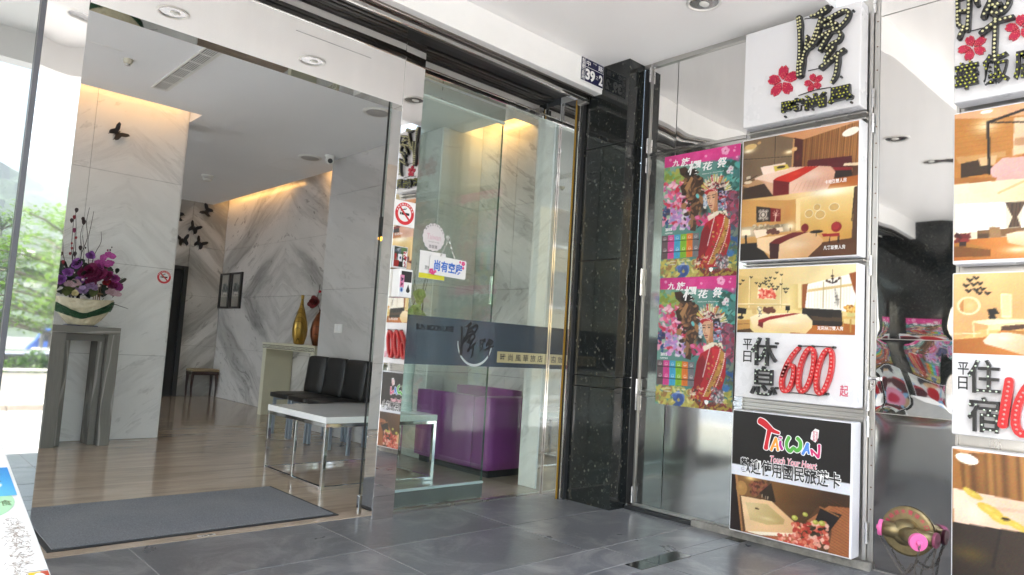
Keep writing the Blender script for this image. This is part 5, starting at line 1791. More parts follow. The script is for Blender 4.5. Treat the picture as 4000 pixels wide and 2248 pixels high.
def poster(label, y1, z1, pw, ph, tilt):
    t = thing('poster', label, 'poster', (WX - 0.012, y1 - pw / 2, z1 - ph), 'festival posters on the steel wall')
    pc = Pic(QP, pw, ph, 260, '#86a894', 1.05)
    pc.rg = np.random.RandomState(11)
    pc.grad('#8fb0a0', '#3c7a78', (150, 300), (880, 600), *QP)
    pc.dabs(60, ['#9ab86a', '#b8b45a', '#6aa88a', '#8a9a3c'], 130, 310, 330, 480, 10, 28)
    pc.dabs(70, ['#3a8c88', '#2f6f68', '#5ab0a8', '#2a5a50', '#77b8b0'], 680, 190, 890, 620, 12, 34)
    pc.dabs(150, ['#d8385c', '#ea6a8c', '#cc2848', '#f0a8c4', '#c860a0', '#f6d0dc', '#a8d0a8', '#e05878'], 110, 460, 400, 880, 8, 24)
    pc.dabs(60, ['#cc90d0', '#b088c4', '#e8b4d8', '#98a4d0', '#e4dce8'], 200, 740, 390, 930, 9, 22)
    pc.dabs(70, ['#a83a58', '#7c3f52', '#c05a78', '#5a3a4a', '#8a5a70'], 740, 540, 890, 900, 10, 26)
    pc.dabs(60, ['#4a5a6a', '#5a6a4a', '#2f5a9a', '#3a78b8', '#7a8a7a'], 740, 900, 880, 1200, 10, 26)
    pc.dabs(20, ['#2a3a6a', '#4a3a5a', '#3a5a8a'], 100, 720, 170, 920, 8, 16)
    pc.dabs(120, ['#ccc06a', '#b8ac5c', '#dcd488', '#8a9a5a', '#a07a4c', '#c8bc60'], 85, 1240, 480, 1415, 10, 26)
    pc.dabs(16, ['#4a6ab0', '#3a5490', '#6a8ac8'], 270, 1290, 370, 1400, 12, 24)
    pc.dabs(40, ['#b8b04a', '#9a9a4a', '#d0c870'], 740, 1200, 870, 1380, 10, 24)
    # dark rider figure
    pc.poly('#4b3428', (278, 320), (340, 300), (420, 370), (520, 410), (535, 560), (500, 610), (520, 700), (470, 762), (440, 950), (385, 942), (400, 760), (388, 600), (310, 592), (288, 500), (360, 430), (290, 380))
    pc.dabs(70, ['#6a4a36', '#33241e', '#8a6444', '#2a1e1a', '#a87c52'], 320, 360, 500, 900, 6, 20)
    pc.poly('#b08458', (330, 520), (400, 400), (420, 420), (360, 560)); pc.poly('#a4764c', (455, 560), (520, 610), (520, 680), (470, 600)); pc.ell('#6ac0c8', 462, 596, 14, 26, rot=-.5)
    pc.poly('#9a7050', (395, 770), (425, 790), (415, 900), (390, 930)); pc.ell('#241a18', 400, 360, 62, 40)
    pc.dabs(26, ['#d8487c', '#e878a8', '#c02c5c'], 455, 790, 590, 890, 10, 22); pc.ell('#2a1c1e', 530, 740, 50, 70, 1)
    # feather headdress
    for k in range(70):
        w = math.radians(190 + k * 160 / 70)
        r0, r1 = 78, 128 + pc.rg.uniform(-14, 30)
        pc.line(['#e8e0cc', '#d8c84a', '#f0e8d8', '#c02c34', '#b8b0a0', '#e0d06a', '#7a9a4a'][pc.rg.randint(7)], (650 + r0 * math.cos(w), 560 + r0 * math.sin(w)), (650 + r1 * math.cos(w) * 1.05, 560 + r1 * math.sin(w) * 1.25), 10)
    pc.dabs(60, ['#f0ead8', '#d8c0b8', '#8a2430', '#3a2830', '#c8b8a8'], 560, 455, 740, 520, 6, 13)
    pc.poly('#221820', (665, 520), (725, 500), (752, 600), (720, 690), (668, 660))
    pc.dabs(60, ['#e0dce8', '#b8a8c8', '#8a8aa8', '#d04050', '#6a80b0'], 665, 540, 760, 730, 5, 12); pc.dabs(36, ['#c8d0e0', '#7890b8', '#e8e4dc'], 525, 560, 556, 720, 5, 11)
    pc.poly('#b91c2a', (528, 566), (560, 528), (620, 514), (664, 528), (662, 560), (600, 545), (556, 585))
    for k in range(9):
        pc.ell('#f0e4e0', 536 + k * 15, 545 - 22 * math.sin(k / 8 * PI), 5, 6)
    pc.poly('#b57c58', (585, 690), (662, 650), (668, 745), (600, 765))
    pc.poly('#dcae8c', (552, 590), (580, 552), (630, 542), (662, 552), (668, 622), (648, 690), (612, 738), (585, 722), (560, 660))
    pc.poly('#c08a68', (640, 560), (664, 560), (668, 622), (648, 690), (615, 736), (632, 660)); pc.ell('#ecc4a6', 590, 640, 26, 40, 1, .6)
    for x in (574, 626):
        pc.line('#3a2420', (x - 18, 598 if x < 600 else 586), (x + 14, 590 if x < 600 else 580), 6); pc.ell('#241614', x - 3, 616 if x < 600 else 606, 12, 6)
    pc.line('#b07c5c', (590, 610), (580, 660), 5); pc.line('#a8785c', (576, 668), (598, 668), 5); pc.ell('#8e2c30', 594, 690, 18, 7); pc.line('#6a3a2c', (590, 708), (606, 706), 5)
    pc.poly('#ece0cc', (560, 800), (640, 748), (750, 735), (764, 792), (680, 770), (640, 800), (575, 860)); pc.dabs(18, ['#c8b08a', '#8a7a3a', '#f4ece0', '#5a4a3a'], 590, 745, 740, 790, 5, 11)
    # red coat
    pc.poly('#b5182a', (640, 800), (690, 770), (752, 790), (792, 900), (784, 1050), (742, 1190), (660, 1300), (440, 1316), (500, 1100), (500, 960), (540, 870))
    pc.poly('#8c1222', (500, 960), (560, 880), (600, 960), (560, 1120), (470, 1310), (440, 1316)); pc.poly('#cf2836', (650, 800), (740, 800), (720, 940), (620, 1100), (600, 1060), (660, 940))
    pc.poly('#be8c40', (735, 795), (778, 830), (745, 1000), (612, 1275), (560, 1280), (668, 1060), (720, 930)); pc.dabs(60, ['#8a5a24', '#d8a858', '#a83a2c', '#6a4a1c'], 600, 850, 760, 1250, 4, 10)
    for k in range(26):
        s = k / 25
        pc.ell('#f4eadc', 733 - 168 * s ** 1.25, 800 + 470 * s, 6, 7); pc.ell('#f4eadc', 780 - 150 * s ** 1.5, 835 + 450 * s, 6, 7); pc.ell('#e8dcd8', 630 - 70 * s, 810 + 280 * s, 5, 6)
    pc.dabs(90, ['#c8c0c8', '#8a8088', '#b83040', '#4a4450', '#e0d8d8', '#6a5a60'], 650, 1180, 760, 1320, 5, 13); pc.dabs(70, ['#c08a3c', '#8a2c24', '#d8c0a0', '#3a2824', '#b04030'], 440, 1180, 560, 1360, 5, 13)
    pc.poly('#8a2028', (500, 1330), (850, 1340), (850, 1390), (480, 1400)); pc.dabs(40, ['#b0a43c', '#7a2a2c', '#a89040', '#5a3a2c'], 480, 1330, 850, 1390, 8, 18)
    # calendar
    cols = ['#6a595c', '#d84c94', '#45a6cc', '#84b82c', '#e27c30', '#78777c']
    for k in range(6):
        x0, x1 = 106 + k * 61.5, 106 + (k + 1) * 61.5
        ya, yb = 1000 - k * 6, 1000 - (k + 1) * 6
        pc.poly(cols[k], (x0, ya), (x1, yb), (x1 - 5, yb + 232), (x0 - 6, ya + 236))
        for r in range(2):
            pc.line('#ece4e4', (x0 + 16, ya + 40 + 112 * r), (x1 - 18, yb + 42 + 112 * r), 5, .8)
            pc.ell('#f0e8e8', x0 + 30, ya + 28 + 112 * r, 14, 14, ring=.3, k=.7)
            for q in range(4):
                pc.line('#3a3a3a', (x0 + 12, ya + 72 + 12 * q + 110 * r), (x1 - 16, yb + 72 + 12 * q + 110 * r), 2.2, .35)
    for y in (1058, 1168):
        pc.line('#1a1414', (106, y), (474, y - 30), 5)
    for x, y, w in ((190, 1255, 50), (290, 1250, 40), (350, 1245, 40), (180, 1285, 55), (290, 1280, 80), (430, 1255, 60), (430, 1275, 60)):
        pc.line('#e8e8e0', (x, y), (x + w, y - 4), 7, .75)
    # pink heading
    pc.poly('#d8398c', (133, 205), (905, 50), (902, 178), (131, 318))
    pc.dabs(40, ['#d8398c', '#e0559c', '#cc2f80'], 150, 190, 890, 200, 14, 40, 2.0, .35)
    for x, y, r in ((745, 132, 48), (190, 235, 16), (548, 190, 14), (835, 128, 14), (845, 95, 9), (862, 195, 14), (800, 312, 32), (775, 345, 26), (810, 358, 14)):
        for k in range(5):
            w = k * 2 * PI / 5 + x
            pc.ell('#f2b8d4' if y < 260 else '#f6e8ee', x + r * .5 * math.cos(w), y + r * .5 * math.sin(w), r * .42, r * .42, k=.85)
        pc.ell('#c85a8a', x, y, r * .2, r * .2)
    MB().box(WX - 0.0145, y1 - pw, z1 - ph, WX - 0.0130, y1, z1).build('paper', M_WHITE, t)
    PQ = on_sign(WX - 0.0145)
    pc.build('poster_print', t, PQ, -y1, z1, M_PRINT, 0.0004)
    H = pc.H

    def r(p, q):
        (ua, va), (ub, vb) = H(p), H(q)
        return (-y1 + ua * pw, z1 - va * ph, -y1 + ub * pw, z1 - vb * ph)
    for ch, p, q in (('九', (205, 305), (280, 222)), ('族', (292, 300), (388, 196)), ('櫻', (362, 388), (502, 222)), ('花', (508, 340), (618, 236)), ('祭', (662, 312), (765, 186))):
        text('lettering', ch, M_TXTWHT, t, r(p, q), PQ, 0.0009, bold=0.022, shear=0.12, back=0.0009)
    text('lettering', 'Sakura Festival', M_TXTWHT, t, r((508, 378), (728, 330)), PQ, 0.0009, shear=0.25, back=0.0009)
    text('lettering', '2015', M_TXTWHT, t, r((138, 955), (205, 918)), PQ, 0.0009, bold=0.04, back=0.0009)
    text('lettering', '九族櫻花祭', M_TXTWHT, t, r((132, 985), (212, 962)), PQ, 0.0009, bold=0.02, back=0.0009)
    text('lettering', '九族文化村', plain('maroon_print', (0.25, 0.05, 0.06), 0.5, var=0), t, r((622, 1345), (818, 1308)), PQ, 0.0009, bold=0.02, back=0.0009)
    mb = MB().prism([(lambda q: (-y1 + q[0] * pw, z1 - q[1] * ph))(H(q)) for q in ((574, 1318), (595, 1308), (616, 1316), (612, 1340), (595, 1356), (578, 1342))], PQ, 0.0009)
    mb.build('shield_mark', M_TXTWHT, t)
    return t


poster('pink-headed festival poster of a red-coated figure in feather headdress, the upper one', 2.736, 2.336, 0.552, 0.813, 0)
poster('pink-headed festival poster with calendar grid, lower one curling over the panel seam', 2.733, 1.5215, 0.548, 0.816, 0)

# ------------------------------------------------------------------ house number plate on the beam end
t = thing('number_plate', 'navy house number plate reading 39 at the end of the white beam', 'sign', (3.57, 3.16, 2.847))
MB().box(3.449, 3.158, 2.848, 3.690, 3.169, 3.017).build('plate', M_TXTWHT, t, bevel=0.002)
PN = on_front(3.1578)
MB().box(3.453, 3.1572, 2.853, 3.686, 3.1578, 3.013).build('enamel_face', M_NAVY, t)
text('lettering', '中 興 路', M_TXTWHT, t, (3.505, 2.965, 3.678, 3.004), PN, 0.0012, bold=0.014, back=0.0012)
text('lettering', '39', M_TXTWHT, t, (3.500, 2.866, 3.598, 2.945), PN, 0.0012, bold=0.045, back=0.0012)
text('lettering', '之', M_TXTWHT, t, (3.606, 2.898, 3.632, 2.925), PN, 0.0012, back=0.0012)
text('lettering', '2', M_TXTWHT, t, (3.640, 2.866, 3.680, 2.940), PN, 0.0012, bold=0.045, back=0.0012)
text('lettering', '魚\n池\n鄉', M_TXTWHT, t, (3.459, 2.935, 3.488, 3.008), PN, 0.0012, bold=0.012, back=0.0012, line=0.75)
text('lettering', '水\n社\n村', M_TXTWHT, t, (3.459, 2.857, 3.488, 2.926), PN, 0.0012, bold=0.012, back=0.0012, line=0.75)
mb = MB()
mb.box(3.492, 3.1564, 2.853, 3.4945, 3.1571, 3.013).box(3.4946, 3.1564, 2.955, 3.686, 3.1571, 2.9575).box(3.453, 3.1564, 2.929, 3.4919, 3.1571, 2.9312)
mb.build('rule_line', M_TXTWHT, t)

# ------------------------------------------------------------------ fire service inlet
t = thing('fire_inlet', 'brass twin fire-service inlet with pink caps low on the steel wall', 'fire inlet', (3.82, 1.228, 0.10))
FC = (WX - 0.010, 1.228, 0.232)
MB().lathe(FC, [(0.118, 0), (0.118, 0.006), (0.108, 0.012), (0.05, 0.016)], 36, axis=(-1, 0, 0)).build('flange', M_BRASS, t, smooth=False, bevel=0.001)
mb = MB().lathe(FC, [(0.060, 0.012), (0.062, 0.05), (0.052, 0.075), (0.030, 0.092)], 24, axis=(-1, 0, 0))
mb.tube([(WX - .062, 1.228, .232), (WX - .075, 1.278, .236), (WX - .085, 1.318, .238)], [0.040, 0.038, 0.036], 18)
mb.tube([(WX - .062, 1.228, .232), (WX - .11, 1.175, .226), (WX - .155, 1.142, .222)], [0.040, 0.038, 0.036], 18)
mb.tube([(WX - .058, 1.228, .232), (WX - .06, 1.15, .228), (WX - .062, 1.095, .226)], [0.036, 0.034, 0.033], 18)
mb.build('body', M_BRASS, t, smooth=True)
mb = MB().tube([(WX - .085, 1.316, .238), (WX - .088, 1.334, .239)], 0.039, 20)
mb.tube([(WX - .088, 1.333, .239), (WX - .091, 1.344, .2395)], 0.012, 10)
mb.build('cap', M_PINK, t, bevel=0.003)
mb = MB().tube([(WX - .152, 1.144, .222), (WX - .168, 1.130, .220)], 0.0405, 24)
mb.tube([(WX - .167, 1.131, .220), (WX - .176, 1.123, .2195)], 0.013, 12)
mb.build('cap', M_PINK, t, bevel=0.003)
MB().tube([(WX - .062, 1.097, .226), (WX - .063, 1.082, .2255)], 0.036, 20).build('cap', plain('dark_pink_plastic', (0.22, 0.05, 0.10), 0.5), t, bevel=0.003)


def chain(pts, parent, m, r=0.0045):
    P = smooth_path(pts, 14)
    L = [np.array(P[0])]
    for p in P[1:]:
        if np.linalg.norm(p - L[-1]) > 0.0125:
            L.append(p)
    mb = MB()
    for i in range(len(L) - 1):
        a, b = Vector(L[i]), Vector(L[i + 1])
        d = (b - a).normalized()
        s = d.orthogonal().normalized()
        if i % 2:
            s = d.cross(s)
        c = (a + b) / 2
        ring = [c + d * math.cos(w) * 0.0095 + s * math.sin(w) * r for w in np.linspace(0, 2 * PI, 9)]
        mb.tube(ring, 0.0014, 5, cap=False)
    return mb.build('chain', m, parent)


M_CHAIN = plain('dull_chain', (0.20, 0.18, 0.16), 0.45, metal=0.8)
chain([(WX - .09, 1.344, .235), (WX - .05, 1.33, .17), (WX - .03, 1.31, .12), (WX - .028, 1.27, .06), (WX - .03, 1.235, .03), (WX - .04, 1.21, .07), (WX - .05, 1.19, .10)], t, M_CHAIN)
chain([(WX - .175, 1.124, .215), (WX - .15, 1.14, .16), (WX - .09, 1.17, .10), (WX - .05, 1.18, .05), (WX - .035, 1.18, .02)], t, M_CHAIN)
chain([(WX - .063, 1.082, .22), (WX - .05, 1.10, .15), (WX - .035, 1.12, .09), (WX - .03, 1.15, .075), (WX - .03, 1.19, .09)], t, M_CHAIN)
chain([(WX - .06, 1.09, .21), (WX - .045, 1.105, .13), (WX - .035, 1.11, .07), (WX - .035, 1.12, .02)], t, M_CHAIN)
for k, ch in enumerate('連結送水管送水口'):
    w = math.radians(158 - k * 136 / 7)
    v, f = text_mesh(ch, 0.012)
    lo, hi = v.min(0), v.max(0)
    mb = MB()
    s = 0.021 / max(hi[0] - lo[0], hi[1] - lo[1])
    ca, sa = math.cos(w - PI / 2), math.sin(w - PI / 2)
    pts = []
    for x, y, z in v:
        x, y = (x - (lo[0] + hi[0]) / 2) * s, (y - (lo[1] + hi[1]) / 2) * s
        a = 0.094 * math.cos(w) + x * ca - y * sa
        b = 0.094 * math.sin(w) + x * sa + y * ca
        pts.append((WX - 0.0262, 1.228 - a, 0.232 + b))
    mb.faces(pts, f)
    mb.build('lettering', M_TXTRED, t)

t = poster('pink-headed festival poster alone on the side of the far-left granite column', 0.5, 1.80, 0.56, 0.82, 0)
t.rotation_euler = (0, 0, PI)
t.location = (-2.556, 3.02, 0.98)

# ------------------------------------------------------------------ notices and stickers
PF = on_front(FY - 0.0005)
M_STK = plain('sticker_white', (0.84, 0.83, 0.83), 0.35, var=0.02)
M_SIGNRED = plain('sign_red', (0.62, 0.02, 0.03), 0.4, var=0.02)


def disc(mb, P, a, b, r, d, n=32):
    mb.face([P(a + r * math.cos(w), b + r * math.sin(w), d) for w in np.linspace(0, 2 * PI, n + 1)[:-1]])


def ringf(mb, P, a, b, r0, r1, d, n=40):
    for k in range(n):
        w, x = 2 * PI * k / n, 2 * PI * (k + 1) / n
        mb.face([P(a + r0 * math.cos(w), b + r0 * math.sin(w), d), P(a + r1 * math.cos(w), b + r1 * math.sin(w), d),
                 P(a + r1 * math.cos(x), b + r1 * math.sin(x), d), P(a + r0 * math.cos(x), b + r0 * math.sin(x), d)])


def no_smoking(label, P, a, b, r, square):
    t = thing('no_smoking_sign', label, 'sign', P(a, b, 0), 'no-smoking signs')
    mb = MB()
    if square:
        mb.prism([(a - .074, b - .075), (a + .074, b - .075), (a + .074, b + .075), (a - .074, b + .075)], P, 0.0015)
        mb.build('sticker', M_STK, t)
    else:
        disc(mb, P, a, b, r * 1.05, 0.001)
        mb.build('sticker', M_STK, t)
    mb = MB()
    ringf(mb, P, a, b, r * .70, r, 0.0020)
    w = r * .72
    c = math.cos(-PI / 4)
    mb.face([P(a - w * c - r * .09 * c, b + w * c - r * .09 * c, .0026), P(a + w * c - r * .09 * c, b - w * c - r * .09 * c, .0026),
             P(a + w * c + r * .09 * c, b - w * c + r * .09 * c, .0026), P(a - w * c + r * .09 * c, b + w * c + r * .09 * c, .0026)])
    mb.build('red_ring', M_SIGNRED, t)
    mb = MB()
    mb.face([P(a - r * .34, b - r * .12, .0022), P(a + r * .50, b - r * .12, .0022), P(a + r * .50, b + r * .10, .0022), P(a - r * .34, b + r * .10, .0022)])
    mb.face([P(a - r * .50, b - r * .12, .0022), P(a - r * .38, b - r * .12, .0022), P(a - r * .38, b + r * .10, .0022), P(a - r * .50, b + r * .10, .0022)])
    for q in ((0, .18), (.16, .2)):
        pth = smooth_path([(a - r * .40 + q[0] * r, b + r * q[1], r * .05), (a - r * .36 + q[0] * r, b + r * (q[1] + .16), r * .08), (a - r * .08 + q[0] * r, b + r * (q[1] + .20), r * .06), (a + r * .02 + q[0] * r, b + r * (q[1] + .36), r * .04)], 5)
        stroke(mb, pth, P, 0.0022, 0.0022)
    mb.build('cigarette_mark', M_TXTBLK, t)
    n = 9
    for k in range(n):
        ch = '本場所禁止吸菸違者'[k]
        w = math.radians(160 - k * 140 / (n - 1))
        v, f = text_mesh(ch, 0.015)
        lo, hi = v.min(0), v.max(0)
        s = r * .17 / max(hi[0] - lo[0], hi[1] - lo[1])
        ca, sa = math.cos(w - PI / 2), math.sin(w - PI / 2)
        m2 = MB()
        m2.faces([P(a + r * .85 * math.cos(w) + ((x - (lo[0] + hi[0]) / 2) * ca - (y - (lo[1] + hi[1]) / 2) * sa) * s,
                    b + r * .85 * math.sin(w) + ((x - (lo[0] + hi[0]) / 2) * sa + (y - (lo[1] + hi[1]) / 2) * ca) * s, .0028) for x, y, z in v], f)
        m2.build('lettering', M_TXTWHT, t)
    return t


no_smoking('square white no-smoking sticker on the mirror door post', PF, 2.314, 1.752, 0.066, True)
no_smoking('round red no-smoking sticker on the marble wall by the flowers', on_front(6.9485), 2.079, 1.468, 0.060, False)

t = thing('leaflet_holder', 'clear leaflet holder with a red and black card on the mirror post', 'card holder', (2.30, FY, 1.43))
MB().box(2.252, FY - .012, 1.428, 2.349, FY - .001, 1.556).build('holder', plain('clear_plastic', (0.62, 0.62, 0.64), 0.15), t, bevel=0.002)
pc = Pic(((0, 0), (97, 0), (97, 126), (0, 126)), 0.089, 0.116, 900, '#8a8c86')
pc.dabs(14, ['#6a7a8a', '#3a4a3a', '#8a6a5a', '#b0b4b8'], 0, 0, 60, 50, 8, 16); pc.dabs(14, ['#6a8a5a', '#4a6a3a', '#a8b890'], 55, 0, 97, 60, 6, 12)
pc.poly('#e8e8ec', (30, 45), (60, 45), (60, 90), (30, 90)); pc.ell('#3a4a8a', 48, 68, 6, 9); pc.poly('#a82018', (0, 85), (40, 85), (40, 126), (0, 126)); pc.ell('#b82820', 12, 62, 8, 20); pc.poly('#14100f', (40, 90), (66, 90), (66, 126), (36, 126)); pc.poly('#141414', (62, 60), (80, 60), (80, 84), (62, 84)); pc.poly('#f0f0f0', (70, 24), (97, 24), (97, 120), (70, 120)); pc.dabs(24, ['#c03040', '#1e1e1e', '#c87080'], 74, 28, 93, 116, 3, 5)
pc.build('card', t, on_front(FY - .012), 2.256, 1.552, M_PRINT, 0.0006)
t = thing('soap_dispenser', 'small white wall dispenser with a black window under the leaflet holder', 'dispenser', (2.305, FY, 1.26))
MB().box(2.262, FY - .075, 1.258, 2.352, FY - .001, 1.420).build('case', M_WHITE_GLOSS, t, bevel=0.004)
MB().box(2.274, FY - .0765, 1.345, 2.345, FY - .0755, 1.408).build('window', M_BLACK, t)
pc = Pic(((0, 0), (40, 0), (40, 120), (0, 120)), 0.028, 0.120, 700, '#f0f0f4')
pc.poly('#e9a2c4', (0, 0), (40, 0), (40, 72), (0, 72)); pc.dabs(16, ['#3a3a5a', '#c03060', '#6a4a7a'], 14, 10, 26, 68, 3, 5); pc.ell('#9ac4e8', 20, 84, 15, 15); pc.ell('#3a5ab0', 20, 86, 7, 9)
pc.build('label', t, on_front(FY - .0758), 2.2665, 1.385, M_PRINT, 0.0009)
mb = MB()
disc(mb, on_front(FY - .0757), 2.325, 1.298, 0.013, 0.0003)
mb.prism([(2.314, 1.302), (2.336, 1.302), (2.325, 1.334)], on_front(FY - .0757), 0.0004)
mb.build('drop_mark', M_TXTBLK, t)

PGS = on_front(3.5375)
t = thing('round_sticker', 'round pale pink scalloped sticker on the glass, above the vacancy sign', 'sticker', (2.60, 3.537, 1.57))
mb = MB()
mb.face([PGS(2.598 + (0.084 + .0025 * math.cos(16 * w)) * math.cos(w), 1.662 + (0.086 + .0025 * math.cos(16 * w)) * math.sin(w), 0.001) for w in np.linspace(0, 2 * PI, 97)[:-1]])
mb.build('sticker', plain('pale_pink_film', (0.70, 0.66, 0.67), 0.4, var=0.03), t)
text('lettering', '旅宿業', M_TXTBLK, t, (2.564, 1.592, 2.630, 1.614), PGS, 0.0016, back=0.0016)
text('lettering', 'Taiwan', plain('faint_pink', (0.66, 0.48, 0.54), 0.5, var=0), t, (2.545, 1.645, 2.652, 1.682), PGS, 0.0016, bold=0.02, shear=0.1, back=0.0016)
text('lettering', 'THE HEART OF ASIA', plain('grey_print', (0.25, 0.24, 0.24), 0.5, var=0), t, (2.558, 1.628, 2.640, 1.635), PGS, 0.0016, back=0.0016)
for k, ch in enumerate('國民旅遊卡特約商店'):
    w = math.radians(148 - k * 116 / 8)
    v, f = text_mesh(ch)
    lo, hi = v.min(0), v.max(0)
    s = 0.011 / max(hi[0] - lo[0], hi[1] - lo[1])
    ca, sa = math.cos(w - PI / 2), math.sin(w - PI / 2)
    m2 = MB()
    m2.faces([PGS(2.598 + .071 * math.cos(w) + ((x - lo[0]) * ca - (y - lo[1]) * sa) * s, 1.662 + .071 * math.sin(w) + ((x - lo[0]) * sa + (y - lo[1]) * ca) * s, .0016) for x, y, z in v], f)
    m2.build('lettering', M_TXTBLK, t)
t = thing('licence_card', 'white card with a yellow lower edge behind the vacancy sign', 'card', (2.60, 3.53, 1.40))
MB().box(2.502, 3.5345, 1.401, 2.700, 3.5365, 1.570).build('card', M_STK, t, bevel=0.0008)
MB().box(2.503, 3.5338, 1.402, 2.699, 3.5344, 1.432).build('yellow_edge', plain('lemon_print', (0.75, 0.70, 0.04), 0.4), t)
text('lettering', '旅宿', M_TXTBLK, t, (2.543, 1.455, 2.592, 1.482), on_front(3.5344), 0.0004, back=0.0004)
t = thing('vacancy_sign', 'white hanging sign with blue characters and pink flowers on the glass', 'sign', (2.715, 3.52, 1.425))
VM = Matrix.Translation((2.715, 3.526, 1.487)) @ Matrix.Rotation(R(1.5), 4, 'Y')
PV = lambda a, b, d: tuple(VM @ Vector((a, -d, b)))
mb = MB()
rr = []
for cx, cz, w0 in ((.133, .048, 0), (-.133, .048, 90), (-.133, -.048, 180), (.133, -.048, 270)):
    for k in range(5):
        w = math.radians(w0 + k * 22.5)
        rr.append((cx + .012 * math.cos(w), cz + .012 * math.sin(w)))
mb.prism(rr, PV, 0.004)
mb.build('board', M_WHITE_GLOSS, t)
text('lettering', '尚有空房', M_TXTBLUE, t, (-.112, -.036, .112, .034), PV, 0.0046, bold=0.03, back=0.0046)
mb = MB()
for x, z, r in ((.118, .040, .016), (.092, .046, .009), (.120, .012, .010), (-.128, -.042, .019), (-.098, -.040, .010), (-.112, -.052, .012)):
    for k in range(5):
        w = k * 2 * PI / 5 + x * 30
        disc(mb, PV, x + r * .55 * math.cos(w), z + r * .55 * math.sin(w), r * .45, 0.0045 + .00002 * k, 10)
mb.build('flower_mark', plain('pink_print', (0.72, 0.05, 0.24), 0.4, var=0), t)
chain([(2.705, 3.522, 1.668), (2.675, 3.522, 1.60), (2.645, 3.522, 1.543)], t, M_CHROME, 0.003)
chain([(2.707, 3.522, 1.668), (2.735, 3.522, 1.60), (2.768, 3.522, 1.543)], t, M_CHROME, 0.003)
MB().lathe((2.706, 3.536, 1.676), [(0.016, 0), (0.012, .006), (0.005, .012), (0.006, .016)], 14, axis=(0, -1, 0)).build('suction_hook', plain('clear_rubber', (0.55, 0.58, 0.56), 0.2), t, smooth=True)
t = thing('wall_ashtray', 'slim black wall ashtray glowing amber, on the inner side of the mirror post', 'ashtray', (2.30, 3.61, 1.60))
MB().box(2.272, 3.615, 1.622, 2.325, 3.66, 1.745).build('case', M_BLACK, t, bevel=0.003)
k = Nodes('amber_lamp'); k.set(Base_Color=(0.8, 0.35, 0.02), Emission_Color=(1.0, 0.42, 0.03), Emission_Strength=2.0)
MB().box(2.274, 3.616, 1.606, 2.323, 3.659, 1.6215).build('amber_light', k.m, t, bevel=0.003)
t = thing('notice_sheet', 'white printed notice with small pictures hanging behind the mirror post', 'notice', (2.335, 3.66, 1.06))
MB().box(2.311, 3.663, 1.186, 2.364, 3.666, 1.366).build('paper', M_STK, t)
mb = MB()
for k in range(12):
    mb.box(2.316, 3.6624, 1.205 + k * .0115, 2.357 - .008 * (k % 3), 3.6628, 1.209 + k * .0115)
mb.build('lettering', M_TXTBLK, t)

# ------------------------------------------------------------------ door mat
t = thing('door_mat', 'large grey ribbed door mat lying in the open doorway', 'mat', (1.43, 4.08, 0.003))
MB().box(0.75, 3.655, 0.0035, 2.118, 4.50, 0.0125).build('fibre', M_MAT, t, bevel=0.002)
MB().box(0.728, 3.632, 0.003, 2.142, 4.522, 0.008).build('rubber_edge', M_RUBBER, t, bevel=0.002)
MB().box(1.345, 3.575, 0.0025, 1.43, 3.592, 0.0045).build('floor_catch', M_STEEL, t)

# ------------------------------------------------------------------ flower pedestal, bowl and flowers
t = thing('flower_pedestal', 'grey grained wooden arch pedestal with a smaller arch nested inside', 'pedestal', (1.43, 6.76, 0.003))
FX0, FX1, FYA, FYB = 1.193, 1.686, 6.62, 6.80
MB().box(FX0, FYA, 0.003, FX0 + .100, FYB, 0.9185).build('leg', M_ASHWOOD, t, bevel=0.002)
MB().box(FX1 - .090, FYA, 0.003, FX1, FYB, 0.9185).build('leg', M_ASHWOOD, t, bevel=0.002)
MB().box(FX0, FYA, 0.9195, FX1, FYB, 0.978).build('top', M_ASHWOOD_TOP, t, bevel=0.002)
MB().box(FX0 + .104, 6.70, 0.003, FX0 + .150, 6.93, 0.856).build('inner_leg', M_ASHWOOD, t, bevel=0.002)
MB().box(FX1 - .146, 6.70, 0.003, FX1 - .094, 6.93, 0.856).build('inner_leg', M_ASHWOOD, t, bevel=0.002)
MB().box(FX0 + .104, 6.70, 0.857, FX1 - .094, 6.93, 0.914).build('inner_top', M_ASHWOOD_TOP, t, bevel=0.002)

M_BOWL = plain('pearl_bowl', (0.60, 0.53, 0.37), 0.24, var=0.10, scale=40, coat=0.4)
t = thing('flower_bowl', 'hammered cream boat-shaped bowl wrapped in a green band, on the grey pedestal', 'bowl', (1.405, 6.71, 0.979))
rg = np.random.RandomState(4)
hx = [(rg.uniform(-PI, PI), rg.uniform(0, 1)) for _ in range(150)]
nu, nv = 96, 26
vs = []
for j in range(nv + 1):
    s = j / nv
    for i in range(nu):
        w = 2 * PI * i / nu
        rx = 0.085 + (0.212 - 0.085) * math.sin(s * PI / 2) ** 0.9
        ry = 0.045 + (0.098 - 0.045) * math.sin(s * PI / 2) ** 0.9
        dmin = min((((w - PI - q[0] + PI) % (2 * PI) - PI) * 1.1) ** 2 + ((s - q[1]) * 1.15) ** 2 for q in hx)
        d = 0.011 * min(1.0, math.sqrt(dmin) / 0.12)
        z = 0.985 + 0.213 * s + 0.012 * s * math.cos(w) ** 2
        vs.append((1.405 + (rx + d) * math.cos(w), 6.71 + (ry + d) * math.sin(w), z))
fs = [(j * nu + i, j * nu + (i + 1) % nu, (j + 1) * nu + (i + 1) % nu, (j + 1) * nu + i) for j in range(nv) for i in range(nu)]
fs.append(tuple(range(nu - 1, -1, -1)))
mb = MB().faces(vs, fs)
mb.build('bowl_body', M_BOWL, t, smooth=True)
MB().lathe((1.405, 6.71, 1.175), [(0.190, 0), (0.0, 0.01)], 24, sy=0.45).build('soil', plain('dark_moss', (0.02, 0.03, 0.015), 0.9), t)
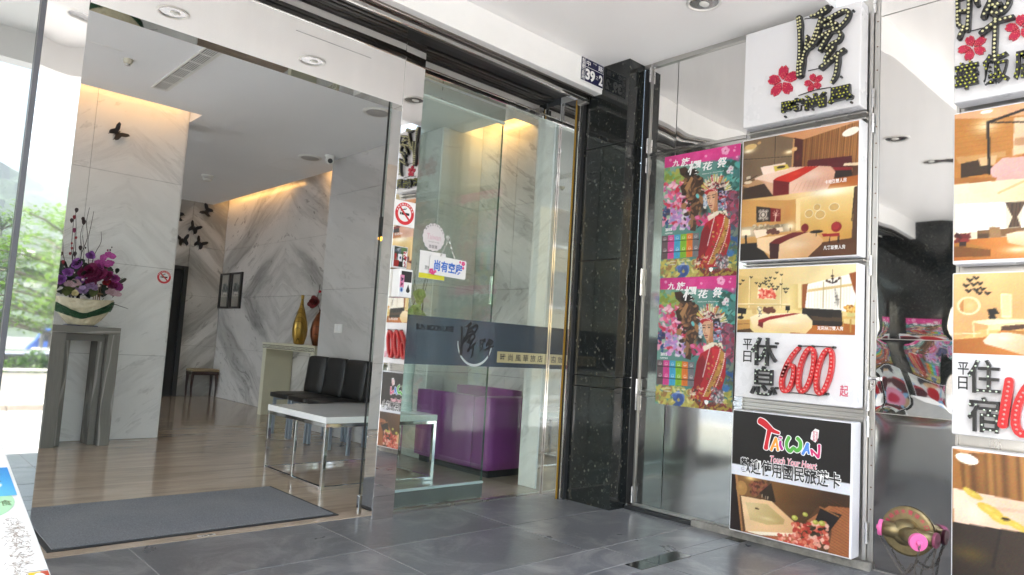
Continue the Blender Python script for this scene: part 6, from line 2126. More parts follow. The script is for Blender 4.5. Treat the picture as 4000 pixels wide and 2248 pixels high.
MB().box(1.29, 6.655, 0.9785, 1.52, 6.77, 0.9845).build('stand', plain('blue_black_stand', (0.02, 0.025, 0.09), 0.3), t, bevel=0.002)
mb = MB()
for k in range(70):                                   # fringe wrapped round the bowl, dipping in the middle
    o_ = k / 69 * 0.085
    pts = []
    for q in np.linspace(PI * 1.0, PI * 2.0, 20):
        s = (q - PI) / PI
        dip = 0.112 * max(0.0, 1 - abs(math.cos(q) + 0.10) ** 1.6)
        z = 1.193 - dip - o_ * (1 - 0.5 * math.sin(s * PI) ** 3) + random.uniform(-.003, .003)
        ss = max(0, min(1, (z - 0.985) / 0.213))
        rx = 0.085 + 0.127 * math.sin(ss * PI / 2) ** 0.9 + .014 + random.uniform(0, .005)
        ry = 0.045 + 0.053 * math.sin(ss * PI / 2) ** 0.9 + .014 + random.uniform(0, .005)
        pts.append((1.405 + rx * math.cos(q), 6.71 + ry * math.sin(q), z))
    mb.tube(pts, 0.0012, 4, cap=False)
stuff(mb.build('green_band', plain('dark_green_fibre', (0.010, 0.060, 0.020), 0.6, var=0.4, scale=80), t))

fl_t = thing('flower_arrangement', 'silk flower arrangement of purple orchids, peonies, twigs and red buds in the bowl', 'flowers', (1.42, 6.71, 1.18))
M_LEAF_DK = plain('dark_leaf', (0.012, 0.028, 0.014), 0.45, var=0.4, scale=30)
M_LEAF_GR = plain('moss_leaf', (0.06, 0.085, 0.015), 0.5, var=0.3, scale=30)
M_TWIG = plain('dark_twig', (0.030, 0.016, 0.016), 0.7, var=0.3)
M_ORCH = plain('magenta_orchid', (0.40, 0.05, 0.27), 0.5, var=0.35, scale=70)
M_PEONY = plain('wine_peony', (0.22, 0.016, 0.085), 0.55, var=0.4, scale=60)
M_VIOLET = plain('violet_petal', (0.32, 0.11, 0.40), 0.5, var=0.35, scale=60)
M_LILAC = plain('lilac_petal', (0.38, 0.25, 0.45), 0.5, var=0.25, scale=60)
M_REDBUD = plain('red_bud', (0.28, 0.012, 0.02), 0.35)
M_DKBUD = plain('dark_bud', (0.045, 0.022, 0.022), 0.6, var=0.4, scale=80)
M_PINKFAB = plain('dusty_pink_gauze', (0.36, 0.23, 0.26), 0.6, var=0.3, scale=120)
M_PEARL = plain('pearl', (0.62, 0.48, 0.46), 0.15, coat=0.5)


def petal(mb, c, d, up, L, wd, cup=0.25):
    """one petal: a small bent leaf of eight faces from c along d"""
    d = Vector(d).normalized()
    s = d.cross(Vector(up)).normalized()
    n = s.cross(d)
    rows = [(0.0, 0.15), (0.35, 0.8), (0.7, 1.0), (0.92, 0.6), (1.0, 0.12)]
    vs = []
    for t_, w_ in rows:
        b = Vector(c) + d * L * t_ + n * (cup * L * t_ * t_)
        vs += [b - s * wd * w_ * .5 + n * wd * .12 * w_, b, b + s * wd * w_ * .5 + n * wd * .12 * w_]
    fs = []
    for i in range(4):
        fs += [(3 * i, 3 * i + 1, 3 * i + 4, 3 * i + 3), (3 * i + 1, 3 * i + 2, 3 * i + 5, 3 * i + 4)]
    mb.faces(vs, fs)


def bloom(name, m, c, r, layers, n, parent, face=(-.35, -1, .25), cup=.35):
    mb = MB()
    ax = Vector(face).normalized()
    a = ax.orthogonal().normalized()
    b = ax.cross(a)
    for l in range(layers):
        k = 1 - l / (layers + .6)
        for i in range(n):
            w = 2 * PI * (i + .5 * l) / n + random.uniform(-.15, .15)
            d = (a * math.cos(w) + b * math.sin(w)) * k + ax * (0.15 + 0.9 * l / max(1, layers))
            petal(mb, c, d, ax, r * (0.75 + .3 * random.random()) * (0.6 + .4 * k), r * .85, cup)
    return mb.build(name, m, parent, smooth=True)


def wig(p0, p1, amp, n=7):
    p0, p1 = np.array(p0), np.array(p1)
    out = []
    for i in range(n):
        s = i / (n - 1)
        out.append(p0 + (p1 - p0) * s + (np.array([random.uniform(-1, 1), random.uniform(-1, 1), random.uniform(-.3, .3)]) * amp * (0 if i in (0, n - 1) else 1)))
    return smooth_path(out, 3)


FYF = 6.66
for a, b, am in (((1.36, 1.2), (1.372, 1.965), .022), ((1.37, 1.2), (1.392, 1.93), .022), ((1.35, 1.2), (1.325, 1.80), .016), ((1.43, 1.22), (1.472, 1.775), .024),
                 ((1.33, 1.2), (1.27, 1.92), .010), ((1.31, 1.2), (1.258, 1.84), .010), ((1.32, 1.2), (1.285, 1.75), .010), ((1.30, 1.2), (1.19, 1.72), .012),
                 ((1.30, 1.2), (1.19, 1.50), .012), ((1.36, 1.2), (1.335, 1.72), .02), ((1.50, 1.18), (1.60, 1.16), .01), ((1.55, 1.2), (1.735, 1.145), .012), ((1.55, 1.22), (1.60, 1.13), .02)):
    MB().tube([tuple(p) for p in wig((a[0], FYF + .04, a[1]), (b[0], FYF + random.uniform(-.02, .05), b[1]), am)], [0.0042 - 0.0025 * i / 18 for i in range(19)], 5).build('twig', M_TWIG, fl_t)
for x, z, r, m in ((1.272, 1.915, .021, M_DKBUD), (1.325, 1.85, .02, M_DKBUD), (1.333, 1.825, .024, M_DKBUD), (1.262, 1.855, .019, M_REDBUD), (1.246, 1.825, .02, M_DKBUD), (1.272, 1.748, .021, M_PEONY),
                   (1.290, 1.69, .014, M_REDBUD), (1.262, 1.555, .015, M_REDBUD), (1.265, 1.64, .012, M_REDBUD), (1.27, 1.60, .014, M_REDBUD), (1.33, 1.61, .022, M_DKBUD), (1.295, 1.555, .022, M_DKBUD),
                   (1.20, 1.545, .02, M_DKBUD), (1.22, 1.48, .018, M_REDBUD), (1.30, 1.49, .02, M_REDBUD), (1.50, 1.455, .02, M_REDBUD), (1.365, 1.618, .01, M_DKBUD), (1.53, 1.62, .011, M_PEONY),
                   (1.558, 1.65, .008, M_DKBUD), (1.548, 1.625, .010, M_DKBUD), (1.525, 1.345, .018, M_REDBUD), (1.572, 1.43, .012, M_REDBUD), (1.535, 1.47, .014, M_REDBUD)):
    mb = MB()
    for k in range(6):
        w = 2 * PI * k / 6
        petal(mb, (x, FYF, z - r * .8), (math.cos(w) * .45, math.sin(w) * .45, 1), (math.cos(w), math.sin(w), 0.2), r * 1.9, r * 1.0, -.25)
    mb.build('bud', m, fl_t, smooth=True)
mb = MB()
for _ in range(150):
    petal(mb, (1.40 + random.uniform(-.21, .23), FYF + random.uniform(-.05, .09), 1.20 + random.uniform(0, .25)), (random.uniform(-1, 1), random.uniform(-1, .6), random.uniform(-.1, 1)), (0, -.6, 1), random.uniform(.05, .10), random.uniform(.03, .06), .2)
stuff(mb.build('foliage', M_LEAF_DK, fl_t, smooth=True))
for x, z, L in ((1.315, 1.27, .11), (1.26, 1.24, .09), (1.44, 1.25, .08), (1.60, 1.27, .07), (1.345, 1.50, .06), (1.29, 1.44, .07)):
    mb = MB()
    petal(mb, (x, FYF - .04, z - .03), (random.uniform(-.6, .4), -.3, .8), (0, -1, .3), L, L * .85, .1)
    mb.build('leaf', M_LEAF_GR if z < 1.3 else M_LEAF_DK, fl_t, smooth=True)
for x, z, r in ((1.540, 1.585, .036), (1.562, 1.57, .032), (1.498, 1.555, .034), (1.535, 1.505, .036), (1.557, 1.515, .032), (1.463, 1.505, .034), (1.508, 1.495, .030), (1.488, 1.52, .028), (1.525, 1.43, .032), (1.572, 1.435, .026)):
    bloom('orchid_flower', M_ORCH, (x, FYF - random.uniform(.0, .05), z), r, 1, 5, fl_t, cup=.15)
for x, z, r, m in ((1.41, 1.425, .075, M_PEONY), (1.47, 1.405, .078, M_PEONY), (1.53, 1.40, .05, M_PEONY), (1.618, 1.32, .05, M_ORCH), (1.585, 1.33, .045, M_PEONY), (1.642, 1.315, .035, M_ORCH), (1.40, 1.555, .042, M_VIOLET), (1.308, 1.475, .05, M_VIOLET), (1.208, 1.335, .05, M_VIOLET), (1.43, 1.34, .05, M_PEONY), (1.54, 1.35, .035, M_REDBUD), (1.36, 1.40, .05, M_PEONY), (1.255, 1.40, .045, M_VIOLET), (1.60, 1.385, .04, M_ORCH), (1.47, 1.47, .045, M_ORCH), (1.34, 1.34, .045, M_VIOLET)):
    bloom('peony_flower' if m is M_PEONY else 'rose_flower', m, (x, FYF - .05, z), r, 3, 7, fl_t)
for x, z, r in ((1.365, 1.265, .052), (1.425, 1.305, .045), (1.40, 1.30, .035), (1.45, 1.29, .03)):
    bloom('lily_flower', M_LILAC, (x, FYF - .07, z), r, 2, 6, fl_t, (-.2, -.8, .6), .1)
for x, z in ((1.30, 1.305), (1.265, 1.29), (1.565, 1.255), (1.60, 1.245)):
    mb = MB()
    for k in range(4):
        petal(mb, (x, FYF - .09, z), (math.cos(.4 + k * .75), -.2, math.sin(.4 + k * .75)), (0, -1, 0), .052, .036, .1)
    mb.build('gauze_butterfly', M_PINKFAB, fl_t, smooth=True)
bloom('cream_flower', plain('cream_petal', (0.66, 0.58, 0.34), 0.5), (1.308, FYF - .10, 1.235), .034, 2, 5, fl_t, (-.1, -1, .3))
for x, z in ((1.353, 1.352), (1.475, 1.315)):
    MB().ball((x, FYF - .09, z), .011, 10, 7).build('pearl', M_PEARL, fl_t, smooth=True)
mb = MB()
for x in (1.47, 1.485, 1.50, 1.455):
    mb.tube([(x, FYF - .03, 1.19), (x + .004, FYF - .03, 1.33)], 0.004, 5)
mb.tube([(1.44, FYF - .05, 1.255), (1.52, FYF - .05, 1.25)], 0.004, 5)
mb.build('bamboo_fence', plain('bamboo', (0.20, 0.12, 0.06), 0.6), fl_t)

# ------------------------------------------------------------------ butterflies on the marble
M_BFLY = plain('black_butterfly', (0.006, 0.006, 0.010), 0.5)


def butterfly(label, P, a, b, s, rot, d=0.012):
    mb = MB()
    out = [(0, .1), (.22, .55), (.62, .95), (.90, .92), (.80, .50), (.52, .16), (.58, -.02), (.66, -.35), (.55, -.62), (.42, -.60), (.40, -.86), (.33, -.62), (.16, -.35), (0, -.12)]
    c, sn = math.cos(rot), math.sin(rot)
    for sg in (1, -1):
        q = [(x * sg, y) for x, y in out]
        P2 = lambda x, y, dd, sg=sg: P(a + s * (x * c - y * sn), b + s * (x * sn + y * c), d + dd + abs(x) * s * .35)
        mb.prism(q, P2, 0.002)
    o1 = mb
    t = thing('butterfly', label, 'wall decoration', P(a, b, 0), 'black butterflies fixed to the lobby marble')
    o1.build('wings', M_BFLY, t)
    MB().tube([P(a - s * sn * .42, b + s * c * .42, d + .004), P(a, b, d + .004), P(a + s * sn * .45, b - s * c * .45, d + .004)], [s * .07, s * .06, s * .02], 6).build('body', M_BFLY, t)
    return t


PM = on_front(6.948)
butterfly('large black butterfly alone on the marble above the flowers', PM, 1.562, 2.690, 0.080, R(-48))
PFW = on_front(11.202)
for a, b, r_, s, lab in ((3.875, 2.835, 65, .105, 'black butterfly highest on the far marble wall, nearest the amber light'), (3.695, 2.535, -25, .105, 'black butterfly on the joint of the far marble wall'),
                         (3.562, 2.325, 12, .105, 'black butterfly just above the black door frame, pointing up'), (3.80, 2.315, -30, .105, 'lowest right black butterfly on the far marble wall'),
                         (3.462, 2.69, 80, .105, 'black butterfly half hidden behind the front marble wall edge')):
    butterfly(lab, PFW, a, b, s, R(r_))

# ------------------------------------------------------------------ lobby furniture
t = thing('coffee_table', 'low white glossy table on a chrome cube frame inside the door', 'table', (2.81, 4.69, 0.003))
TX0, TX1, TY0, TY1 = 2.355, 3.272, 4.25, 5.135
MB().box(TX0, TY0, 0.438, TX1, TY1, 0.480).build('tabletop', M_WHITE_GLOSS, t, bevel=0.003)
w = 0.026
for x in (TX0 + .002, TX1 - w - .002):
    for y in (TY0 + .002, TY1 - w - .002):
        MB().box(x, y, 0.0265, x + w, y + w, 0.4115).build('leg', M_CHROME, t, bevel=0.002)
my = (TY0 + TY1) / 2
for x in (TX0 + .002, TX1 - w - .002):
    MB().box(x + .003, my - w / 2, 0.0265, x + w - .003, my + w / 2, 0.4115).build('leg', M_CHROME, t, bevel=0.002)
for z in (0.003, 0.412):
    for y in (TY0 + .002, TY1 - w - .002):
        MB().box(TX0 + .002, y, z, TX1 - .002, y + w, z + .0255).build('rail', M_CHROME, t, bevel=0.002)
    for x in (TX0 + .002, TX1 - w - .002):
        MB().box(x, TY0 + w + .0025, z, x + w, TY1 - w - .0025, z + .0255).build('rail', M_CHROME, t, bevel=0.002)

ch0 = thing('lobby_chair', 'x', 'chair', (3.43, 6.78, 0.003), 'black chairs in a row along the marble')
cy0, cy1 = 6.590, 6.968
def soft_box(x0, y0, z0, x1, y1, z1, name, m, parent, sub=0.03, bulge=0.012):
    """an upholstered pad: rounded corners, slightly bulging faces"""
    mb = MB()
    n = 8
    for ax in range(3):
        for sg in (-1, 1):
            for i in range(n):
                for j in range(n):
                    q = []
                    for di, dj in ((0, 0), (1, 0), (1, 1), (0, 1)):
                        u, v = -1 + 2 * (i + di) / n, -1 + 2 * (j + dj) / n
                        p = [0, 0, 0]
                        p[ax] = sg
                        p[(ax + 1) % 3] = u
                        p[(ax + 2) % 3] = v
                        q.append(p)
                    if sg < 0:
                        q = q[::-1]
                    f = []
                    for p in q:
                        h = np.array([(x1 - x0) / 2, (y1 - y0) / 2, (z1 - z0) / 2])
                        c = np.array([(x0 + x1) / 2, (y0 + y1) / 2, (z0 + z1) / 2])
                        v = np.array(p) * h
                        r = min(sub, h.min() * .95)
                        inner = np.clip(v, -(h - r), h - r)
                        dv = v - inner
                        ln = np.linalg.norm(dv)
                        if ln > 1e-9:
                            v = inner + dv / ln * r
                        k = (1 - abs(p[0]) ** 4) * (1 - abs(p[1]) ** 4) + (1 - abs(p[1]) ** 4) * (1 - abs(p[2]) ** 4) + (1 - abs(p[0]) ** 4) * (1 - abs(p[2]) ** 4)
                        nn = v / (np.linalg.norm(v) + 1e-9)
                        nrm = np.array([p[0] if abs(p[0]) == 1 else 0, p[1] if abs(p[1]) == 1 else 0, p[2] if abs(p[2]) == 1 else 0], float)
                        v = v + nrm * bulge * max(0, min(1, k))
                        f.append(tuple(c + v))
                    mb.face(f)
    o = mb.build(name, m, parent, smooth=True)
    bm = bmesh.new()
    bm.from_mesh(o.data)
    bmesh.ops.remove_doubles(bm, verts=bm.verts, dist=1e-4)
    bm.to_mesh(o.data)
    bm.free()
    o.data.polygons.foreach_set('use_smooth', [True] * len(o.data.polygons))
    return o


soft_box(3.20, cy0, 0.372, 3.665, cy1, 0.428, 'seat', M_LEATHER, ch0, .018, .006)
o = soft_box(3.585, cy0, 0.425, 3.66, cy1, 0.80, 'backrest', M_LEATHER, ch0, .022, .007)
for v in o.data.vertices:                      # the backrest leans away from the sitter
    v.co.x += (v.co.z - 0.422) * 0.10 - 0.03
for x in (3.235, 3.625):
    for y in (cy0 + .012, cy1 - .040):
        MB().box(x, y, 0.003, x + .028, y + .028, 0.372).build('leg', M_GREYLEG, ch0, bevel=0.002)
for y in (cy0 + .015, cy1 - .037):
    MB().box(3.264, y, 0.345, 3.624, y + .022, 0.371).build('rail', M_GREYLEG, ch0)
ch0['label'] = 'black leather chair at the far end of the row, beside the cream console'
for i, lab in ((1, 'second black leather chair from the console end of the row'), (2, 'third black leather chair, over the near half of the white table'), (3, 'black leather chair nearest the mirror post, partly behind the door glass')):
    dup(ch0, (3.43, 6.78 - 0.3895 * i, 0.003), lab)

t = thing('console_table', 'cream console table with a black Greek-key border against the marble', 'console table', (4.0, 7.98, 0.003))
KX0, KX1, KY0, KY1 = 3.830, 4.195, 7.30, 8.66
MB().box(KX0, KY0, 0.822, KX1, KY1, 0.886).build('top', M_CREAM, t, bevel=0.002)
MB().box(KX0 - .006, KY0 - .006, 0.8865, KX1, KY1 + .006, 0.900).build('top_edge', M_CREAM, t, bevel=0.002)
MB().box(KX0 + .006, KY1 - .10, 0.003, KX1, KY1 - .005, 0.8215).build('leg', M_CREAM, t, bevel=0.002)
MB().box(KX0 + .006, KY0 + .005, 0.003, KX1, KY0 + .10, 0.8215).build('leg', M_CREAM, t, bevel=0.002)
mb = MB()
PK = on_sign(KX0)
for k in range(11):
    a = -KY1 + 0.012 + k * 0.1225
    for x0, y0, x1, y1 in ((0, .045, .105, .053), (0, .010, .008, .045), (.008, .010, .080, .018), (.072, .018, .080, .036), (.030, .028, .072, .036), (.097, .010, .105, .045), (.105, .010, .122, .018)):
        mb.prism([(a + x0, .823 + y0), (a + x1, .823 + y0), (a + x1, .823 + y1), (a + x0, .823 + y1)], PK, 0.0012)
stuff(mb.build('key_border', plain('dark_inlay', (0.03, 0.028, 0.02), 0.4), t))
for y, m, h, lab in ((8.03, M_GOLD, .60, 'tall slim gold and black swirled vase on the console'), (7.54, M_AMBER, .42, 'shorter amber brown vase with a red flower, half behind the marble corner')):
    t = thing('vase', lab, 'vase', (4.0, y, 0.90))
    q = [(.050, 0), (.062, .02), (.088, .18), (.092, .30), (.080, .45), (.052, .62), (.026, .78), (.015, .90), (.020, .985), (.018, 1.0)]
    if h < .5:
        q = [(.06, 0), (.07, .02), (.10, .25), (.105, .45), (.09, .65), (.05, .85), (.022, .95), (.026, 1.0)]
    MB().lathe((4.0, y, 0.9005), [(r_, z * h) for r_, z in q], 28).build('vase_body', m, t, smooth=True)
t = thing('red_flower', 'single red silk flower with a bead rising from the amber vase', 'flower', (4.0, 7.54, 1.30))
MB().tube([(4.0, 7.54, 1.28), (3.985, 7.64, 1.42), (3.99, 7.60, 1.62)], 0.003, 5).build('stem', M_TWIG, t)
bloom('flower_head', plain('dark_red_petal', (0.20, 0.012, 0.015), 0.5, var=0.3), (3.98, 7.66, 1.40), .085, 2, 7, t, (-.8, -.5, .2))
MB().ball((3.985, 7.58, 1.535), .016, 10, 7).build('bead', plain('red_bead', (0.7, 0.02, 0.04), 0.2), t, smooth=True)

t = thing('footstool', 'dark wooden stool with brocade seat below the framed pictures', 'stool', (4.0, 11.06, 0.003))
MB().box(3.79, 10.93, 0.335, 4.19, 11.19, 0.385).build('seat_frame', M_DKWOOD, t, bevel=0.006)
soft_box(3.785, 10.925, 0.384, 4.195, 11.195, 0.425, 'seat_pad', M_BROCADE, t, .018, .004)
for x in (3.815, 4.165):
    for y in (10.95, 11.165):
        MB().tube([(x, y, 0.003), (x + (.006 if x > 4 else -.006), y, 0.15), (x, y, 0.336)], [.013, .017, .024], 8).build('leg', M_DKWOOD, t)

for a0, lab in ((-11.20, 'narrow black-framed tree print, left one of the pair'), (-10.77, 'narrow black-framed tree print, right one of the pair')):
    t = thing('picture_frame', lab, 'picture', (4.19, -a0 - .2, 1.357), 'pair of framed tree prints')
    PQ = on_sign(4.2015)
    a1 = a0 + .395
    for q in ((a0, 1.357, a0 + .05, 1.90), (a1 - .05, 1.357, a1, 1.90), (a0 + .0505, 1.357, a1 - .0505, 1.385), (a0 + .0505, 1.872, a1 - .0505, 1.90)):
        mb = MB().prism([(q[0], q[1]), (q[2], q[1]), (q[2], q[3]), (q[0], q[3])], PQ, 0.03)
        mb.build('frame_bar', M_BLACK, t)
    pc = Pic(((0, 0), (100, 0), (100, 180), (0, 180)), 0.294, 0.486, 120, '#c2beb6')
    pc.dabs(80, ['#8a8e8c', '#6e7472', '#a4a8a4', '#5c6462'], 20, 55, 80, 98, 4, 10); pc.line('#6a6660', (50, 95), (50, 118), 5); pc.poly('#aaa69c', (0, 118), (100, 118), (100, 180), (0, 180)); pc.poly('#d2cec6', (0, 118), (100, 118), (100, 122), (0, 122))
    for k in range(5):
        pc.ell('#e8e4de', 30 + 10 * k, 104, 4, 7)
    pc.build('tree_print', t, PQ, a0 + .0505, 1.8715, M_PRINT, 0.012)

t = thing('light_switch', 'white double light switch on the marble above the chairs', 'switch', (3.73, 6.63, 1.065))
MB().box(3.722, 6.553, 1.060, 3.7315, 6.705, 1.152).build('plate', M_PLASTIC, t, bevel=0.002)
for y in (6.58, 6.635):
    MB().box(3.7185, y, 1.075, 3.7215, y + .05, 1.138).build('rocker', M_WHITE_GLOSS, t, bevel=0.001)

t = thing('purple_sofa', 'purple vinyl sofa with a high back against the lounge marble', 'sofa', (3.94, 4.9, 0.003))
soft_box(3.655, 4.095, 0.06, 4.19, 4.30, 0.615, 'arm', M_PURPLE, t, .010, .0015)
soft_box(3.655, 5.62, 0.06, 4.19, 5.80, 0.615, 'arm', M_PURPLE, t, .02, .004) if False else None
soft_box(3.655, 4.305, 0.06, 3.73, 5.055, 0.614, 'front_panel', M_PURPLE, t, .010, .0015)
soft_box(3.735, 4.305, 0.06, 4.07, 5.05, 0.44, 'seat', M_PURPLE, t, .03, .01)
soft_box(4.075, 4.305, 0.06, 4.195, 5.05, 0.655, 'backrest', M_PURPLE, t, .012, .003)
MB().box(3.70, 4.13, 0.003, 4.17, 5.03, 0.058).build('plinth', M_BLACK_MATT, t)

t = thing('orchid_vase', 'green silk orchids with dark twigs in a glass vase on the white table', 'flowers', (3.17, 4.52, 0.48))
MB().lathe((3.17, 4.52, 0.4805), [(0.045, 0), (0.05, .01), (0.042, .2), (0.052, .42), (0.055, .43)], 20).build('vase_body', plain('frosted_vase', (0.55, 0.62, 0.60), 0.15), t, smooth=True)
for k in range(9):
    x1 = 3.17 + random.uniform(-.10, .12)
    MB().tube([tuple(p) for p in wig((3.17, 4.52, 0.86), (x1, 4.52 + random.uniform(-.05, .08), 1.45 + random.uniform(0, .30)), .02)], [0.0045 - .0002 * i for i in range(19)], 5).build('twig', M_TWIG, t)
M_GORCH = plain('lime_orchid', (0.34, 0.44, 0.13), 0.5, var=0.25, scale=50)
for x, z, r in ((3.20, 1.375, .060), (3.165, 1.245, .062), (3.10, 1.22, .052), (3.23, 1.215, .045), (3.20, 1.33, .04)):
    bloom('orchid_flower', M_GORCH, (x, 4.49, z), r, 2, 6, t, (-.5, -.9, .1), .2)

# ------------------------------------------------------------------ white cabinet with stickers, by the left edge
t = thing('sloping_cabinet', 'white cabinet with a sloping sticker-covered top at the lower left', 'cabinet', (-0.1, 1.95, 0))
M_CAB = plain('chalky_white', (0.82, 0.80, 0.76), 0.5, var=0.06, scale=10)
za, zb = 0.49, 0.705
ya, yb = 1.45, 2.47
zt = lambda y: za + (zb - za) * (y - ya) / (yb - ya)
mb = MB()
vs = [(-.55, ya, 0), (.318, ya, 0), (.318, yb, 0), (-.55, yb, 0), (-.55, ya, za - .03), (.318, ya, za - .03), (.318, yb, zb - .03), (-.55, yb, zb - .03)]
mb.faces(vs, [(0, 1, 5, 4), (1, 2, 6, 5), (2, 3, 7, 6), (3, 0, 4, 7)])
mb.build('case', M_CAB, t)
mb = MB()
mb.faces([(-.57, ya - .02, za - .028), (.332, ya - .02, za - .028), (.332, yb + .02, zb - .024), (-.57, yb + .02, zb - .024), (-.57, ya - .02, za - .004), (.332, ya - .02, za - .004), (.332, yb + .02, zb + .004), (-.57, yb + .02, zb + .004)],
         [(0, 3, 2, 1), (4, 5, 6, 7), (0, 1, 5, 4), (1, 2, 6, 5), (2, 3, 7, 6), (3, 0, 4, 7)])
mb.build('lid', M_CAB, t, bevel=0.004)
PS = lambda a, b, d: (a, b, za - .004 + (zb + .004 - za + .004) * (b - ya + .02) / (yb - ya + .04) + d)
pc = Pic(((0, 0), (100, 0), (100, 100), (0, 100)), 0.335, 0.168, 300, '#34a6dc')
pc.grad('#2f9ad8', '#6cc4ea', (0, 0), (0, 100), (0, 0), (100, 0), (100, 100), (0, 100)); pc.ell('#e8f2f6', 83, 62, 10, 14); pc.ell('#33405a', 83, 50, 10, 6); pc.ell('#d8a8a0', 83, 64, 7, 7); pc.dabs(12, ['#e8f4fa', '#c8e4f2'], 5, 25, 70, 45, 1.5, 3, 3); pc.dabs(10, ['#e8f4fa'], 2, 70, 60, 92, 2, 4)
pc.build('blue_sticker', t, PS, -.012, 2.135, M_PRINT, 0.0016)
mb = MB()
mb.face([PS(.205 + .110 * math.cos(w), 1.945 + .105 * math.sin(w), 0.0010) for w in np.linspace(0, 2 * PI, 41)[:-1]])
mb.build('green_sticker', plain('mint_print', (0.42, 0.70, 0.42), 0.5, var=0.06), t)
text('lettering', '山水美食', plain('olive_print', (0.16, 0.22, 0.10), 0.5, var=0), t, (.215, 1.915, .309, 1.945), PS, 0.0017, back=0.0017)
mb = MB()
rg = np.random.RandomState(9)
for _ in range(260):
    s_ = rg.rand()
    x, y = .293 + .008 * math.sin(s_ * 5) + rg.normal(0, .010), 1.85 - s_ * .26 + rg.normal(0, .010)
    w_, l_ = rg.uniform(.0004, .0011), rg.uniform(.0015, .0055)
    an = rg.uniform(0, PI)
    mb.face([PS(x + dx * math.cos(an) - dy * math.sin(an), y + dx * math.sin(an) + dy * math.cos(an), .0012 + rg.uniform(0, .0006)) for dx, dy in ((-l_, -w_), (l_, -w_), (l_, w_), (-l_, w_))])
stuff(mb.build('flaked_paint', plain('brown_flake', (0.40, 0.34, 0.29), 0.8, var=0.3, scale=100), t))
pc = Pic(((0, 0), (100, 0), (100, 100), (0, 100)), 0.032, 0.075, 900, '#f4f4f4')
pc.poly('#e0c830', (0, 40), (60, 40), (60, 100), (0, 100)); pc.poly('#c85a34', (60, 40), (100, 40), (100, 100), (60, 100)); pc.ell('#f4f4f4', 50, 72, 32, 26); pc.line('#5a5a6a', (30, 68), (70, 66), 5); pc.line('#5a5a6a', (30, 80), (70, 78), 5); pc.poly('#888888', (0, 34), (100, 34), (100, 38), (0, 38))
pc.build('small_sticker', t, PS, .296, 1.640, M_PRINT, 0.0016)

# ------------------------------------------------------------------ across the street (seen in the mirror steel and glass)
M_WALLP = plain('cream_render', (0.55, 0.53, 0.47), 0.8, var=0.08, scale=5)
t = thing('garden_wall', 'low cream panelled wall along the far pavement', 'wall', (0, -9.2, RZ))
for i in range(16):
    x = -12.0 + i * 1.9
    MB().box(x, -9.30, RZ, x + .13, -9.10, 0.045).build('pilaster', M_WALLP, t, bevel=0.006)
    MB().box(x + .1305, -9.28, RZ, x + 1.8995, -9.155, 0.0).build('wall_panel', M_WALLP, t, bevel=0.004)
    MB().box(x + .1305, -9.1545, RZ, x + 1.8995, -9.12, -0.32).build('plinth', M_WALLP, t, bevel=0.004)
MB().box(-12.1, -9.33, 0.046, 18.5, -9.08, 0.075).build('coping', M_WALLP, t, bevel=0.006)


def mat_leaf(name, c0, c1, rough=0.5):
    k = Nodes(name)
    oi = k.noise(k.pos(), 3.0, 3, 0.6)
    k.set(Base_Color=k.ramp(oi, [(0.3, c0), (0.7, c1)]), Roughness=rough)
    tr = k.n('BsdfTranslucent')
    k.l(k.ramp(oi, [(0.3, tuple(x * 1.6 for x in c0)), (0.7, tuple(x * 1.6 for x in c1))]), tr.inputs[0])
    mx = k.n('MixShader')
    mx.inputs[0].default_value = 0.4
    k.l(k.p.outputs[0], mx.inputs[1])
    k.l(tr.outputs[0], mx.inputs[2])
    k.l(mx.outputs[0], k.out.inputs[0])
    return k.m


M_LEAF1 = mat_leaf('young_leaf', (0.07, 0.15, 0.015), (0.17, 0.28, 0.03))
M_LEAF2 = mat_leaf('hedge_leaf', (0.03, 0.085, 0.018), (0.09, 0.16, 0.03))
M_BARK = plain('grey_bark', (0.22, 0.19, 0.16), 0.9, var=0.25, scale=12, bump=0.4, bscale=30)


def leaves(n, shape, size, seed, m, parent, name='crown', flat=0.5):
    rg = np.random.RandomState(seed)
    mb = MB()
    for _ in range(n):
        c = shape(rg)
        d = np.array([rg.normal(), rg.normal(), rg.normal() * flat])
        d /= np.linalg.norm(d) + 1e-9
        u = np.cross(d, [0, 0, 1] if abs(d[2]) < .9 else [1, 0, 0])
        u /= np.linalg.norm(u)
        s = size * rg.uniform(.6, 1.3)
        mb.faces([c - d * s, c + u * s * .45, c + d * s, c - u * s * .45], [(0, 1, 2, 3)])
    return mb.build(name, m, parent)


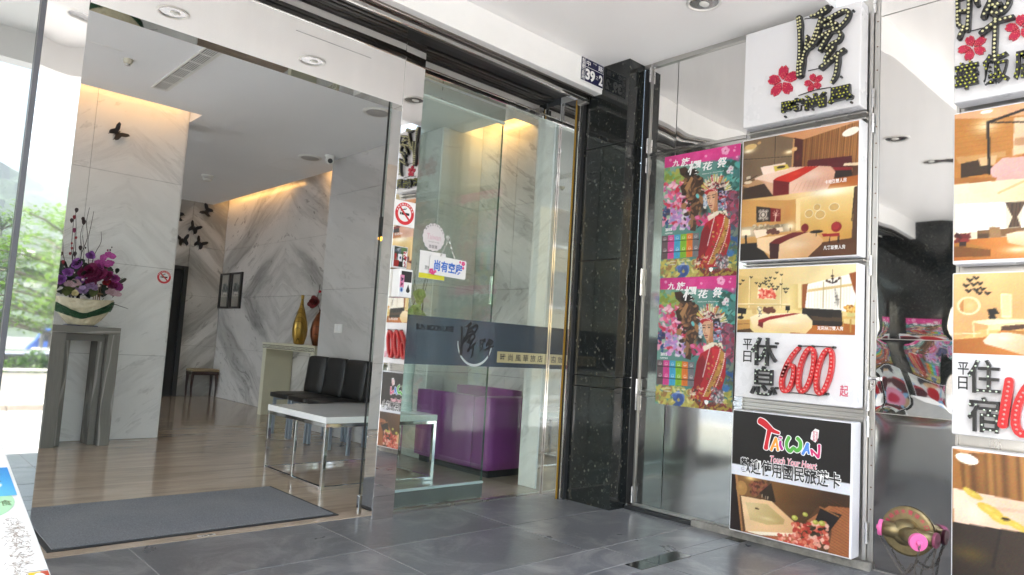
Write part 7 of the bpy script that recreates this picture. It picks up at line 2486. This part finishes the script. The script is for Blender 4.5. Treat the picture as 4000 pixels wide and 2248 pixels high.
def tree(label, x, y, z0, h, r, seed, low, group='layered street trees across the road'):
    t = thing('street_tree', label, 'tree', (x, y, z0), group)
    rg = np.random.RandomState(seed)
    trunk = [(x, y, z0), (x + .12, y, z0 + h * .35), (x + .05, y + .05, z0 + h * .65), (x + .1, y, z0 + h * .95)]
    mb = MB().tube([tuple(p) for p in smooth_path(trunk, 5)], [0.17 - 0.009 * i for i in range(16)], 8)
    tiers = []
    nt = 7
    for k in range(nt):
        z = z0 + low + (h - low) * k / (nt - 1) * .97
        rr = r * (1 - .62 * (k / (nt - 1)) ** 1.6) * rg.uniform(.85, 1.1)
        for b in range(7 if k < 5 else 5):
            w = rg.uniform(0, 6.28)
            e = np.array([x + rr * math.cos(w), y + rr * math.sin(w), z + rg.uniform(.1, .5)])
            s = np.array([x + .08, y, z - .25])
            mb.tube([tuple(s), tuple((s + e) / 2 + np.array([0, 0, .12])), tuple(e)], [.05, .035, .015], 5)
            tiers.append((s, e))
    mb.build('trunk', M_BARK, t)

    def shape(q):
        s, e = tiers[q.randint(len(tiers))]
        f = q.beta(2.2, 1.1)
        c = s + (e - s) * f
        return c + np.array([q.normal(0, .32), q.normal(0, .32), q.normal(.10, .10)])
    leaves(5200, shape, 0.115, seed + 50, M_LEAF1, t, 'crown', .35)
    return t


tree('bright green layered tree whose pale trunk shows in the mirror post', 4.9, -20.5, -1.2, 5.4, 3.0, 3, 2.0)
tree('bright green layered tree left of the lamp post', 1.2, -23.5, -1.2, 5.6, 3.3, 5, 1.9)
tree('bright green layered tree behind the lamp post', 6.9, -25.0, -1.2, 6.4, 3.6, 6, 2.0)
for i, (x, y, lab) in enumerate(((-4.5, -22, 'bright green layered tree across the road, left of the forecourt'), (-9.5, -19, 'bright green layered tree nearest the yellow building'),
                                 (11.5, -22, 'bright green layered tree across the road, far right'), (-2.0, -33, 'taller green tree at the back of the car park'), (5.0, -36, 'green tree deep in the car park'))):
    tree(lab, x, y, -1.2, 5.5 + (i > 2) * 1.5, 3.2 + .5 * (i > 2), 20 + i, 1.8)


def bush(label, x, y, z, rx, rz_, seed, n=1500):
    t = thing('shrub', label, 'shrub', (x, y, z), 'clipped shrubs behind the low wall')
    mb = MB()
    for k in range(6):
        mb.tube([(x, y, z), (x + random.uniform(-.3, .3) * rx, y + random.uniform(-.3, .3) * rx, z + rz_)], [.03, .012], 5)
    mb.build('stem', M_BARK, t)

    def shape(q):
        v = q.normal(size=3)
        v /= np.linalg.norm(v)
        v *= q.uniform(.6, 1) ** .5 * (1 + .18 * math.sin(v[0] * 7 + seed) + .12 * math.sin(v[2] * 9))
        return np.array([x, y, z + rz_]) + v * np.array([rx, rx * .7, rz_])
    leaves(n, shape, 0.055, seed, M_LEAF2, t, 'foliage', 1)


bush('round clipped shrub behind the low wall, right of the taller one', 2.75, -9.9, -0.5, .55, .42, 1)
bush('taller loose shrub behind the low wall at the left', 1.35, -10.2, -0.5, .62, .72, 2)
bush('clipped shrub behind the low wall, far right', 4.6, -9.9, -0.5, .6, .42, 3)
bush('clipped shrub behind the low wall, far left', -1.5, -10.0, -0.5, .7, .5, 4)
bush('clipped shrub behind the low wall towards the yellow building', -5.0, -10.0, -0.5, .8, .5, 5)

t = thing('lamp_post', 'grey lamp post with a boxy floodlight on a side arm across the road', 'street lamp', (4.75, -20.9, -1.2))
M_GALV = plain('galvanised', (0.48, 0.48, 0.47), 0.5, metal=0.3)
MB().tube([(4.75, -20.9, -1.2), (4.75, -20.9, 3.6)], [.07, .05], 10).build('pole', M_GALV, t)
MB().tube([(4.75, -20.9, 3.35), (4.05, -20.9, 3.32)], .022, 8).tube([(4.75, -20.9, 3.22), (4.05, -20.9, 3.24)], .018, 8).build('arm', M_GALV, t)
MB().box(3.72, -21.1, 2.98, 4.28, -20.65, 3.26).build('floodlight', M_WHITE, t, bevel=0.03)
MB().box(3.98, -20.68, 3.05, 4.2, -20.6, 3.2).build('lamp_glass', M_STEEL, t, bevel=0.01)
MB().box(4.0, -20.5, 2.05, 4.45, -20.3, 2.2).build('floodlight', M_WHITE, t, bevel=0.03)
MB().tube([(4.45, -20.45, 2.1), (4.75, -20.85, 2.1)], .02, 6).build('arm', M_GALV, t)


def car(label, x, y, rz, paint, van=False):
    t = thing('parked_car', label, 'car', (0, 0, 0), 'cars parked beyond the low wall')
    L, Wd = (4.2, 1.7)
    prof = [(-2.1, .35), (-2.1, .75), (-1.95, .88), (-1.1, .95), (-.55, 1.38), (.75, 1.42), (1.55, 1.0), (2.05, .90), (2.1, .45), (2.0, .35)]
    if van:
        prof = [(-2.1, .35), (-2.1, .9), (-1.75, 1.3), (-1.5, 1.85), (2.05, 1.9), (2.1, .45), (2.0, .35)]
    PX = lambda a, b, d: (a, d - Wd / 2, b)
    mb = MB().prism(prof, PX, Wd)
    mb.faces([PX(a, b, 0) for a, b in prof], [tuple(range(len(prof)))])
    mb.build('body', paint, t, bevel=0.06)
    win = [(-.95, .98), (-.52, 1.32), (.70, 1.36), (1.35, 1.0)] if not van else [(-1.65, 1.25), (-1.42, 1.75), (1.9, 1.78), (1.9, 1.25)]
    for s in (-1, 1):
        mb = MB().prism(win, lambda a, b, d, s=s: (a, s * (Wd / 2 + .002 + d), b), .006)
        mb.build('window', M_BLACK, t)
    for a in (-1.35, 1.3):
        for s in (-1, 1):
            MB().tube([(a, s * (Wd / 2 - .18), .31), (a, s * (Wd / 2 + .01), .31)], .31, 16).build('wheel', M_RUBBER, t)
    for s in (-1, 1):
        MB().box(-2.13, s * .62 - .17, .62, -2.08, s * .62 + .17, .76).build('headlight', M_CHROME, t)
    t.location = (x, y, -1.2)
    t.rotation_euler = (0, 0, rz)
    return t


M_CARW = plain('white_car_paint', (0.70, 0.70, 0.70), 0.2, var=0.01, coat=0.8)
M_CARS = plain('silver_car_paint', (0.42, 0.43, 0.45), 0.25, metal=0.6, var=0.01, coat=0.8)
M_CARB = plain('blue_van_paint', (0.03, 0.12, 0.50), 0.3, var=0.02, coat=0.5)
car('silver car parked nearest the low wall', 3.3, -15.5, R(4), M_CARS)
car('white car parked behind the silver car', 4.8, -18.2, R(-3), M_CARW)
car('white car parked towards the left of the car park', -.9, -15.5, R(6), M_CARW)
car('blue van parked beyond the white cars', 8.4, -33.5, R(10), M_CARB, True)

rg = np.random.RandomState(2)
NX, NY = 150, 40
xs = np.linspace(-260, 300, NX)
ys = np.linspace(-95, -300, NY)
Xg, Yg = np.meshgrid(xs, ys)
ridge = 30 + 9 * np.sin(Xg / 47 + 1.0) + 6 * np.sin(Xg / 21 + 2.5)
prof = np.clip((-95 - Yg) / 120.0, 0, 1) ** 1.15
Zg = -3 + ridge * 1.2 * prof + 2.2 * rg.uniform(-1, 1, Xg.shape) * np.clip(prof * 6, 0, 1)
vs = np.column_stack((Xg.ravel() + rg.uniform(-1, 1, Xg.size), Yg.ravel(), Zg.ravel()))
ii = np.arange(NX * NY).reshape(NY, NX)
fs = np.stack((ii[:-1, :-1], ii[1:, :-1], ii[1:, 1:], ii[:-1, 1:]), -1).reshape(-1, 4)
k = Nodes('forest_hill')
nz = k.noise(k.pos(), 0.25, 6, 0.7)
k.set(Base_Color=k.ramp(nz, [(0.3, (0.03, 0.06, 0.03)), (0.55, (0.07, 0.12, 0.05)), (0.75, (0.11, 0.16, 0.07))]), Roughness=0.9)
k.bump(nz, 1.0, 2.0)
mb = MB()
mb.faces([tuple(p) for p in vs], [tuple(f) for f in fs])
struct(mb.build('wooded_hill', k.m, smooth=False))

t = thing('apartment_building', 'cream yellow apartment block with white balconies down the road', 'building', (-15, -17, -0.6))
M_YEL = plain('yellow_render', (0.62, 0.47, 0.22), 0.8, var=0.05)
M_WIN = plain('dark_window', (0.03, 0.035, 0.045), 0.08)
MB().box(-19, -21, -1.2, -11.5, -14, 10.5).build('wall', M_YEL, t)
MB().box(-19.3, -21.3, 10.5, -11.2, -13.7, 10.9).build('roof', M_WHITE, t)
for f in range(4):
    z = 0.3 + f * 2.65
    for i in range(3):
        x = -18.2 + i * 2.4
        MB().box(x, -13.99, z, x + 1.3, -13.93, z + 1.5).build('window', M_WIN, t)
        MB().box(x - .1, -13.9905, z - .12, x + 1.4, -13.86, z - .005).build('window_sill', M_WHITE, t)
    for i in range(2):
        y = -20.2 + i * 3.2
        MB().box(-11.49, y, z, -11.43, y + 1.6, z + 1.6).build('window', M_WIN, t)
        MB().box(-11.49, y - .5, z - .4, -10.6, y + 2.1, z - .25).box(-10.68, y - .5, z - .249, -10.6, y + 2.1, z + .35).build('balcony', M_WHITE, t)

# ------------------------------------------------------------------ the hazy air over the valley
k = Nodes('thin_haze')
k.t.nodes.remove(k.p)
pv = k.n('VolumePrincipled')
pv.inputs['Color'].default_value = (0.92, 0.95, 1.0, 1)
pv.inputs['Density'].default_value = 0.0034
pv.inputs['Anisotropy'].default_value = 0.35
k.l(pv.outputs[0], k.out.inputs['Volume'])
stuff(MB().box(-300, -320, -7, 340, 75, 62).build('haze', k.m))
